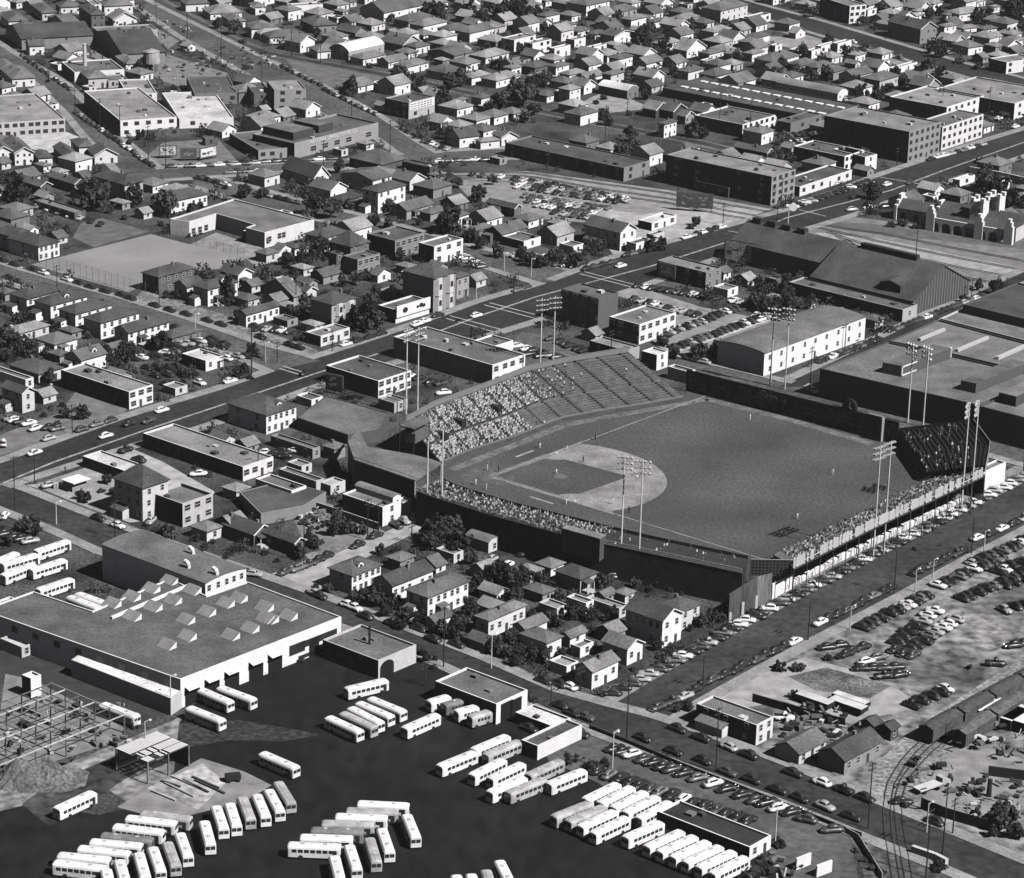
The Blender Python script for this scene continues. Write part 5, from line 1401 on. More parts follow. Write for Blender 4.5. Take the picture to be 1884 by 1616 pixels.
wallbar('D4', [(0, 395), (330, 490), (640, 570)], 2.0, .2, DARK, 'dark board fence behind the flat-roofed dark house', 'fence', 'fence')
wallbar('G', [(0, 380), (190, 455), (400, 545), (800, 700), (1110, 825), (1180, 850)], 1.1, .12, mat('wire_fence', .12), 'low fence between the staff lot and the sidewalk', 'fence', 'fence')
wallbar('G', [(1110, 830), (1165, 860), (1270, 1030)], 1.3, .2, mat('wire_fence', .3), 'pale fence at the end of the staff lot', 'fence', 'fence')
wallbar('G', [(1398, 915), (1500, 950), (1548, 975)], 1.6, .9, mat('concrete', .6), 'bright curved concrete sign base on the corner plot', 'low_wall', 'wall')
wallbar('D4', [(300, 1560), (400, 1520)], 2.6, .4, WHITE, 'short white wall behind the weedy plot', 'low_wall', 'wall')
wallbar('D4', [(440, 1610), (545, 1570)], 2.6, .4, WHITE, 'second short white wall at the bottom edge', 'low_wall', 'wall')
wallbar('D4', [(1630, 905), (1900, 940)], 2.2, .5, DARK, 'low dark wall in the scrap yard', 'low_wall', 'wall')
wallbar('C2', [(310, 480), (560, 560), (850, 660)], 2.0, .25, mat('painted_wall', .5), 'pale board fence along the back yards left of the ballpark', 'fence', 'fence')
def post_fence(c, pts, h, label, step=3.0):
    P = [gp(c, x, y) for x, y in pts]; n = int(sum((P[i+1]-P[i]).length for i in range(len(P)-1))/step); P = resample(P, max(n, 2)); b = P[0]
    o = thing('fence', label, 'fence', b); M = mat('galvanised_pole', .2)
    for p in P:
        mb = MB(); mb.bar(p-b, p-b+Vector((0, 0, h)), .06, 0, 5); mb.build('post', M, o)
    mb = MB()
    for i in range(len(P)-1):
        for z in [h*.98]+[h*k/7 for k in range(1, 7)]: mb.bar(P[i]-b+Vector((0,0,z)), P[i+1]-b+Vector((0,0,z)), .018)
        for t in range(6): q = P[i].lerp(P[i+1], t/6)-b; mb.bar(q, q+Vector((0,0,h)), .015)
    mb.build('mesh', M, o)
post_fence('E', [(165, 290), (400, 348), (640, 420), (720, 438)], 4.5, 'tall wire fence along the street side of the playground')
post_fence('E', [(750, 130), (950, 185), (1210, 250)], 3.2, 'wire fence between the playground and the school court')
# ------------------------------------------------------------ ballpark structures
NR = 22
SEATM = mat('bench_boards', .13, .9, .5, .2, 3, .25, stretch=(1, 1, 1)); AISLE = mat('aisle', .05); CONCD = mat('stand_concrete', .14)
FR = [(811,852),(868,828),(954,801),(1031,770),(1111,755),(1180,745),(1257,731)]
BK = [(748,776),(799,748),(906,709),(970,683),(1040,667),(1100,657),(1156,648)]
def stand_pts(nu, z0, z1):
    F = resample([g(x, y, z0) for x, y in FR], nu); Bk = resample([g(x, y, z1) for x, y in BK], nu); return F, Bk
NU = 48; F_, B_ = stand_pts(NU, 1.2, 9.5)
gs = thing('grandstand', 'long curved open grandstand with bench rows, crowded on its left part', 'grandstand', (F_[0].x, F_[0].y, 0)); ob = gs.location
land('the crowded grandstand', 960, 740)
def sp_(i, t):       # point on the stand: i column, t 0..1 from front to back, on the step
    a = F_[i].lerp(B_[i], t); return a
mb = MB()
for k in range(NR):
    t0, t1 = k/NR, (k+1)/NR; z = 1.2+8.3*(k+.0)/NR
    for i in range(NU):
        a, b_, c_, d_ = (sp_(i, t0), sp_(i+1, t0), sp_(i+1, t1), sp_(i, t1))
        q = [Vector((p.x, p.y, z))-ob for p in (a, b_, c_, d_)]
        dz = Vector((0, 0, 8.3/NR)); mb.sheet(q); mb.sheet([q[3], q[2], q[2]+dz, q[3]+dz])
for i in range(NU):
    q = [F_[i]-ob, F_[i+1]-ob]; mb.sheet([Vector((q[0].x, q[0].y, 0)), Vector((q[1].x, q[1].y, 0)), q[1], q[0]])
    q = [B_[i]-ob, B_[i+1]-ob]; mb.sheet([Vector((q[0].x, q[0].y, 0)), Vector((q[1].x, q[1].y, 0)), q[1], q[0]])
for i in (0, NU):
    a, e = F_[i]-ob, B_[i]-ob; mb.sheet([(a.x, a.y, 0), (e.x, e.y, 0), e, a])
mb.build('stand_steps', CONCD, gs)
AIS = [2, 6, 10, 14, 18, 22, 26, 30, 34, 38, 42, 46]
for k in range(NR-1):
    if k == 8: continue
    z = 1.2+8.3*k/NR+.42; mb = MB(); t0 = (k+.35)/NR; t1 = (k+.8)/NR
    for i in range(NU+1):
        p, q = sp_(i, t0)-ob, sp_(i, t1)-ob; mb.v += [(p.x, p.y, z-.3), (p.x, p.y, z), (q.x, q.y, z)]
    for i in range(NU): mb.f += [(3*i, 3*i+3, 3*i+4, 3*i+1), (3*i+1, 3*i+4, 3*i+5, 3*i+2)]; mb.mi += [0, 0]
    mb.build('bench_row', SEATM, gs)
for i in AIS:
    mb = MB()
    for k in range(NR):
        z = 1.2+8.3*k/NR+.47; t0, t1 = k/NR, (k+1)/NR; q = [Vector((p.x, p.y, z))-ob for p in (sp_(i, t0), sp_(i+1, t0), sp_(i+1, t1), sp_(i, t1))]
        q2 = [q[0].lerp(q[1], .27), q[0].lerp(q[1], .73), q[3].lerp(q[2], .73), q[3].lerp(q[2], .27)]; mb.sheet(q2)
    mb.build('aisle', AISLE, gs)
mb = MB()
for i in range(NU):
    a, b_ = B_[i]-ob, B_[i+1]-ob; mb.sheet([a, b_, b_+Vector((0,0,1.5)), a+Vector((0,0,1.5))]); mb.bar(a+Vector((0,0,1.6)), b_+Vector((0,0,1.6)), .12)
mb.build('back_rail', mat('painted_wall', .2), gs)
mb = MB()
for i in range(NU):
    a, b_ = F_[i]-ob, F_[i+1]-ob; mb.bar(a+Vector((0,0,.35)), b_+Vector((0,0,.35)), .12); mb.sheet([a+Vector((0,0,-1.2)), b_+Vector((0,0,-1.2)), b_+Vector((0,0,.35)), a+Vector((0,0,.35))])
mb.build('front_wall', mat('painted_wall', .22), gs)
# vomitory openings
for i, t in ((17, .62), (9, .6), (4, .5)):
    a = sp_(i, t)-ob; dv = (B_[i]-F_[i]).normalized(); du = (F_[i+1]-F_[i]).normalized(); mb = MB(); mb.obox((a.x, a.y), (du.x, du.y), (dv.x, dv.y), .9, 3.4, a.z-1.0, a.z+.95); mb.build('stair_opening', DARK, gs)
# crowd
def crowd_mesh(pts, name, label, wts=(46, 24, 14, 16)):
    mb = MB()
    for p in pts:
        s = random.uniform(.88, 1.1); k = random.choices((0, 1, 2, 3), wts)[0]; a = random.uniform(-.3, .3); w = .2*s; d = .14*s
        def q(x, y, z): return p+Vector((x*math.cos(a)-y*math.sin(a), x*math.sin(a)+y*math.cos(a), z))
        zt = .52*s
        mb.add([q(-w*.8, -d, 0), q(w*.8, -d, 0), q(w*.8, d, 0), q(-w*.8, d, 0), q(-w, -d*.8, zt), q(w, -d*.8, zt), q(w, d*.8, zt), q(-w, d*.8, zt)], [(4,5,6,7),(0,1,5,4),(1,2,6,5),(2,3,7,6),(3,0,4,7)], k)
        h = q(0, -.02, zt+.16); r = .12; hk = random.choices((4, 5, 0), (4, 4, 3))[0]
        mb.add([h+Vector((r,0,0)), h+Vector((0,r,0)), h+Vector((-r,0,0)), h+Vector((0,-r,0)), h+Vector((0,0,r*1.2)), h+Vector((0,0,-r*1.3))], [(0,1,4),(1,2,4),(2,3,4),(3,0,4),(1,0,5),(2,1,5),(3,2,5),(0,3,5)], hk)
        mb.add([q(-w*.8, -d-.38, -.02), q(w*.8, -d-.38, -.02), q(w*.8, -d, .02), q(-w*.8, -d, .02), q(-w*.8, -d-.38, -.4), q(w*.8, -d-.38, -.4)], [(0,1,2,3),(4,5,1,0)], 3 if k != 3 else 2)
    o = mb.build(name, [mat('shirt_white', .72, amp=0, amp2=0), mat('shirt_pale', .35, amp=0, amp2=0), mat('shirt_grey', .12, amp=0, amp2=0), mat('shirt_dark', .03, amp=0, amp2=0), mat('skin_tone', .3, amp=0, amp2=0), mat('hair_dark', .03, amp=0, amp2=0)])
    return tag(o, label, 'crowd', kind='stuff')
pts = []
for k in range(NR-1):
    if k == 8: continue
    for i in range(NU):
        f = i/NU; pr = .97 if f < .52 else .0
        if .34 < f and k < 8: pr = .95 if f < .4 else (.02 if f < .8 else 0)
        if f >= .5: pr = max(0, .95-(f-.5)*6) if k > 8 else 0
        if f > .6 and k > 8: pr = .12 if f < .72 else .004
        w = (F_[i+1]-F_[i]).length; n = max(1, int(w/.46))
        for j in range(n):
            if i in AIS and .25 < (j+.5)/n < .75: continue
            if random.random() < pr:
                a = sp_(i, (k+.58)/NR); b_ = sp_(i+1, (k+.58)/NR); p = a.lerp(b_, (j+.5+random.uniform(-.2, .2))/n); pts.append(Vector((p.x, p.y, 1.2+8.3*k/NR+.43)))
crowd_mesh(pts, 'crowd', 'dense crowd of spectators in light shirts filling the curved grandstand')
# low covered grandstand behind home plate
ZR = 9.0
hr = [(660,790),(640,812),(652,846),(764,884),(812,852),(795,845),(757,836),(700,826),(676,822)]
P = [g(x, y, ZR) for x, y in hr]; o = thing('covered_stand', 'low dark-fronted covered stand with grey roof behind home plate', 'grandstand', (P[3].x, P[3].y, 0)); b = o.location; land('the covered stand', 720, 850)
ar = sum(P[i-1].x*P[i].y-P[i].x*P[i-1].y for i in range(len(P)))
if ar < 0: P.reverse()
bm = bmesh.new(); f = bm.faces.new([bm.verts.new(p-b) for p in P]); e = bmesh.ops.extrude_face_region(bm, geom=[f]); bmesh.ops.translate(bm, verts=[v for v in e['geom'] if isinstance(v, bmesh.types.BMVert)], vec=(0, 0, -.4)); bmesh.ops.triangulate(bm, faces=bm.faces[:])
me = bpy.data.meshes.new('roof'); bm.to_mesh(me); bm.free(); me.materials.append(roofm(.27)); link('roof', me, o)
mb = MB(); q = [g(x, y, ZR) for x, y in ((640,812),(652,846),(764,884))]
for i in range(2):
    a, e = q[i]-b, q[i+1]-b; mb.add([(a.x, a.y+.5, 0), (e.x, e.y+.5, 0), (e.x, e.y+.5, ZR-.4), (a.x, a.y+.5, ZR-.4)], [(0,1,2,3)])
mb.build('back_wall', DARK, o)
for x, y in ((764,884),(812,852),(757,836),(700,826),(788,868)):
    p = g(x, y, ZR)-b; mb = MB(); mb.bar((p.x, p.y, 0), (p.x, p.y, ZR-.4), .16); mb.build('post', STEELP, o)
mb = MB(); q = [g(x, y, ZR) for x, y in ((652,846),(700,862),(764,884))]
for i in range(2): a, e = q[i]-b, q[i+1]-b; mb.bar(a+Vector((0,0,.8)), e+Vector((0,0,.8)), .06); mb.bar(a, a+Vector((0,0,.8)), .06)
mb.build('roof_rail', DARK, o)
o = thing('press_box', 'small raised roof box at the top left of the crowded grandstand', 'press box', g(735, 800)); b = o.location
P = [g(x, y, 11) for x, y in ((736,783),(762,789),(790,774),(788,768),(775,764))]; mb = MB(); ar = sum(P[i-1].x*P[i].y-P[i].x*P[i-1].y for i in range(len(P)))
if ar < 0: P.reverse()
mb.prism([(p.x-b.x, p.y-b.y) for p in P], 10.6, 11); mb.build('roof', roofm(.22), o)
for p in P[:4]: mb = MB(); mb.bar((p.x-b.x, p.y-b.y, 0), (p.x-b.x, p.y-b.y, 10.6), .15); mb.build('post', DARK, o)
mb = MB(); P2 = [b+(p-b)*1 for p in P]; mb.prism([(p.x-b.x+.3, p.y-b.y+.6) for p in P2], 6.5, 9.2); mb.build('wall', wallm(.12), o)
# low stand along the near foul line, seen from behind
FL = [(812,884),(837,897),(940,929),(1110,971),(1200,992),(1376,1029)]; BL = [(766,904),(800,916),(905,949),(1060,991),(1160,1011),(1366,1055)]
nl = 40; fL = resample([g(x, y, 1.0) for x, y in FL], nl); ZL = 8.8; bL = resample([g(x, y, ZL) for x, y in BL], nl)
o = thing('low_stand', 'long low stand along the near foul line, its black back wall facing the houses', 'grandstand', (bL[0].x, bL[0].y, 0)); b = o.location; land('the low near stand', 1000, 960)
mb = MB(); nr = 14
for k in range(nr):
    z = 1+(ZL-1)*k/nr
    for i in range(nl):
        q = [Vector((p.x, p.y, z))-b for p in (fL[i].lerp(bL[i], k/nr), fL[i+1].lerp(bL[i+1], k/nr), fL[i+1].lerp(bL[i+1], (k+1)/nr), fL[i].lerp(bL[i], (k+1)/nr))]; dz = Vector((0,0,(ZL-1)/nr)); mb.sheet(q); mb.sheet([q[3], q[2], q[2]+dz, q[3]+dz])
for i in (0, nl): a, e = fL[i]-b, bL[i]-b; mb.sheet([(a.x, a.y, 0), (e.x, e.y, 0), e, a])
for i in range(nl): a, e = fL[i]-b, fL[i+1]-b; mb.sheet([(a.x, a.y, 0), (e.x, e.y, 0), (e.x, e.y, 1.9), (a.x, a.y, 1.9)])
mb.build('stand_steps', mat('bench_dark', .04), o)
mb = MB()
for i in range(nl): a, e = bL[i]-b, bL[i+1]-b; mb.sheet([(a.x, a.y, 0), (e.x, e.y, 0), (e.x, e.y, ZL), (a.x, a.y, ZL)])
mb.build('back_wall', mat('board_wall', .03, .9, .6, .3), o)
mb = MB()
for i in range(nl):
    a, e = bL[i]-b, bL[i+1]-b
    for z in (.15, .6, 1.1): mb.bar(a+Vector((0,-.1,z)), e+Vector((0,-.1,z)), .07)
    mb.bar(a, a+Vector((0,0,1.1)), .07)
mb.build('back_rail', mat('galvanised_pole', .4), o)
pts = []
for k in range(nr):
    for i in range(nl):
        pr = .5 if i < 24 else .04
        for j in range(4):
            if random.random() < pr:
                p = fL[i].lerp(fL[i+1], (j+random.random())/4).lerp(bL[i].lerp(bL[i+1], (j+.5)/4), (k+.5)/nr); pts.append(Vector((p.x, p.y, 1+(ZL-1)*k/nr+.4)))
crowd_mesh(pts, 'crowd', 'strip of spectators seen from behind in the low near stand', (20, 20, 25, 35))
o = thing('press_box', 'black box with pale roof standing up on the back of the low near stand', 'press box', g(1080, 1040)); b = o.location
P = [g(x, y, 11) for x, y in ((1034,972),(1042,966),(1115,984),(1104,992))]; ar = sum(P[i-1].x*P[i].y-P[i].x*P[i-1].y for i in range(4))
if ar < 0: P.reverse()
mb = MB(); mb.prism([(p.x-b.x, p.y-b.y) for p in P], 5, 10.8); mb.build('wall', wallm(.08), o)
mb = MB(); mb.prism([(p.x-b.x, p.y-b.y) for p in P], 10.82, 11.05); mb.build('roof', roofm(.36), o)
# steel bleachers along the side street
FR3 = [(1424,1023),(1560,957),(1700,889),(1790,846)]; BR3 = [(1461,1047),(1590,981),(1720,919),(1812,876)]
n3 = 30; f3_ = resample([g(x, y, 1.2) for x, y in FR3], n3); ZB = 9.0; b3_ = resample([g(x, y, ZB) for x, y in BR3], n3)
o = thing('steel_bleachers', 'open steel bleachers with white picket back rail beside the side street', 'bleachers', (b3_[0].x, b3_[0].y, 0)); b = o.location; land('the steel bleachers', 1640, 960)
mb = MB(); nr = 12; STEELD = mat('painted_steel', .05, .7, amp=0, amp2=0)
for k in range(nr):
    z = 1.2+(ZB-1.2)*(k+1)/nr
    for i in range(n3):
        q = [Vector((p.x, p.y, z))-b for p in (f3_[i].lerp(b3_[i], (k+.15)/nr), f3_[i+1].lerp(b3_[i+1], (k+.15)/nr), f3_[i+1].lerp(b3_[i+1], (k+.85)/nr), f3_[i].lerp(b3_[i], (k+.85)/nr))]; mb.sheet(q); mb.sheet([q[3], q[2], q[2]+Vector((0,0,-.3)), q[3]+Vector((0,0,-.3))])
mb.build('bench_boards', SEATM, o)
mb = MB()
for i in range(n3):
    for t in range(7):
        if random.random() < .5: continue
        q = random.uniform(.12, .3); p = b3_[i].lerp(b3_[i+1], t/7)-b; mb.box((p.x-q, p.y-.1, ZB+.2), (p.x+q, p.y+.05, ZB+random.uniform(2.3, 3)))
    a, e = b3_[i]-b, b3_[i+1]-b; mb.bar(a+Vector((0,0,1.0)), e+Vector((0,0,1.0)), .07)
mb.build('picket_rail', WHITE, o)
mb = MB()
for i in range(n3): a, e = b3_[i]-b, b3_[i+1]-b; mb.bar(a+Vector((0,.0,-.1)), e+Vector((0,0,-.1)), .22); a, e = f3_[i]-b, f3_[i+1]-b; mb.bar(a, e, .1); mb.bar(a+Vector((0,0,1.2)), e+Vector((0,0,1.2)), .06); mb.bar(a-Vector((0,0,1.2)), a+Vector((0,0,1.2)), .07)
mb.build('rail', STEELD, o)
for i in range(0, n3+1, 2):
    p = b3_[i]-b; q = f3_[i]-b; mb = MB(); mb.bar((p.x, p.y, 0), (p.x, p.y, ZB), .16); mb.build('post', STEELD, o)
    m_ = p.lerp(q, .5); mb = MB(); mb.bar((p.x, p.y, ZB-.1), (q.x, q.y, 1.1), .13); mb.bar((m_.x, m_.y, 0), (m_.x, m_.y, 5), .12); mb.bar((p.x, p.y, .2), (m_.x, m_.y, 4), .07)
    if i < n3-1: p2 = b3_[i+2]-b; mb.bar((p.x, p.y, .3), (p2.x, p2.y, 3.6), .06); mb.bar((p.x, p.y, 3.6), (p2.x, p2.y, 3.6), .08)
    mb.build('brace', STEELD, o)
mb = MB()
for i in range(n3):
    for t in range(2):
        p = b3_[i].lerp(b3_[i+1], t/2); q = f3_[i].lerp(f3_[i+1], t/2); e = (b3_[i+1]-b3_[i]).normalized(); nn = Vector((-e.y, e.x, 0)); c = p+nn*6.0-b; mb.obox((c.x, c.y), (e.x, e.y), (nn.x, nn.y), random.uniform(.8, 1.35), .5, .2, random.uniform(1.2, 1.9))
mb.build('lower_boards', WHITE, o)
pts = []
for k in range(nr):
    for i in range(1, n3):
        for j in range(6):
            if random.random() < .42: p = f3_[i].lerp(f3_[i+1], (j+.5)/6).lerp(b3_[i].lerp(b3_[i+1], (j+.5)/6), (k+.5)/nr); pts.append(Vector((p.x, p.y, 1.2+(ZB-1.2)*(k+1)/nr+.03)))
crowd_mesh(pts, 'crowd', 'spectators sitting on the open steel bleachers', (14, 14, 22, 50))
# corner lattice bay and board wall
A, E = g(1382, 1034, 8.6), g(1461, 1030, 9.4); o = thing('lattice_screen', 'dark perforated screen closing the corner between the low stand and bleachers', 'screen', (A.x, A.y, 0)); b = o.location
d = Vector((E.x-A.x, E.y-A.y, 0)); L_ = d.length; d.normalize(); rz = math.atan2(d.y, d.x); o.rotation_euler = (0, 0, rz)
mb = MB(); nx = 12
for i in range(nx+1): mb.box((L_*i/nx-.2, -.1, 5), (L_*i/nx+.2, .1, 9.3))
for k in range(6): mb.box((0, -.13, 5+k*.8), (L_, .13, 5.28+k*.8))
mb.build('lattice', STEELD, o); mb = MB(); mb.box((0, .3, 5), (L_, .5, 9.2)); mb.build('backing', mat('painted_wall', .7), o)
for s in (0, .5, 1): mb = MB(); mb.bar((L_*s, 0, 0), (L_*s, 0, 5), .18); mb.build('post', STEELD, o)
q = [(1340, 1142, 6.8), (1392, 1120, 8.3), (1418, 1106, 7.2)]; P = [g(x, y) for x, y, _ in q]; o = thing('board_wall', 'tall weathered board wall with slanting top at the ballpark corner', 'wall', P[0]); b = P[0]
land('the slanting board wall', 1380, 1100)
for i in range(2):
    a, e = P[i]-b, P[i+1]-b; h0, h1 = q[i][2], q[i+1][2]
    mb = MB(); n = Vector((-(e-a).y, (e-a).x, 0)).normalized()*.3; mb.add([a, e, e+n, a+n, a+Vector((0,0,h0)), e+Vector((0,0,h1)), e+n+Vector((0,0,h1)), a+n+Vector((0,0,h0))], [(0,1,5,4),(1,2,6,5),(2,3,7,6),(3,0,4,7),(4,5,6,7)])
    mb.build('panel', mat('weathered_boards', .075 if i == 0 else .15, .9, .35, .3, 2, .25, stretch=(1, 1, .15)), o)
for x, y, hh in ((1343, 1128, 2), (1366, 1120, 3.5), (1391, 1108, 3.5)):
    p = g(x, y+12)-b; mb = MB(); mb.box((p.x-.3, p.y-.45, .1), (p.x+.3, p.y-.3, hh)); mb.build('white_board', WHITE, o)
a, e = P[0]-b, g(1366,1056,0)-b
o2 = wallbar('F', [(1419, 1104), (1432, 1097), (1457, 1086)], 4.2, .3, WHITE, 'short bright white wall under the corner of the steel bleachers', 'low_wall', 'wall')
# outfield advertising fence
A, E = g(1262,719), g(1652,818); d = (E-A); L_ = d.length; d.normalize(); o = thing('outfield_fence', 'tall dark outfield fence covered with faded advertisements', 'fence', A, math.atan2(d.y, d.x)); land('the outfield fence', 1480, 760)
npan = 9; HF = 6.6; rd = random.Random(3)
for i in range(npan):
    x0, x1 = L_*i/npan, L_*(i+1)/npan-.08; mb = MB(); mb.box((x0, -.15, 0), (x1, .15, HF)); k = mb.build('panel', mat('ad_panel', rd.choice((.03, .04, .055)), .9, .4, .35, 2, .2), o)
    mb = MB(); mb.box((x0+1, -.2, 1), (x1-1, -.16, HF-1)); ad = mb.build('advertisement', mat('ad_panel', rd.choice((.06, .09, .12)), .9, .4, .45, 1.5, .3), k)
text('Sun', 4.2, mat('chalk', .3), o, (L_*.4, -.25, 3.2), (math.pi/2, 0, 0)); text('7', 4, mat('chalk', .25), o, (L_*.47, -.25, 1.8), (math.pi/2, 0, 0))
mb = MB()
for i, (x, z, w) in enumerate(((.12,3.5,6),(.16,2.2,5),(.27,3,8),(.56,3.6,7),(.58,2.3,9),(.7,4,5),(.74,4,4),(.79,4,5),(.72,2.6,5),(.77,2.0,6),(.42,1.6,10))):
    for j in range(int(w)): mb.box((L_*x+j*.9, -.24, z), (L_*x+j*.9+.6, -.21, z+.7))
mb.build('painted_words', mat('chalk', .2), o)
c_ = g(1574, 744, 7.5); mb = MB(); lc = Matrix.Rotation(-o.rotation_euler[2], 3, 'Z') @ (c_-o.location); lc.y = 0
mb.bar(lc+Vector((0, -.3, 0)), lc+Vector((0, .3, 0)), 2.4, 0, 20); ck = mb.build('clock', DARK, o)
mb = MB(); mb.bar(lc+Vector((0, -.36, 0)), lc+Vector((.2, -.36, 1.5)), .12); mb.bar(lc+Vector((0, -.36, 0)), lc+Vector((.9, -.36, -.5)), .12); mb.build('clock_hand', mat('chalk', .4), ck)
mb = MB()
for t in range(12): q = lc+Vector((2*math.sin(t*.5236), -.34, 2*math.cos(t*.5236))); mb.box((q.x-.12, q.y-.03, q.z-.12), (q.x+.12, q.y+.03, q.z+.12))
mb.build('clock_mark', mat('chalk', .3), ck)
mb = MB(); mb.box((L_*.93, -1.5, 0), (L_*.935, .2, HF+.4)); mb.box((L_*.86, -.3, HF), (L_*.935, .3, HF+.4)); mb.build('pale_frame', mat('painted_wall', .3), o)
# right-end bleacher
A, E = g(1650,813), g(1703,889); C_ = g(1815, 885); D_ = g(1787, 800)
o = thing('end_bleacher', 'dark wedge of bleachers with scattered spectators at the far right end of the field', 'bleachers', A); b = A; land('the dark end bleacher', 1740, 840)
bk = [g(1791, 771, 10.5), g(1822, 812, 10.5), g(1812, 868, 8)]
mb = MB(); ns_ = 16
fr_ = resample([A, E], 12); bb_ = resample([bk[0], bk[1], bk[2]], 12)
for k in range(ns_):
    for i in range(12):
        q = []
        for ii, kk in ((i, k), (i+1, k), (i+1, k+1), (i, k+1)):
            p = fr_[ii].lerp(Vector((bb_[ii].x, bb_[ii].y, 0)), kk/ns_); p = Vector((p.x, p.y, 3.2+6.8*k/ns_)); q.append(p-b)
        mb.sheet(q); dz = Vector((0,0,6.8/ns_)); mb.sheet([q[3], q[2], q[2]+dz, q[3]+dz])
mb.build('stand_steps', mat('bench_dark', .01), o)  # near-black colour carries the shade over the seating
mb = MB()
for i in range(12): a, e = fr_[i]-b, fr_[i+1]-b; mb.sheet([a, e, e+Vector((0,0,4.2)), a+Vector((0,0,4.2))])
mb.build('front_wall', mat('board_wall', .03), o)
mb = MB()
for i in range(12): a, e = Vector((bb_[i].x, bb_[i].y, 0))-b, Vector((bb_[i+1].x, bb_[i+1].y, 0))-b; za, ze = bb_[i].z, bb_[i+1].z; mb.sheet([a, e, e+Vector((0,0,ze)), a+Vector((0,0,za))]); mb.bar(a+Vector((0,0,za)), e+Vector((0,0,ze)), .1)
mb.build('back_wall', mat('painted_wall', .3), o)
mb = MB(); a, e = A-b, Vector((bb_[0].x, bb_[0].y, 0))-b; mb.sheet([a, e, e+Vector((0,0,bb_[0].z)), a+Vector((0,0,4))]); mb.build('end_wall', mat('board_wall', .03), o)
pts = []
for k in range(ns_-4):
    for i in range(12):
        for j in range(4):
            if random.random() < .1: p = fr_[i].lerp(fr_[i+1], (j+.5)/4).lerp(bb_[i].lerp(bb_[i+1], (j+.5)/4), (k+.5)/ns_); pts.append(Vector((p.x, p.y, 3.2+6.8*k/ns_+.4)))
crowd_mesh(pts, 'crowd', 'scattered spectators on the dark end bleacher', (12, 14, 24, 50))
building('F', 1812, 868, 1851, 1802, 6.5, 'f', .3, .82, 'plain bright white block at the right end of the bleachers', 'ticket_building', cat='building', win=(0, 0)); land('the white end block', 1830, 880)
for Q in ([FR[0], FR[2], FR[4], FR[6], BK[6], BK[4], BK[2], BK[0]], FL+BL[::-1], FR3+[(1820,905),(1730,955),(1600,1020),(1465,1090)], [(640,812),(652,870),(764,915),(815,885),(812,850),(760,790),(700,780)], [(1650,813),(1703,889),(1815,905),(1830,800),(1790,765)]):
    LOTS.append([tuple(g(x, y)[:2]) for x, y in Q])
LOTS.append([tuple(g(x, y)[:2]) for x, y in ((950,238),(1040,222),(1135,214),(1290,250),(1430,282),(1400,298),(1280,274),(1120,264),(960,264))])
LOTS.append([tuple(g(x, y)[:2]) for x, y in ((280,-8),(400,54),(480,90),(600,112),(735,136),(905,176),(1010,200),(1010,216),(900,190),(730,148),(590,125),(400,66),(270,-4))])
LOTS.append([tuple(g(x, y)[:2]) for x, y in ((-20,990),(60,960),(190,1010),(190,1075),(60,1095),(-40,1115))])
# floodlight poles
LAMPM = mat('lamp_shell', .6, .3, amp=0, amp2=0)
def floodlight(xb, yb, xt, yt, lab, lamps=True):
    p = g(xb, yb); lo, hi = 5, 60
    for _ in range(30):
        mid = (lo+hi)/2
        if prj(p+Vector((0,0,mid)))[1] > yt: lo = mid
        else: hi = mid
    h = lo; c_ = prj(H0+(BA+BB)*1.2); fx = (H0+(BA+BB)*1.2)-p; rz = math.atan2(fx.y, fx.x)+math.pi/2
    o = thing('floodlight_pole', lab, 'floodlight', p, rz, 'floodlight poles round the ballpark')
    mb = MB(); mb.bar((0,0,0), (0,0,h), .25, 0, 9, .16); mb.build('post', mat('floodlight_pole_paint', .62, .6, .5, .08), o)
    if lamps:
        for k in range(3):
            z = h-.6-k*1.5; mb = MB(); mb.box((-2.0, -.1, z-.1), (2.0, .1, z+.1)); a = mb.build('crossarm', mat('galvanised_pole', .3), o)
            for j in range(4):
                x = -1.7+j*1.13; mb = MB(); mb.bar((x, -.1, z+.15), (x, -.7, z-.2), .16, 0, 8, .4); mb.mi[8] = 1; mb.build('lamp', [LAMPM, GLASS], a)
    else:
        mb = MB(); mb.box((-.5, -.1, h-.5), (.5, .1, h-.3)); mb.build('crossarm', mat('galvanised_pole', .3), o)
    return o
for a in ((747,763,750,604,'left floodlight pole behind the left end of the crowded grandstand'),(768,761,771,602,'right floodlight pole behind the left end of the crowded grandstand'),
          (993,700,1000,549,'left floodlight pole behind the middle of the crowded grandstand'),(1017,698,1024,545,'right floodlight pole behind the middle of the crowded grandstand'),
          (1141,1050,1147,838,'left floodlight pole standing before the infield view'),(1174,1061,1182,846,'right floodlight pole standing before the infield view'),
          (1606,1029,1619,820,'left floodlight pole at the middle of the steel bleachers'),(1625,1021,1638,812,'right floodlight pole at the middle of the steel bleachers'),
          (1768,944,1783,742,'left floodlight pole near the white end block'),(1785,938,1802,738,'right floodlight pole near the white end block'),
          (1417,710,1424,565,'left floodlight pole behind the outfield fence near the arched-roof building'),(1444,717,1453,565,'right floodlight pole behind the outfield fence near the arched-roof building'),
          (1670,778,1682,630,'left floodlight pole before the big flat-roofed factory'),(1698,786,1710,636,'right floodlight pole before the big flat-roofed factory')): floodlight(*a)
floodlight(785, 957, 788, 805, 'left lampless pole beside the covered stand', False); floodlight(812, 960, 815, 786, 'right lampless pole beside the covered stand', False)
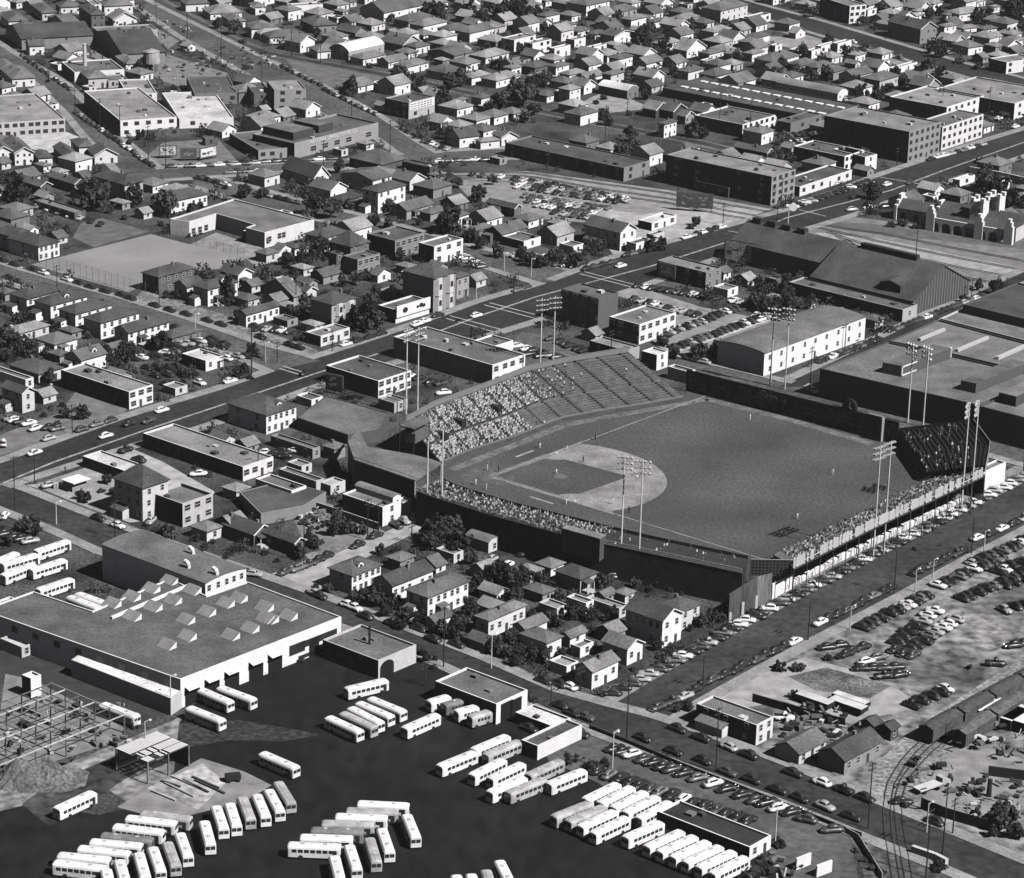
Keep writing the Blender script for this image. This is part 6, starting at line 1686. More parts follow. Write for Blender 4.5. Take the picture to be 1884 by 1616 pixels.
# players
def person_mesh(pose, name):
    me = bpy.data.meshes.new(name+'_sk'); o = bpy.data.objects.new(name+'_sk', me); COL.objects.link(o)
    if pose == 'stand': V = [(0,0,.95),(0,0,1.25),(0,0,1.48),(0,-.02,1.62),(0,-.03,1.75),(.22,0,1.42),(.33,-.02,1.15),(.36,-.12,.9),(-.22,0,1.42),(-.33,-.02,1.15),(-.36,-.12,.9),(.12,0,.88),(.16,-.03,.48),(.18,.02,.06),(.18,-.16,.03),(-.12,0,.88),(-.17,-.03,.48),(-.2,.02,.06),(-.2,-.16,.03)]
    else: V = [(0,.1,.75),(0,-.02,1.0),(0,-.18,1.18),(0,-.26,1.3),(0,-.3,1.42),(.22,-.16,1.12),(.3,-.24,.85),(.22,-.38,.68),(-.22,-.16,1.12),(-.3,-.24,.85),(-.22,-.38,.68),(.14,.08,.7),(.26,-.14,.46),(.28,.06,.06),(.29,-.12,.03),(-.14,.08,.7),(-.26,-.14,.46),(-.28,.06,.06),(-.29,-.12,.03)]
    E = [(0,1),(1,2),(2,3),(3,4),(2,5),(5,6),(6,7),(2,8),(8,9),(9,10),(0,11),(11,12),(12,13),(13,14),(0,15),(15,16),(16,17),(17,18)]
    rr = [.15,.16,.15,.07,.11,.08,.06,.045,.08,.06,.045,.11,.08,.06,.05,.11,.08,.06,.05]
    me.from_pydata(V, E, []); md = o.modifiers.new('skin', 'SKIN'); s2 = o.modifiers.new('sub', 'SUBSURF'); s2.levels = 1; s2.render_levels = 1
    for v, r_ in zip(me.skin_vertices[0].data, rr): v.radius = (r_, r_*.85)
    me.skin_vertices[0].data[0].use_root = True
    dg = bpy.context.evaluated_depsgraph_get(); dg.update(); m2 = bpy.data.meshes.new_from_object(o.evaluated_get(dg)); m2.name = name; bpy.data.objects.remove(o)
    for p in m2.polygons: p.use_smooth = True
    m2.materials.clear(); m2.materials.append(mat('uniform_white', .7, amp=0, amp2=0)); return m2
PM_ = {k: person_mesh(k, 'person') for k in ('stand', 'crouch')}
def cap_mesh():
    mb = MB(); mb.bar((0, -.03, 1.78), (0, -.03, 1.9), .14, 0, 8, .1); mb.box((-.1, -.26, 1.78), (.1, -.12, 1.81)); return mb.mesh('cap', [DARK])
CAP = cap_mesh()
DK = mat('umpire_dark', .03, amp=0, amp2=0)
for x, y, pose, dk, lab in ((896.5,866,'stand',0,'ballplayer in white at bat beside home plate'),(917,869,'stand',1,'dark-clad umpire near home plate'),(875.5,893,'stand',0,'person in white left of home plate by the near stand'),(895,901,'stand',0,'person in white below home plate by the near stand'),
        (993.5,826,'stand',0,'coach in white beside the far chalk mark'),(1042,829,'crouch',0,'crouching infielder in white near the far base'),(1073,851,'stand',1,'dark figure at the far edge of the infield grass'),(1095,810,'stand',1,'dark-clad umpire on the far foul line'),
        (1023,873,'crouch',0,'pitcher on the mound'),(1167,875,'crouch',0,'infielder in white behind second base between the floodlight poles'),(1042,929,'stand',0,'coach in white beside the near chalk mark'),(1127,928,'stand',0,'infielder in white on the near side of the dirt'),
        (1157,944,'stand',1,'dark-clad umpire at the near edge of the infield dirt'),(1380,773,'stand',0,'outfielder in white near the outfield fence'),(1532,874,'stand',0,'outfielder in white in mid field right of centre'),(1467,956,'stand',0,'outfielder in white near the steel bleachers'),
        (1107,762,'stand',1,'dark-clad person standing by the front of the empty grandstand'),(120,870,'stand',1,'dark-clad person standing in the corner car lot')):
    p = g(x, y); o = link('person', PM_[pose]); o.location = (p.x, p.y, .07); o.rotation_euler = (0, 0, random.uniform(0, 6.28)); tag(o, lab, 'person', 'people on the field')
    o.material_slots[0].link = 'OBJECT'; o.material_slots[0].material = DK if dk else MATS[('uniform_white', .7)]
    if pose == 'stand': link('cap', CAP, o)
# ------------------------------------------------------------ yard structures
def frame_structure():
    P = {k: gp('D1', *v, 4.5) for k, v in dict(a=(90,240), b=(350,275), c=(860,490), d=(330,710), e=(230,705), f=(-60,560), g_=(-80,330)).items()}
    A = gp('D1', 350, 275, 4.2); E = gp('D1', 860, 490, 4.2); d = (E-A); L = d.length; d = Vector((d.x, d.y, 0)).normalized(); n = -Vector((-d.y, d.x, 0))
    if n.y > 0: n = -n
    o = thing('unfinished_building', 'open skeleton of steel beams and columns of an unfinished building', 'building frame', (A.x, A.y, 0)); b = o.location
    M = mat('primer_steel', .14, .7, .8, .2); ML = mat('pale_steel', .5, .7, .8, .2); W_ = 42
    nc, nr = 6, 6; 
    for i in range(nc):
        for j in range(nr):
            p = d*(L*i/(nc-1))+n*(W_*j/(nr-1)); mb = MB(); mb.box((p.x-.15, p.y-.15, 0), (p.x+.15, p.y+.15, 4.2)); mb.build('column', M, o)
    for i in range(nc):
        p = d*(L*i/(nc-1)); q = p+n*W_; mb = MB(); mb.bar(p+Vector((0,0,4.35)), q+Vector((0,0,4.35)), .15); mb.build('beam', ML if i % 2 else M, o)
    for j in range(11):
        p = n*(W_*j/10); q = p+d*L; mb = MB(); mb.bar(p+Vector((0,0,4.55)), q+Vector((0,0,4.55)), .1); mb.build('beam', M if j % 3 else ML, o)
    for k in range(9):
        p = d*L*random.random()+n*W_*random.random(); mb = MB(); mb.obox((p.x, p.y), (d.x, d.y), (n.x, n.y), random.uniform(.6, 2), random.uniform(.4, 1.2), 0.05, random.uniform(.4, 1.3)); q = mb.build('material_pile', mat('painted_wall', random.choice((.05, .5, .2))), None); q.location = o.location; q.name = 'material_pile'; tag(q, 'pile of building material under the steel frame, %s made' % ORD[k+1], 'pile', 'piles under the steel frame')
        MP.append((q, prj(o.location+p)))
MP = []
frame_structure(); land('the steel frame', 100, 1320)
MP.sort(key=lambda t: t[1][0])
for i, (q, p) in enumerate(MP): q['label'] = 'pile of building material under the steel frame, %s from left' % ordi(i+1)
building('D1', 212, 235, 246, 150, 5, 'f', .7, .8, 'small white block beside the steel frame', 'small_block', cat='building', win=(0, 0))
# ribbed canopy
A = gp('D1', 1020, 815, 5); o = thing('canopy_frame', 'open-sided canopy whose white roof boards are only half laid', 'canopy', (A.x, A.y, 0), R(50)); land('the half-roofed canopy', 280, 1380)
q = gp('D1', 1290, 690, 5)-A; Lx = q.length; q = gp('D1', 790, 725, 5)-A; Ly = q.length
for x in (0, Lx/2, Lx):
    for y in (0, Ly): mb = MB(); mb.box((x-.15, y-.15, 0), (x+.15, y+.15, 4.9)); mb.build('post', mat('primer_steel', .2), o)
for y in [Ly*i/6 for i in range(7)]: mb = MB(); mb.bar((0, y, 4.95), (Lx, y, 4.95), .12); mb.build('rafter', mat('primer_steel', .1), o)
mb = MB(); nb = 22
for i in range(nb):
    x0 = Lx*i/nb
    for y0, y1 in ((0, .22), (.25, .5), (.55, 1)):
        if y0 < .5 and i < 12 and random.random() < .5: continue
        mb.box((x0, Ly*y0, 5.08), (x0+Lx/nb*.72, Ly*y1, 5.14))
mb.build('roof_board', WHITE, o)
mb = MB(); mb.box((.3, Ly-.15, .1), (Lx, Ly-.05, 4.8)); mb.box((Lx-.15, .2, .1), (Lx-.05, Ly-.2, 4.8)); mb.build('shade_panel', DARK, o)  # dark panels added on the far sides to give the shade underneath
# dirt mound
mb = MB(); cm = gp('D1', 290, 930); nx = 22
rd = random.Random(5); H = lambda u, v: 3.6*math.exp(-((u*1.0)**2+(v*1.4)**2)*2.2)*(1+.25*math.sin(7*u+3*v))+2.2*math.exp(-(((u+.55)*1.6)**2+((v+.2)*2)**2)*2.5)
for i in range(nx+1):
    for j in range(nx+1):
        u, v = i/nx*2-1, j/nx*2-1; mb.v.append((cm.x+u*9.5, cm.y+v*8, max(0, 1.15*H(u, v)-.2)+rd.uniform(0, .5)*(H(u, v) > .3)))
for i in range(nx):
    for j in range(nx): k = i*(nx+1)+j; mb.f.append((k, k+nx+1, k+nx+2, k+1)); mb.mi.append(0)
tag(mb.build('dirt_mound', mat('mound_earth', .13, .95, .3, .4, 1.5, .35)), 'heap of bare earth between the steel frame and the lone bus', 'dirt mound')
for i, (x, y, l, a) in enumerate(((1290,960,9,-40),(1350,985,8,-42),(1420,960,8,-40),(1240,1010,9,-42),(1180,970,5,-30),(1450,990,9,-41),(1130,1050,7,-38))):
    p = gp('D1', x, y); mb = MB(); mb.box((-l/2, -.25, .06), (l/2, .25, .4)); t = mb.build('timber_stack', mat('creosote_wood', .05 if i % 3 else .4)); t.location = (p.x, p.y, 0); t.rotation_euler = (0, 0, R(a)); tag(t, 'long timber lying on the pale slab, %s of the group from left' % ORD[i+1], 'timber', 'timbers on the slab')
p = gp('D1', 1610, 945); o = thing('compressor_cart', 'dark wheeled machine standing on the gravel behind the fan of buses', 'machine', p, .3)
mb = MB(); mb.box((-1.6, -.8, .6), (1.6, .8, 1.7)); mb.build('body', DARK, o)
for x in (-1, 1):
    for y in (-.85, .85): mb = MB(); mb.bar((x, y-.1, .4), (x, y+.1, .4), .4, 0, 10); mb.build('wheel', TYRE, o)
# freight cars
def freight(x1, y1, x2, y2, n, label, rv=.075):
    A, E = g(x1, y1, 4.2), g(x2, y2, 4.2); d = Vector((E.x-A.x, E.y-A.y, 0)); L = d.length; d.normalize(); rz = math.atan2(d.y, d.x); l = L/n
    for i in range(n):
        p = Vector((A.x, A.y, 0))+d*(l*(i+.5)); o = thing('freight_car', '%s freight car from left %s' % (ORD[i+1], label), 'freight car', p, rz, 'freight cars on the siding'); hl = l/2-.5; w = 1.9
        mb = MB(); mb.box((-hl, -w, .9), (hl, w, 3.7)); 
        for k in range(-8, 9): mb.box((hl*k/9-.06, -w-.06, 1), (hl*k/9+.06, -w, 3.6))
        mb.add([(-hl, -w, 3.7), (-hl, w, 3.7), (-hl, 0, 4.3), (hl, -w, 3.7), (hl, w, 3.7), (hl, 0, 4.3)], [(0,2,1), (3,4,5)]); mb.build('body', mat('boxcar_paint', .1, .9, .5, .25), o)
        mb = MB(); roof_prism(mb, hl*2, 2*w, 3.7, .12, .6, 'gu', .1)
        mb.v = [(x-hl, y-w, z) for x, y, z in mb.v]; mb.box((-hl, -.3, 4.42), (hl, .3, 4.5)); mb.build('roof', mat('boxcar_roof', rv, .9, .5, .25, 3, .3), o)
        mb = MB(); mb.box((-1.1, -w-.12, 1), (1.1, -w-.05, 3.6)); mb.build('sliding_door', mat('boxcar_paint', .07), o)
        for x in (-hl*.7, hl*.7): mb = MB(); mb.box((x-1.3, -1.1, .25), (x+1.3, 1.1, .85)); mb.build('bogie', DARK, o)
freight(1702, 1337, 1930, 1212, 4, 'in the upper row on the siding'); freight(1762, 1345, 1880, 1272, 2, 'in the lower row on the siding', .12)
land('the freight cars', 1760, 1320)
# stacked lumber with white tops, scrap, trailers
for i, (x, y, l, w) in enumerate(((430,420,9,3),(660,455,9,3),(680,420,9,2.4))):
    p = gp('D4', x, y); o = thing('flatbed_trailer', 'long pale-topped flat trailer, %s from left behind the flat-roofed dark house' % ORD[i+1], 'trailer', p, R(-40), 'pale trailers in the dirt lot')
    mb = MB(); mb.box((-l/2, -w/2, .9), (l/2, w/2, 1.9)); mb.build('bed', DARK, o); mb = MB(); mb.box((-l/2+.1, -w/2+.1, 1.91), (l/2-.1, w/2-.1, 2.0)); mb.build('load', mat('painted_wall', .62), o)
    for xx in (-l*.35, l*.3):
        for s in (-1, 1): mb = MB(); mb.bar((xx, s*w*.4, .45), (xx, s*w*.5, .45), .45, 0, 10); mb.build('wheel', TYRE, o)
for i, (x, y, l, w, h) in enumerate(((1730,520,9,9,2.6),(1840,560,8,7,2.6))):
    p = gp('D4', x, y); o = thing('lumber_stack', 'stack under bright white sheeting in the scrap yard, %s from left' % ORD[i+1], 'lumber stack', p, R(-38), 'white-topped stacks in the scrap yard')
    mb = MB(); mb.box((-l/2, -w/2, 0), (l/2, w/2, h)); mb.build('timber', DARK, o); mb = MB(); mb.box((-l/2-.2, -w/2-.2, h+.01), (l/2+.2, w/2+.2, h+.15)); mb.build('sheeting', WHITE, o)
def heap(c, x, y, r, n, label, seed, dark=.4, hgt=1.5):
    rd = random.Random(seed); p0 = gp(c, x, y); mb = MB()
    for i in range(n):
        a = rd.uniform(0, 6.28); q = p0+Vector((math.cos(a), math.sin(a)*1.2, 0))*r*rd.random()**.6; t = rd.uniform(0, 3.14); u = Vector((math.cos(t), math.sin(t))); w = Vector((-u.y, u.x)); l, d = rd.uniform(.2, 1.4), rd.uniform(.15, .6); z = rd.uniform(0, hgt*.6)
        if rd.random() < .3: mb.bar((q.x, q.y, z), (q.x+rd.uniform(-2, 2), q.y+rd.uniform(-2, 2), z+rd.uniform(0, 1.2)), rd.uniform(.06, .2), rd.choice((0, 0, 1, 2)))
        else: mb.obox((q.x, q.y), u, w, l, d, z, z+rd.uniform(.2, .9), rd.choices((0, 1, 2), (6, 3, 2))[0])
    o = mb.build('scrap_heap', [mat('scrap_dark', .035), mat('scrap_grey', .16), mat('scrap_pale', .55)]); return tag(o, label, 'scrap heap', kind='stuff')
heap('D4', 1700, 650, 12, 60, 'tangled scrap iron beside the white-topped stacks', 1, hgt=2.5); heap('D4', 1480, 640, 4, 40, 'pale heap of scrap at the end of the freight cars', 2); heap('D4', 1800, 1120, 11, 70, 'scrap pile by the dark board fence at the right edge', 3, hgt=2.5)
heap('D4', 1250, 950, 9, 25, 'clutter of old parts beside the curved siding', 4); heap('A1', 1450, 450, 30, 120, 'jumble of salvaged goods in the upper left scrap yard', 5, hgt=2); heap('A1', 1020, 240, 22, 90, 'dark jumble of machinery in the far works yard', 6, hgt=4)
heap('A1', 480, 370, 16, 50, 'scattered materials in the yard of the long workshop shed', 7); heap('D4', 470, 540, 9, 60, 'odds and ends beside the flat-roofed dark house', 8); heap('D1', 500, 600, 16, 60, 'boards and bricks lying under the steel frame', 9); heap('C2', 420, 570, 8, 40, 'rubble in the sandy back yard', 10); heap('D3', 1780, 1560, 6, 40, 'heap of old tyres and pipes beside the depot office', 11)
p = gp('D4', 1240, 1000); o = thing('flatbed_truck', 'pale flatbed truck parked by the curved siding', 'truck', p, R(38)); mb = MB(); mb.box((-4.5, -1.2, .9), (2, 1.2, 1.3)); mb.build('bed', mat('painted_wall', .6), o); mb = MB(); lerp_loft(mb, [[(x, -1, .6), (x, -1, z), (x, 1, z), (x, 1, .6)] for x, z in ((2.1, 2.3), (3.3, 2.3), (3.5, 1.5), (4.6, 1.4), (4.7, .9))]); mb.build('cab', mat('painted_wall', .45), o)
for x in (-3, 3.6):
    for s in (-1, 1): mb = MB(); mb.bar((x, s*.85, .45), (x, s*1.15, .45), .45, 0, 10); mb.build('wheel', TYRE, o)
# billboards
def billboard(c, x1, y1, x2, y2, h0, h1, pale, label, n=1):
    A, E = gp(c, x1, y1), gp(c, x2, y2); d = E-A; L = d.length; o = thing('billboard', label, 'billboard', A, math.atan2(d.y, d.x))
    mb = MB(); mb.box((0, -.15, h0), (L, .15, h1)); k = mb.build('frame', mat('painted_wall', .12), o)
    for i in range(n):
        a, e = L*i/n+.5, L*(i+1)/n-.5; mb = MB(); mb.box((a, -.2, h0+.5), (e, -.16, h1-.5)); s = mb.build('poster', mat('poster', pale, .8, .5, .25, 2, .3), k)
        rd = random.Random(x1+i); mb = MB()
        for j in range(5): q = rd.uniform(a+.5, e-2); z = rd.uniform(h0+.8, h1-1.4); mb.box((q, -.23, z), (q+rd.uniform(.6, 2), -.21, z+rd.uniform(.3, .8)))
        mb.build('poster_shapes', mat('poster_ink', .06 if pale > .3 else .3), s)
    for t in (.05, .5, .95): mb = MB(); mb.box((L*t-.1, .16, 0), (L*t+.1, .34, h1)); mb.build('post', WOODD, o)
billboard('A1', 1100, 1098, 1225, 1092, .8, 5, .45, 'pale billboard, leftmost of three in the triangular plot'); billboard('A1', 1245, 1115, 1362, 1112, .8, 5, .08, 'black-faced billboard in the middle of the triangular plot'); billboard('A1', 1380, 1115, 1500, 1092, .8, 5, .75, 'white billboard at the right of the triangular plot')
billboard('A3', 1140, 1455, 1395, 1475, 1.5, 7, .1, 'wide dark double billboard beside the tracks', 2); billboard('B2', 485, 1210, 605, 1235, 1, 6, .06, 'dark billboard against the flat-roofed building by the avenue'); billboard('A2', 1290, 935, 1330, 925, 1, 5, .07, 'small dark billboard beside the false-fronted shop')
billboard('B3', 1015, 430, 1135, 452, 1.2, 6, .12, 'grey billboard on the end of the grey two-storey building')
billboard('B3', 1470, 305, 1690, 340, .5, 8, .4, 'large patterned billboard against the long hangar')
# chimney, water tank, flag-like poles
def stack(c, x, yb, yt, r, M, label):
    p = gp(c, x, yb); lo, hi = 3, 60; ty = pq(c, x, yt)[1]
    for _ in range(30):
        mid = (lo+hi)/2
        if prj(p+Vector((0,0,mid)))[1] > ty: lo = mid
        else: hi = mid
    o = thing('chimney_stack', label, 'chimney', p); mb = MB(); mb.bar((0,0,0), (0,0,lo), r, 0, 12, r*.75); mb.build('shaft', M, o); mb = MB(); mb.bar((0,0,lo), (0,0,lo+.4), r*.9, 0, 12); mb.build('rim', M, o)
stack('A1', 588, 520, 310, 1.0, mat('painted_wall', .55), 'tall pale chimney of the low white factory'); stack('A1', 710, 480, 375, .3, DARK, 'thin dark flue beside the tall pale chimney'); stack('D4', 1635, 1050, 945, .6, DARK, 'thick dark stub of a chimney in the scrap yard')
p = gp('A1', 1050, 500); o = thing('water_tank', 'squat pale water tank on legs in the upper left yard', 'water tank', p); mb = MB(); mb.bar((0,0,4), (0,0,9), 3.4, 0, 16); mb.build('tank', mat('galvanised_pole', .4), o); mb = MB(); mb.bar((0,0,9), (0,0,10.2), 3.6, 0, 16, .2); mb.build('roof', mat('galvanised_pole', .3), o)
for a in range(4): mb = MB(); mb.bar((2.6*math.cos(a*1.57+.7), 2.6*math.sin(a*1.57+.7), 0), (2.6*math.cos(a*1.57+.7), 2.6*math.sin(a*1.57+.7), 4), .2); mb.build('leg', WOODD, o)
p = gp('A4', 245, 1585); o = thing('street_sign', 'round white sign on a tall post beside the avenue', 'sign', p); mb = MB(); mb.bar((0,0,0), (0,0,7), .2, 0, 8); mb.build('post', STEELP, o); mb = MB(); mb.bar((1.5, -.3, 8), (1.5, .3, 8), 1.4, 0, 18); mb.build('disc', WHITE, o)
for i, (x, y) in enumerate(((1130, 340), (455, 340))):
    p = gp('B3', x, y) if i == 0 else gp('B3', 455, 345); 
    if i == 1: o = thing('pylon_sign', 'white pylon sign at the small service station', 'sign', p); mb = MB(); mb.box((-.6, -.3, 0), (.6, .3, 4)); mb.build('pylon', WHITE, o)
p = gp('C1', 500, 400); o = thing('lunch_stand', 'small open-fronted white-roofed stand in the corner car lot', 'stand', p, R(50)); mb = MB(); mb.box((0, 0, 0), (5, 3.5, 2.6)); mb.build('wall', wallm(.3), o); mb = MB(); mb.box((-.5, -1.2, 2.62), (5.5, 3.8, 2.85)); mb.build('roof', mat('painted_wall', .75), o)
for i, (x, y) in enumerate(((380, 375), (400, 372), (420, 369), (440, 366))): p = gp('C1', x, y); t = MB(); t.box((-.3, -.3, 0), (.3, .3, 1.6)); q = t.build('fuel_pump', mat('painted_wall', .5)); q.location = p; tag(q, 'narrow pump in the corner car lot, %s from left' % ORD[i+1], 'fuel pump', 'pumps in the corner car lot')
# big tree-edge, trees and shrubs -------------------------------------------------
TT = {'A1': '80 45 70;180 60 110;270 120 80;160 330 90;1130 390 80;1000 500 110;330 570 40;960 970 70;890 1000 60;110 1410 200;640 1460 260;860 1520 60;930 1430 150;1150 1490 190;1330 1530 130;1820 1370 90;1690 1370 120;1560 1310 60;1380 1480 90;460 1590 60;1510 200 90;1620 240 110;1680 300 60;1420 80 50;1200 620 60;1700 480 60;50 1230 60;290 1250 80;150 1220 60;580 1260 80;1640 1190 60;310 120 70;480 180 90;560 160 70;700 180 80;20 150 60',
 'A2': '180 160 90;150 110 80;560 140 90;640 200 70;810 100 80;990 190 110;940 150 70;1260 130 130;1180 110 90;1480 120 110;1560 180 120;1690 170 150;1790 130 190;1720 230 80;1500 240 60;1400 270 90;1230 270 90;1250 420 80;480 410 90;700 430 90;860 460 80;980 510 100;1000 590 150;1140 620 90;1340 620 120;1420 600 130;1290 760 140;1200 780 130;1560 760 90;1690 780 150;1780 800 190;1620 800 110;1820 700 160;1560 500 70;1640 470 70;1700 480 100;1830 640 90;1310 430 110;1450 430 90;660 660 130;600 650 70;1230 900 60;1330 970 110;1270 950 70;930 1470 100;400 1490 160;520 1510 160;600 1450 90;1540 1400 130;1400 1300 90;1330 1590 130;1250 1460 60;820 1560 80;900 1580 60;570 1200 90;590 1150 70;650 1450 80;1130 1560 70;1640 1280 70;1860 850 90;1480 560 100;1090 560 70;790 470 60;1880 420 90;1600 330 80;1360 330 90;900 250 70;420 260 80;250 320 80;170 240 70',
 'A3': '60 170 190;170 140 110;60 60 110;180 60 90;90 740 190;30 690 150;200 680 170;330 650 180;230 600 130;150 640 120;50 830 150;160 800 110;540 640 110;640 690 60;850 660 90;930 690 80;640 830 100;670 870 80;830 980 120 t;860 1050 100;1010 790 110;820 800 60;900 350 150;870 320 120;930 390 110;1010 390 70;1060 370 110;700 310 90;960 240 100;1090 210 120;1180 250 90;1240 220 90;1330 250 70;1290 390 120;1190 400 70;1390 540 60;1120 520 80;770 560 90;860 530 80;560 600 80;250 500 120 c;300 530 90 c;140 510 90;60 380 80;230 240 80;590 260 90;620 150 90;740 150 80;910 180 70;1110 170 100;1350 140 100;1540 90 90;1560 250 90;1470 410 70;1560 440 90;1250 950 130;1330 960 90;1540 880 40;770 1080 120;1590 1120 90;1730 1150 90;1830 1140 110;1780 950 60;430 130 100;380 60 70;470 270 50;1300 320 80;680 430 90;780 620 70;590 720 50;1480 190 70;1120 790 60',
 'A4': '420 120 90;370 90 70;880 130 130;830 200 110;760 180 80;900 100 90;960 180 70;1000 60 80;1220 130 90;1290 110 70;1550 170 120;1540 130 90;1700 180 120;1800 160 160;1850 120 110;1880 60 90;1640 110 70;1590 350 80;1440 260 60;1300 400 120;1230 370 80;600 430 110;650 400 90;520 320 80;350 400 100;290 470 110;200 490 90;60 530 100;170 560 110;300 540 90;420 560 90;520 560 110;640 560 100;720 620 120;830 620 110;930 660 90;1040 620 100;1300 570 110;1210 520 120;1150 500 70;1040 480 60;1000 530 70;850 480 70;680 640 90;750 700 110;870 710 110;1870 230 80;1760 250 70;1690 300 60;200 1170 110;260 1140 90;150 1080 70;230 940 60;340 940 60;1830 1400 130;1700 1380 180;1600 1330 170;1480 1380 160;1390 1400 150;1300 1350 140;1210 1400 110;1780 1440 150;1860 1460 130;1660 1460 120;1250 1450 90;830 1380 130;790 1430 60;1040 1560 90 s;1140 1580 80 s;960 1570 70 s;1810 1610 70 s;1870 1600 80 s;1560 1130 60;1430 440 80 s;1560 480 80 s',
 'B1': '470 110 60;460 80 40;1110 60 60;720 1010 150;860 1000 150;900 960 110;790 1060 90;60 900 160;150 960 160;230 950 120;40 1000 110;330 960 80;340 1160 130;290 1130 70;620 840 60;1110 920 140;1050 910 90;1150 860 90;1580 600 120 c;1560 560 90 c;1720 700 90;1770 720 110;1640 710 80;450 1390 90;560 1400 110;600 1390 70;430 1310 60;330 1270 50;300 1380 60;400 1440 60;1680 480 60 s;1220 560 90 s;1150 560 70;1740 960 100;1680 1100 110;1730 1120 60;900 850 70;700 600 60;1830 430 60;1290 970 70;1460 900 60;930 1080 50;1020 900 60',
 'B2': '210 330 110;300 360 130;370 340 80;480 300 60;40 150 70;450 250 120;540 110 90;760 780 240;830 770 150;720 700 180;800 650 140;690 760 110;350 640 130;420 690 100;300 700 110;240 690 90;130 740 80;600 480 90;690 470 110;760 440 90;830 570 90;1060 330 70;1000 300 90;1130 310 90;1340 120 190;1390 60 130;1280 90 130;820 60 100;920 80 90;1500 180 110;1560 220 110;1680 280 110;1640 170 70;1840 280 90;380 820 90;290 850 60;680 860 60 s;1400 720 40 s;950 520 70;560 420 60',
 'B3': '40 130 70;90 100 60;140 340 110;210 350 110;90 310 90;430 350 120;330 330 90;560 240 110;620 230 90;470 240 70;230 170 50;830 260 60;970 240 110;1040 230 90;300 300 110;730 690 60;1060 890 80;1030 880 70;1320 990 130;1280 960 100;1460 980 150;1420 960 110;1130 980 90;1820 640 120;1760 660 120;1690 620 90;1850 560 70;1470 440 90;1520 460 60;1660 510 50;1740 560 90;1280 60 80;1240 80 60;1850 620 90',
 'B4': '30 630 130;110 600 150;190 570 130;240 660 150;70 660 100;160 690 110;250 580 110;320 440 70;240 450 80;1560 510 80;1690 540 120;1520 540 60;1460 590 70;520 480 70;40 500 90;120 530 90',
 'C1': '170 680 130;230 650 110;250 700 90;20 680 70;60 770 90;600 470 90;740 340 90;790 420 80;560 450 80;700 400 60;1140 690 90;1190 680 70;1360 740 70;1420 780 60;1470 750 60;1700 640 60;1230 590 60;1560 860 50;1830 830 60;880 500 60;1330 690 50',
 'C2': '560 630 130;620 690 140;530 700 120;680 680 80;740 690 90;380 770 130;430 790 90;310 860 110;150 880 60;1260 760 210;1350 740 220;1200 800 150;1420 830 200;1300 860 170;1180 720 130;1440 760 140;1500 900 110;1560 1000 150;1650 1040 180;1540 1070 130;1740 1060 190;1830 1040 170;1480 1100 110;1440 1160 120;1480 1260 150;1540 1330 130;1620 1420 190;1700 1380 190;1560 1470 170;1760 1480 160;1830 1420 130;1650 1520 150;500 1090 90;540 1060 130;620 1100 110;420 1060 60;690 1140 90;760 1170 130;850 1190 160;960 1210 130;900 1260 110;1050 1300 130;1130 1330 120;1010 1350 90;1340 1300 90;1400 1330 110;1280 1390 130;1390 1420 150;1450 1330 90;860 830 90;780 890 60;1100 860 90;1740 950 70;1590 680 60;1720 1180 90;1840 1290 110;560 250 60;640 330 80;1780 1300 110;240 950 60 s;980 860 80',
 'C3': '40 1080 170;120 1040 190;200 1080 150;60 1000 150;150 1120 130;270 1100 110;20 1180 150;330 1150 90;340 1250 150;420 1280 130;480 1260 110;560 1290 120;640 1240 130;700 1290 110;560 1360 70;320 1330 110;280 1280 90;30 1340 120;140 1290 90;620 1060 110;680 1040 90;580 960 80;860 1060 90;960 1090 70;380 980 70;1380 1310 130;1320 1330 110;1430 1290 70;940 1460 90;1010 1490 90;1060 1480 60;370 1480 110;440 1500 90;350 1540 80;170 1560 90;60 1540 130;210 1520 70;880 1560 70 s;1240 1360 70;720 1120 60;1180 1110 50;60 1420 110',
 'C4': '600 1550 70 s;1120 800 40 s', 'D1': '', 'D2': '250 110 60 s;320 120 60 s;180 130 50 s;1180 120 80;1240 110 60;1230 170 60 s;1650 60 130;1720 90 110;1800 90 90;1160 80 70;1130 60 60 s',
 'D3': '60 60 120;140 110 110;240 130 110;330 170 120;420 190 90;110 90 90;180 60 80;700 210 60 s;640 250 50 s;740 180 60;850 180 60 s;560 890 110;640 870 90;400 830 90;450 810 70;1830 640 80;1760 690 60 s;1220 460 90;1150 470 70;1880 640 60 s;30 150 110;500 880 70;1100 60 80',
 'D4': '190 1400 100 s;170 1360 70 s;640 500 60 s;590 590 60 s;300 370 100 s;190 180 110 s;320 180 110 s;520 110 80 s;1290 1560 120 s;770 1500 60 s;830 1560 70 s;1700 1280 190;1780 1260 150;1820 1340 130;1660 1330 90;130 620 60 s;1500 170 60 s;900 1590 60 s;720 1440 60 s;1060 1130 70 s;1560 1180 60 s'}
for c, s in TT.items():
    for e in s.split(';'):
        t = e.split()
        if len(t) >= 3: tree(c, float(t[0]), float(t[1]), float(t[2])*(.84 if c in ('C2', 'C3') else .88), t[3] if len(t) > 3 else ('s' if float(t[2]) < 62 else 't'))
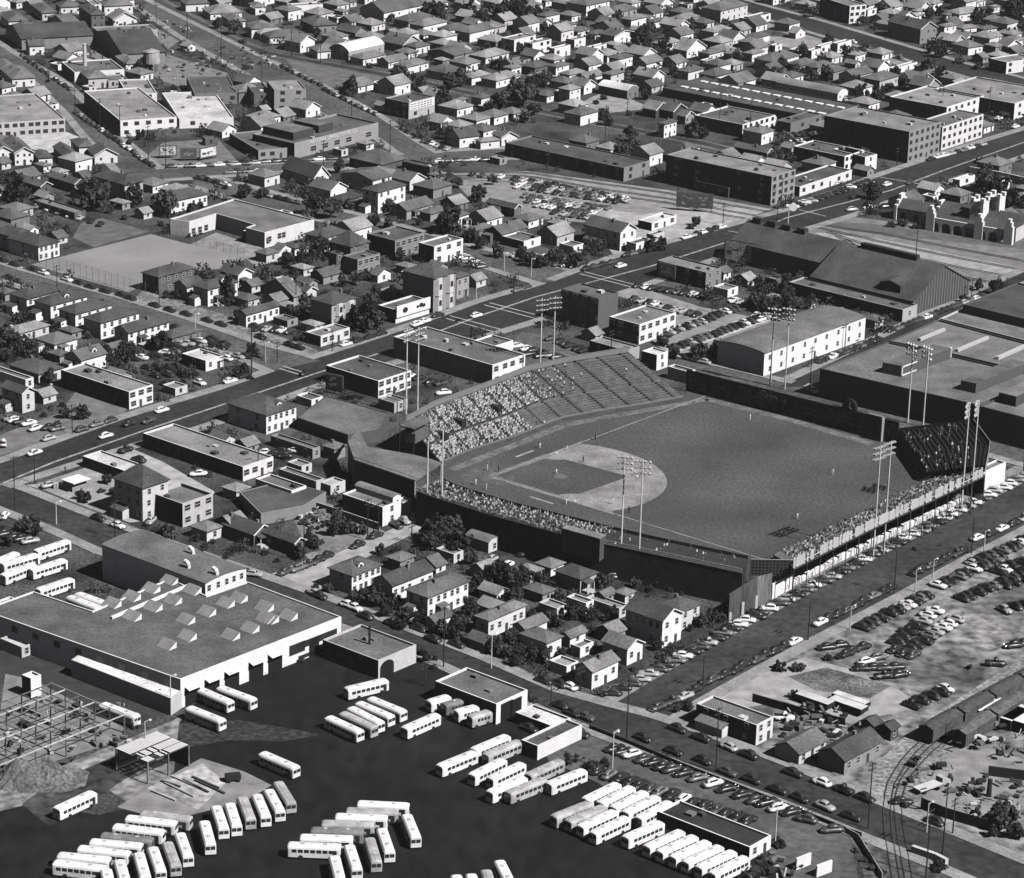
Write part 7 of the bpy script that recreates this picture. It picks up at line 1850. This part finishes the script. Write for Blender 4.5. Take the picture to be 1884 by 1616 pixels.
# ------------------------------------------------------------ buses
buses('C1', 'parked at the left edge above the depot hall', '255 800 465 730;20 890 250 825;15 972 235 885;205 935 455 857;260 1070 500 990;-60 885 90 822')
buses('C1', 'in the open court of the depot', '527 1090 755 1172;473 1112 690 1196')
buses('D1', 'standing before the depot bays', '1300 428 1545 525;1400 312 1570 385;1545 300 1728 368')
buses('D1', 'beside the steel frame', '700 402 955 495'); buses('D1', 'alone on the dirt track', '380 1138 655 1010'); buses('D2', 'alone at the edge of the black yard', '40 742 290 850')
buses('D1', 'in the upper fan of tail-on buses', '1408 1206 1458 1392;1495 1120 1545 1265;1583 1085 1640 1262;1670 1042 1737 1215 g;1772 1030 1840 1192')
buses('D2', 'at the right end of the upper fan', '82 985 180 1168;155 945 248 1096 g')
buses('D1', 'in the lower fan of tail-on buses', '1238 1290 1305 1475;1150 1348 1222 1545 g;1048 1382 1118 1582;958 1438 1005 1605;825 1492 870 1650;735 1562 770 1710')
buses('D1', 'in the side-on row at lower left', '1010 1160 1290 1195 g;888 1192 1205 1230;792 1250 1128 1292;712 1312 1045 1345 d;638 1356 970 1385;550 1400 890 1440;405 1448 758 1482;382 1500 720 1540')
buses('D2', 'by the wash house', '640 302 893 242 wr'); buses('D2', 'in the group below the wash house', '488 490 742 606;590 462 835 575 g;645 426 882 545 w;695 390 958 502;808 372 1010 455')
buses('D2', 'standing alone in front of the bus shed', '1040 572 1248 482 wf'); buses('D2', 'beside the bus shed', '1212 388 1322 356 wf;1342 402 1405 385 df;1408 455 1512 428 wf;1500 492 1602 462 gf', 'van')
buses('D2', 'in the cluster at the yard edge', '1510 722 1738 628 wf;1585 762 1832 660 gf;1265 840 1522 736 wf;1498 898 1712 792 wf;1640 915 1828 826 wf;1608 1022 1868 908 wf')
buses('D3', 'in the cluster beside the narrow dark-roofed block', '8 1010 200 935 gf;130 895 338 800 gf;268 958 498 866 wf')
buses('D2', 'in the middle fan of side-on buses', '718 1092 1052 1108;650 1140 970 1150 g;572 1180 895 1192;482 1228 800 1238 g;408 1276 725 1286 d;330 1325 655 1335;242 1378 575 1392')
buses('D2', 'in the middle fan of tail-on buses', '1040 1160 1115 1345;868 1258 932 1445;783 1322 840 1512 g;642 1366 708 1570;540 1440 592 1650')
buses('D2', 'cut by the bottom edge', '1690 1500 1765 1650;1595 1566 1650 1720 g;1495 1602 1540 1740;1395 1616 1440 1740')
buses('D3', 'in the upper row of five side by side', '510 1068 742 955 wf;612 1095 842 978 wf;702 1125 932 1012 wf;788 1158 1012 1045 wf;878 1198 1102 1082 wf')
buses('D3', 'in the short row of four side by side', '325 1176 522 1098 gf;412 1212 628 1122 gf;492 1250 708 1152 wf;578 1296 792 1195 wf')
buses('D3', 'in the bottom row side by side', '792 1330 1037 1224 wf;938 1395 1182 1284 wf;1028 1430 1272 1320 wf;1118 1468 1362 1357 wf;1202 1504 1452 1388 wf;1294 1540 1542 1424 wf;1384 1582 1632 1462 wf')
place_buses()
# ------------------------------------------------------------ cars
cars('F', 1128, 1280, 1390, 1138, 18, 'd', 'on the left kerb, corner to board wall', 'kkdlldkmwkdlkmkwwk'); cars('F', 1398, 1132, 1884, 880, 34, 'd', 'along the steel bleachers', 'kwdlkmwdlkmkwdlmkwwlmkwwwlwkwlwwmlwd')
cars('C4', 470, 1312, 960, 1075, 9, 'a', 'on the right kerb below the lower pole', 'wkkdkkmkk'); cars('C4', 1130, 965, 1450, 820, 8, 'a', 'on the right kerb at the middle', 'kkdkkkdk'); cars('C4', 1560, 730, 1879, 590, 5, 'a', 'on the right kerb at the right edge', 'wkwkl')
cars('G', 450, 218, 890, 10, 11, 'a', 'on the kerb by the pale patch', 'kkdkkkdkkkw'); cars('G', 300, 300, 420, 250, 3, 'a', 'at the corner by the dark house', 'ddl')
cars('C4', 760, 1345, 1200, 1130, 12, 'p', 'in the first lot row', 'kkdkmkklwkmk'); cars('C4', 1000, 1450, 1260, 1235, 7, 'p', 'in the second lot row', 'kkkklww'); cars('C4', 1090, 1500, 1400, 1290, 8, 'p', 'in the third lot row', 'kkkmlwwl'); cars('C4', 980, 1495, 1120, 1540, 3, 'p', 'at the foot of the lot rows', 'kkd')
cars('C4', 1290, 1060, 1710, 860, 13, 'p', 'in the long lot row by the street', 'wkdkmkkwkdkmk'); cars('C4', 1455, 1145, 1900, 960, 14, 'p', 'in the middle right lot row', 'kkdkwkmkkldkkk'); cars('C4', 1740, 815, 1890, 740, 5, 'p', 'in the right lot corner', 'mkkwk'); cars('C4', 1730, 1225, 1880, 1190, 4, 'p', 'at the right lot edge', 'lkkk'); cars('C4', 1640, 1090, 1880, 1010, 8, 'p', 'in the inner right lot row', 'kwkkmkkk')
cars('C4', 1520, 905, 1890, 735, 13, 'p', 'in the uppermost right lot row', 'lkwkdwkmlkwdk'); cars('C4', 1700, 960, 1890, 880, 7, 'p', 'in the second uppermost right lot row', 'kwlkmkw'); cars('D4', 510, 30, 590, 20, 2, 's', 'on the pale patch', 'kk'); cars('D4', 640, 80, 760, 40, 3, 's', 'right of the pale patch', 'kkk'); cars('D4', 780, 130, 880, 110, 2, 's', 'by the scattered trucks', 'wm'); cars('D4', 750, 180, 1000, 170, 4, 's', 'at the end of the weedy rectangle', 'kkdk'); cars('D4', 910, 240, 1020, 225, 2, 's', 'below the weedy rectangle', 'kk'); cars('D4', 1110, 435, 1370, 310, 9, 'p', 'beside the siding fence', 'kkkkkkkwk'); cars('D4', 1680, 145, 1680, 145, 1, 's', 'standing alone by the siding in the dirt lot', 'k'); cars('D4', 1800, 20, 1880, 10, 2, 's', 'at the right edge of the dirt lot', 'kk'); cars('D4', 220, 520, 220, 520, 1, 's', 'beside the flat-roofed dark house', 'w')
for x, y, tn in ((380,390,'k'),(490,428,'k'),(600,470,'l'),(690,505,'k'),(885,580,'k'),(1010,622,'w'),(1100,657,'k'),(1190,692,'k')): cars('G', x, y, x, y, 1, 's', 'on the upper kerb right of the junction', tn, U=-43)
for x, y, tn in ((232,430,'k'),(372,485,'k'),(490,528,'k'),(600,578,'d'),(700,612,'k'),(820,652,'k'),(912,690,'k'),(1022,728,'l'),(1130,772,'k'),(1500,790,'k')): cars('G', x, y, x, y, 1, 's', 'on the lower kerb beside the staff lot', tn, U=-43)
for x, y, tn in ((230,265,'k'),(395,310,'w'),(330,290,'k')): cars('D3', x, y, x, y, 1, 's', 'on the kerb below the white corner house', tn, U=-43)
for x, y, tn in ((340,440,'k'),(430,490,'k'),(510,520,'d'),(130,380,'k'),(120,600,'k'),(480,635,'k')): cars('D3', x, y, x, y, 1, 's', 'round the narrow dark-roofed block', tn, U=-42)
for x, y, tn in ((405,1110,'l'),(440,1130,'k'),(640,1195,'w'),(690,1215,'w'),(765,1270,'k'),(940,1325,'k'),(1130,1355,'k'),(1225,1430,'k'),(1390,1465,'k')): cars('C2', x, y, x, y, 1, 's', 'on the kerb below the three white houses', tn, U=-43)
for x, y, tn in ((215,965,'d'),(280,940,'m'),(370,910,'d'),(430,880,'k'),(490,855,'k')): cars('C2', x, y, x, y, 1, 's', 'along the pale alley', tn, U=50)
for x, y, tn in ((700,775,'k'),(830,710,'k')): cars('C2', x, y, x, y, 1, 's', 'by the utility poles in the alley', tn, U=50)
for x, y, tn in ((970,640,'k'),(1040,610,'l'),(1085,590,'m')): cars('C2', x, y, x, y, 1, 's', 'against the white-ended shop', tn, U=-60)
for x, y, tn in ((1745,780,'l'),(1640,880,'l'),(1740,920,'w'),(1860,830,'k')): cars('C2', x, y, x, y, 1, 's', 'in the yard behind the low near stand', tn, U=60)
for x, y, tn in ((1380,1095,'l'),(1430,1110,'w'),(720,1000,'m'),(740,1015,'w')): cars('C3', x, y, x, y, 1, 's', 'under the black wall of the low near stand', tn, U=20)
cars('G', 110, 475, 900, 760, 25, 'd', 'in the upper row of the staff lot', 'kkwkdkwkdkkmkwkkmkkdkkwkk', U=88); cars('G', 40, 570, 690, 790, 15, 'p', 'in the lower row of the staff lot', 'kmkkkdmkwkkdkkk'); cars('G', 1050, 825, 1050, 825, 1, 's', 'standing alone at the end of the staff lot', 'd', U=15); cars('G', 940, 785, 940, 785, 1, 's', 'off the row in the staff lot', 'd', U=-20); cars('D4', 1030, 1100, 1030, 1100, 1, 's', 'beside the rails at the street edge', 'k'); cars('D4', 1260, 1250, 1260, 1250, 1, 's', 'outside the dark board fence', 'k', U=-40)
DRV = 'driving on the avenue'
def one(c, x, y, tn, ph, U): cars(c, x, y, x, y, 1, 's', ph, tn, U=U)
for x, y, tn in ((240,140,'w'),):
    one('C1', x, y, tn, DRV, 50)
for k, x, y, tn in (('B1',1115,1345,'w'),('B1',730,1525,'w'),('B1',890,1440,'k'),('B1',1020,1420,'d'),('B2',1525,690,'w'),('B2',1115,750,'w'),('B3',755,345,'w'),('A4',930,1285,'w'),('A4',700,1370,'k'),('A4',1090,1275,'d'),('A4',260,1590,'k'),('B2',350,1090,'k')): one(k, x, y, tn, DRV, 50)
for k, x, y, tn in (('B1',250,1475,'w'),('B1',345,1545,'l'),('B1',560,1480,'d'),('B1',660,1445,'m'),('B1',760,1415,'d'),('B1',1590,1145,'w'),('B1',1690,1110,'k'),('B2',630,890,'w'),('B2',715,865,'k'),('B2',795,840,'k'),('B2',870,815,'k'),('B2',1170,730,'w'),('B2',1260,690,'k'),('B3',50,515,'m'),('B3',100,490,'d')): one(k, x, y, tn, 'on the left kerb of the avenue', 49)
cars('B3', 520, 365, 690, 320, 4, 'a', 'by the small service station kerb', 'kdkd'); cars('B3', 800, 270, 1050, 212, 7, 'a', 'by the curved-gable building', 'kmkkdkk'); cars('B3', 1205, 148, 1450, 78, 7, 'a', 'by the low white gas station', 'wlkwkkw')
cars('A4', 280, 1440, 800, 1265, 14, 'd', 'before the low shops', 'wkwlkkdkkkwkdk'); cars('A4', 1240, 1110, 1600, 1010, 9, 'a', 'before the brick building', 'kwwlkmwkl'); one('A4', 1700, 830, 'w', 'at the far white building', 50); one('A4', 1610, 840, 'm', 'at the far white building', 50); one('A4', 1820, 885, 'w', 'on the far avenue corner', 50); cars('A4', 690, 1460, 920, 1440, 3, 'a', 'by the smaller mission-style building', 'lwk')
SB = 'on the playground street kerb'
for x, y, tn in ((15,275,'k'),(75,295,'k'),(165,322,'k'),(215,338,'w'),(335,370,'w'),(388,387,'k'),(452,405,'k'),(525,427,'k'),(597,448,'k'),(650,463,'k'),(765,498,'k'),(838,522,'k'),(918,543,'k'),(1030,572,'k'),(1092,593,'k'),(1258,602,'k'),(1290,655,'k'),(1435,692,'k'),(1482,706,'k')): one('E', x, y, tn, SB, -42)
for x, y, tn in ((40,362,'k'),(90,378,'d'),(872,608,'k'),(922,628,'k'),(1050,665,'k'),(1110,690,'k')): one('E', x, y, tn, 'on the lower kerb of the playground street', -42)
cars('B1', 930, 990, 1240, 930, 8, 'd', 'in the top row of the car lot', 'kwkklwmw'); cars('B1', 1030, 1055, 1260, 1040, 6, 'd', 'in the second row of the car lot', 'kkmkkl'); cars('B1', 1080, 1105, 1340, 1090, 7, 'd', 'in the third row of the car lot', 'kkdlkwk'); cars('B1', 1150, 1165, 1380, 1155, 6, 'd', 'in the front row of the car lot', 'kkkdkw'); cars('B1', 1560, 985, 1820, 960, 7, 'd', 'right of the car-lot office', 'wwlkkdk'); cars('B1', 1200, 900, 1390, 870, 5, 'd', 'behind the car-lot office', 'kllkw'); cars('B1', 1420, 855, 1540, 910, 4, 'a', 'on the kerb behind the car-lot office', 'kkkk')
cars('B1', 60, 1400, 200, 1440, 4, 'd', 'in the gravel lot', 'mwkw', U=100); cars('B1', 280, 1460, 400, 1475, 3, 'd', 'beside the gravel lot', 'kkm', U=100); one('B1', 20, 1580, 'w', 'at the left edge of the gravel lot', 100)
cars('B2', 20, 780, 240, 800, 9, 'd', 'behind the corner shop', 'kwlkkmwkd', U=120); cars('B2', 200, 890, 320, 915, 3, 'a', 'on the kerb by the corner shop', 'kkk'); cars('B2', 1060, 1110, 1280, 1160, 5, 'd', 'behind the white-ended building', 'wkdkd', U=100); one('B2', 1300, 1225, 'w', 'behind the grandstand rail', 20); cars('B2', 1440, 285, 1560, 350, 7, 'p', 'by the white three-storey block', 'wlkwkwd')
cars('C1', 1840, 140, 1960, 160, 3, 'd', 'behind the long flat-roofed building', 'wkk', U=60); one('C1', 1370, 285, 'w', 'beside the long flat-roofed building', 15); one('C1', 965, 185, 'k', 'behind the bright-roofed low building', -35); one('C1', 870, 120, 'k', 'between the avenue and the bright-roofed low building', 50); one('C1', 340, 362, 'l', 'in the corner car lot', 30); one('C1', 1190, 405, 'w', 'behind the tall old house', 70); cars('C1', 690, 590, 820, 640, 2, 'a', 'on the kerb below the tall old house', 'kw'); one('C1', 1035, 612, 'l', 'beside the tall old house steps', 75); cars('C1', 40, 575, 40, 575, 1, 's', 'in the plot at the left edge', 'w', U=80); cars('C1', 30, 700, 200, 750, 4, 'd', 'under the trees at the left edge', 'kkkl', U=90); one('C1', 20, 60, 'w', 'in the lot at the left edge', 110); cars('C1', 1690, 970, 1760, 980, 2, 'a', 'on the kerb by the depot office block', 'kl')
cars('C2', 200, 130, 290, 130, 2, 'd', 'behind the low sheds', 'kw', U=40)
# lots far off
cars('B3', 880, 485, 1640, 605, 15, 'd', 'in the far lot row', 'kwkkkmkwkkkdwlk', U=100); cars('B3', 850, 575, 1290, 685, 10, 'p', 'in the inner lot row'); cars('B3', 1060, 822, 1550, 640, 15, 'p', 'on the upper side of the bright lane'); cars('B3', 1130, 912, 1750, 692, 18, 'p', 'on the lower side of the bright lane'); cars('B3', 30, 900, 440, 1010, 11, 'd', 'behind the theatre', 'wlwkkkmkwkl', U=90); cars('B3', 280, 850, 500, 930, 8, 'p', 'left of the long low building'); cars('B3', 110, 960, 340, 985, 6, 'd', 'at the grandstand rail', U=90); cars('B3', 1090, 960, 1330, 1010, 6, 'a', 'at the fence corner'); cars('B4', 430, 1212, 1330, 1440, 11, 'a', 'behind the outfield fence', 'wwkkklkmkwk'); cars('B4', 480, 1005, 860, 860, 11, 'a', 'beside the white arched-roof building', 'kkwkdkkmkkk'); cars('B4', 970, 790, 1580, 560, 17, 'a', 'on the side street past the arched-roof building'); cars('B4', 310, 620, 960, 710, 18, 'd', 'below the lean-to shed', 'kkkwwwkklkkkdkkwk', U=100); cars('B4', 20, 690, 60, 720, 2, 'd', 'beside the arched roof', 'ww')
cars('A3', 30, 1270, 800, 1398, 30, 'p', 'far lot'); cars('A3', 120, 1400, 640, 1470, 20, 'p', 'far lot'); cars('A3', 30, 1245, 820, 1385, 30, 'p', 'far lot'); cars('A3', 50, 1300, 760, 1410, 27, 'p', 'far lot'); cars('A3', 90, 1365, 660, 1450, 22, 'p', 'far lot'); cars('A3', 180, 1430, 600, 1490, 16, 'p', 'far lot'); cars('A3', 300, 1480, 560, 1520, 9, 'p', 'far lot')
cars('B3', 30, 275, 480, 300, 14, 'd', 'around the small service station', U=100); cars('B3', 190, 325, 440, 350, 9, 'd', 'before the small service station', U=100)
FS = 'far streets'
cars('A1', 150, 395, 480, 625, 12, 'a', FS); cars('A1', 530, 790, 1050, 1150, 18, 'a', FS); cars('A1', 1190, 1165, 1760, 1140, 10, 'a', FS, dens=.8); cars('A1', 1590, 1205, 1780, 1195, 4, 'a', FS); cars('A1', 1380, 1240, 1560, 1290, 4, 'a', FS); cars('A2', 30, 1350, 280, 1410, 5, 'a', FS); cars('A2', 190, 470, 450, 595, 7, 'a', FS); cars('A2', 480, 630, 830, 800, 10, 'a', FS); cars('A2', 1020, 905, 1100, 945, 3, 'a', FS, 'kkd'); cars('A2', 1160, 985, 1320, 1040, 6, 'd', FS); cars('A2', 1270, 1125, 1580, 1115, 6, 'a', FS, 'wlkmwk'); cars('A2', 60, 1130, 520, 1110, 7, 'a', FS); cars('A2', 1500, 1215, 1860, 1250, 12, 'p', FS); cars('A1', 1100, 620, 1300, 690, 5, 'd', FS); cars('A4', 640, 700, 820, 720, 5, 'd', FS); cars('A4', 170, 1000, 370, 990, 6, 'd', FS); cars('A4', 200, 945, 430, 940, 6, 'd', FS); cars('A2', 600, 90, 860, 180, 5, 'a', FS); cars('A4', 700, 300, 1250, 480, 6, 'a', FS, dens=.6); cars('A4', 1210, 330, 1380, 380, 5, 'p', FS); cars('A1', 260, 1440, 700, 1560, 7, 'd', FS, dens=.8)
place_cars()
# ------------------------------------------------------------ poles
for c, x, yt, yb in (('B1',500,1290,1500),('C1',103,85,525),('C1',1785,90,275),('B1',20,400,590),('B1',395,330,480),('B1',1100,530,630),('B1',1740,750,1095),('B2',280,350,600),('B2',530,780,930),('B2',150,860,1010),('B4',1130,90,295),('B4',1755,415,540),('B4',1515,430,560),('B4',860,720,890),('B4',395,880,1230),('B4',640,735,905),('B4',1385,1240,1420),('C4',1875,20,250),
        ('C4',1515,570,825),('C4',980,780,1105),('C4',385,1160,1425),('C2',335,570,890),('C2',775,440,730),('C2',850,470,700),('C2',815,480,690),('C2',1080,600,750),('D3',275,290,440),('D3',800,220,660),('D3',1325,80,310),('D3',1415,380,880),('D3',480,180,320),('D4',800,780,1275),('D4',1315,960,1450),('D4',1200,1110,1610),('D4',1385,1060,1310),('C2',1300,1180,1610),('C2',1000,930,1070),('A4',1310,590,770),('A4',1630,580,850),
        ('A3',650,690,990),('A3',805,680,800),('A3',1150,1320,1410),('A3',250,1040,1200),('A3',1465,1400,1560),('A1',520,600,790),('A1',690,680,870),('A1',830,720,990),('A1',1025,850,1110),('A1',1145,880,1170),('A1',1295,80,270),('A1',1530,190,400),('A1',1080,10,160),('A1',1810,370,540),('A2',250,200,390),('A2',450,300,440),('A2',600,330,460),('A2',930,830,1070),('A2',1025,700,890),('A2',665,690,830),('A2',470,970,1160),('A2',370,1310,1420),('A4',1580,1060,1180),('B3',690,780,990),('B3',1390,560,660),('D2',1170,190,290),('C1',795,455,720),('C1',240,110,340),('C1',980,330,660),('B3',205,0,170),('B3',1840,0,30),('A4',425,1020,1150),('A4',200,1230,1430),('A4',1000,1020,1140),('A3',1440,650,900),('A3',1650,660,960),('E',1245,590,830),('E',1465,320,420)):
    pole(c, x, yt, yb)
for c, x, yt, yb in (('B1',1350,710,800),('B1',1835,870,1000),('C1',390,545,620),('C2',1630,1380,1616),('D3',700,470,880),('G',100,310,560),('G',805,580,880),('C4',1125,1000,1090),('C4',1245,950,1020),('C4',1600,740,820),('C4',675,1290,1350),('D4',1205,1100,1300),('B2',1525,420,570),('B2',1720,250,370),('B3',140,290,410),('D1',485,0,110),('D1',1180,150,480),('D1',1005,490,800)):
    pole(c, x, yt, yb, True)
# ------------------------------------------------------------ labels, air
fill_houses(FILLN); fill_shrubs(1500); grow_trees(); finish_bands(); finish_trees(); finish_poles()
hz = MB(); hz.box((-2500, -120, -1.2), (2500, 5200, 300))
H = bpy.data.materials.new('haze'); H.use_nodes = True; n = H.node_tree.nodes; n.remove(n['Principled BSDF']); vo = n.new('ShaderNodeVolumePrincipled')
vo.inputs['Density'].default_value = HAZE; vo.inputs['Color'].default_value = (1, .96, 1.03, 1); vo.inputs['Anisotropy'].default_value = 0
H.node_tree.links.new(vo.outputs[0], n['Material Output'].inputs['Volume'])
if HAZE > 0: o = hz.build('haze', H); tag(o, 'thin haze over the whole town, fading the far blocks', 'haze', kind='stuff')
seen = {}
for o, _ in THINGS:
    l = o.get('label', '')
    w = l.split()
    if len(w) > 16: o['label'] = ' '.join(w[:16])
print('THINGS', len(THINGS), 'OBJECTS', len(bpy.data.objects))
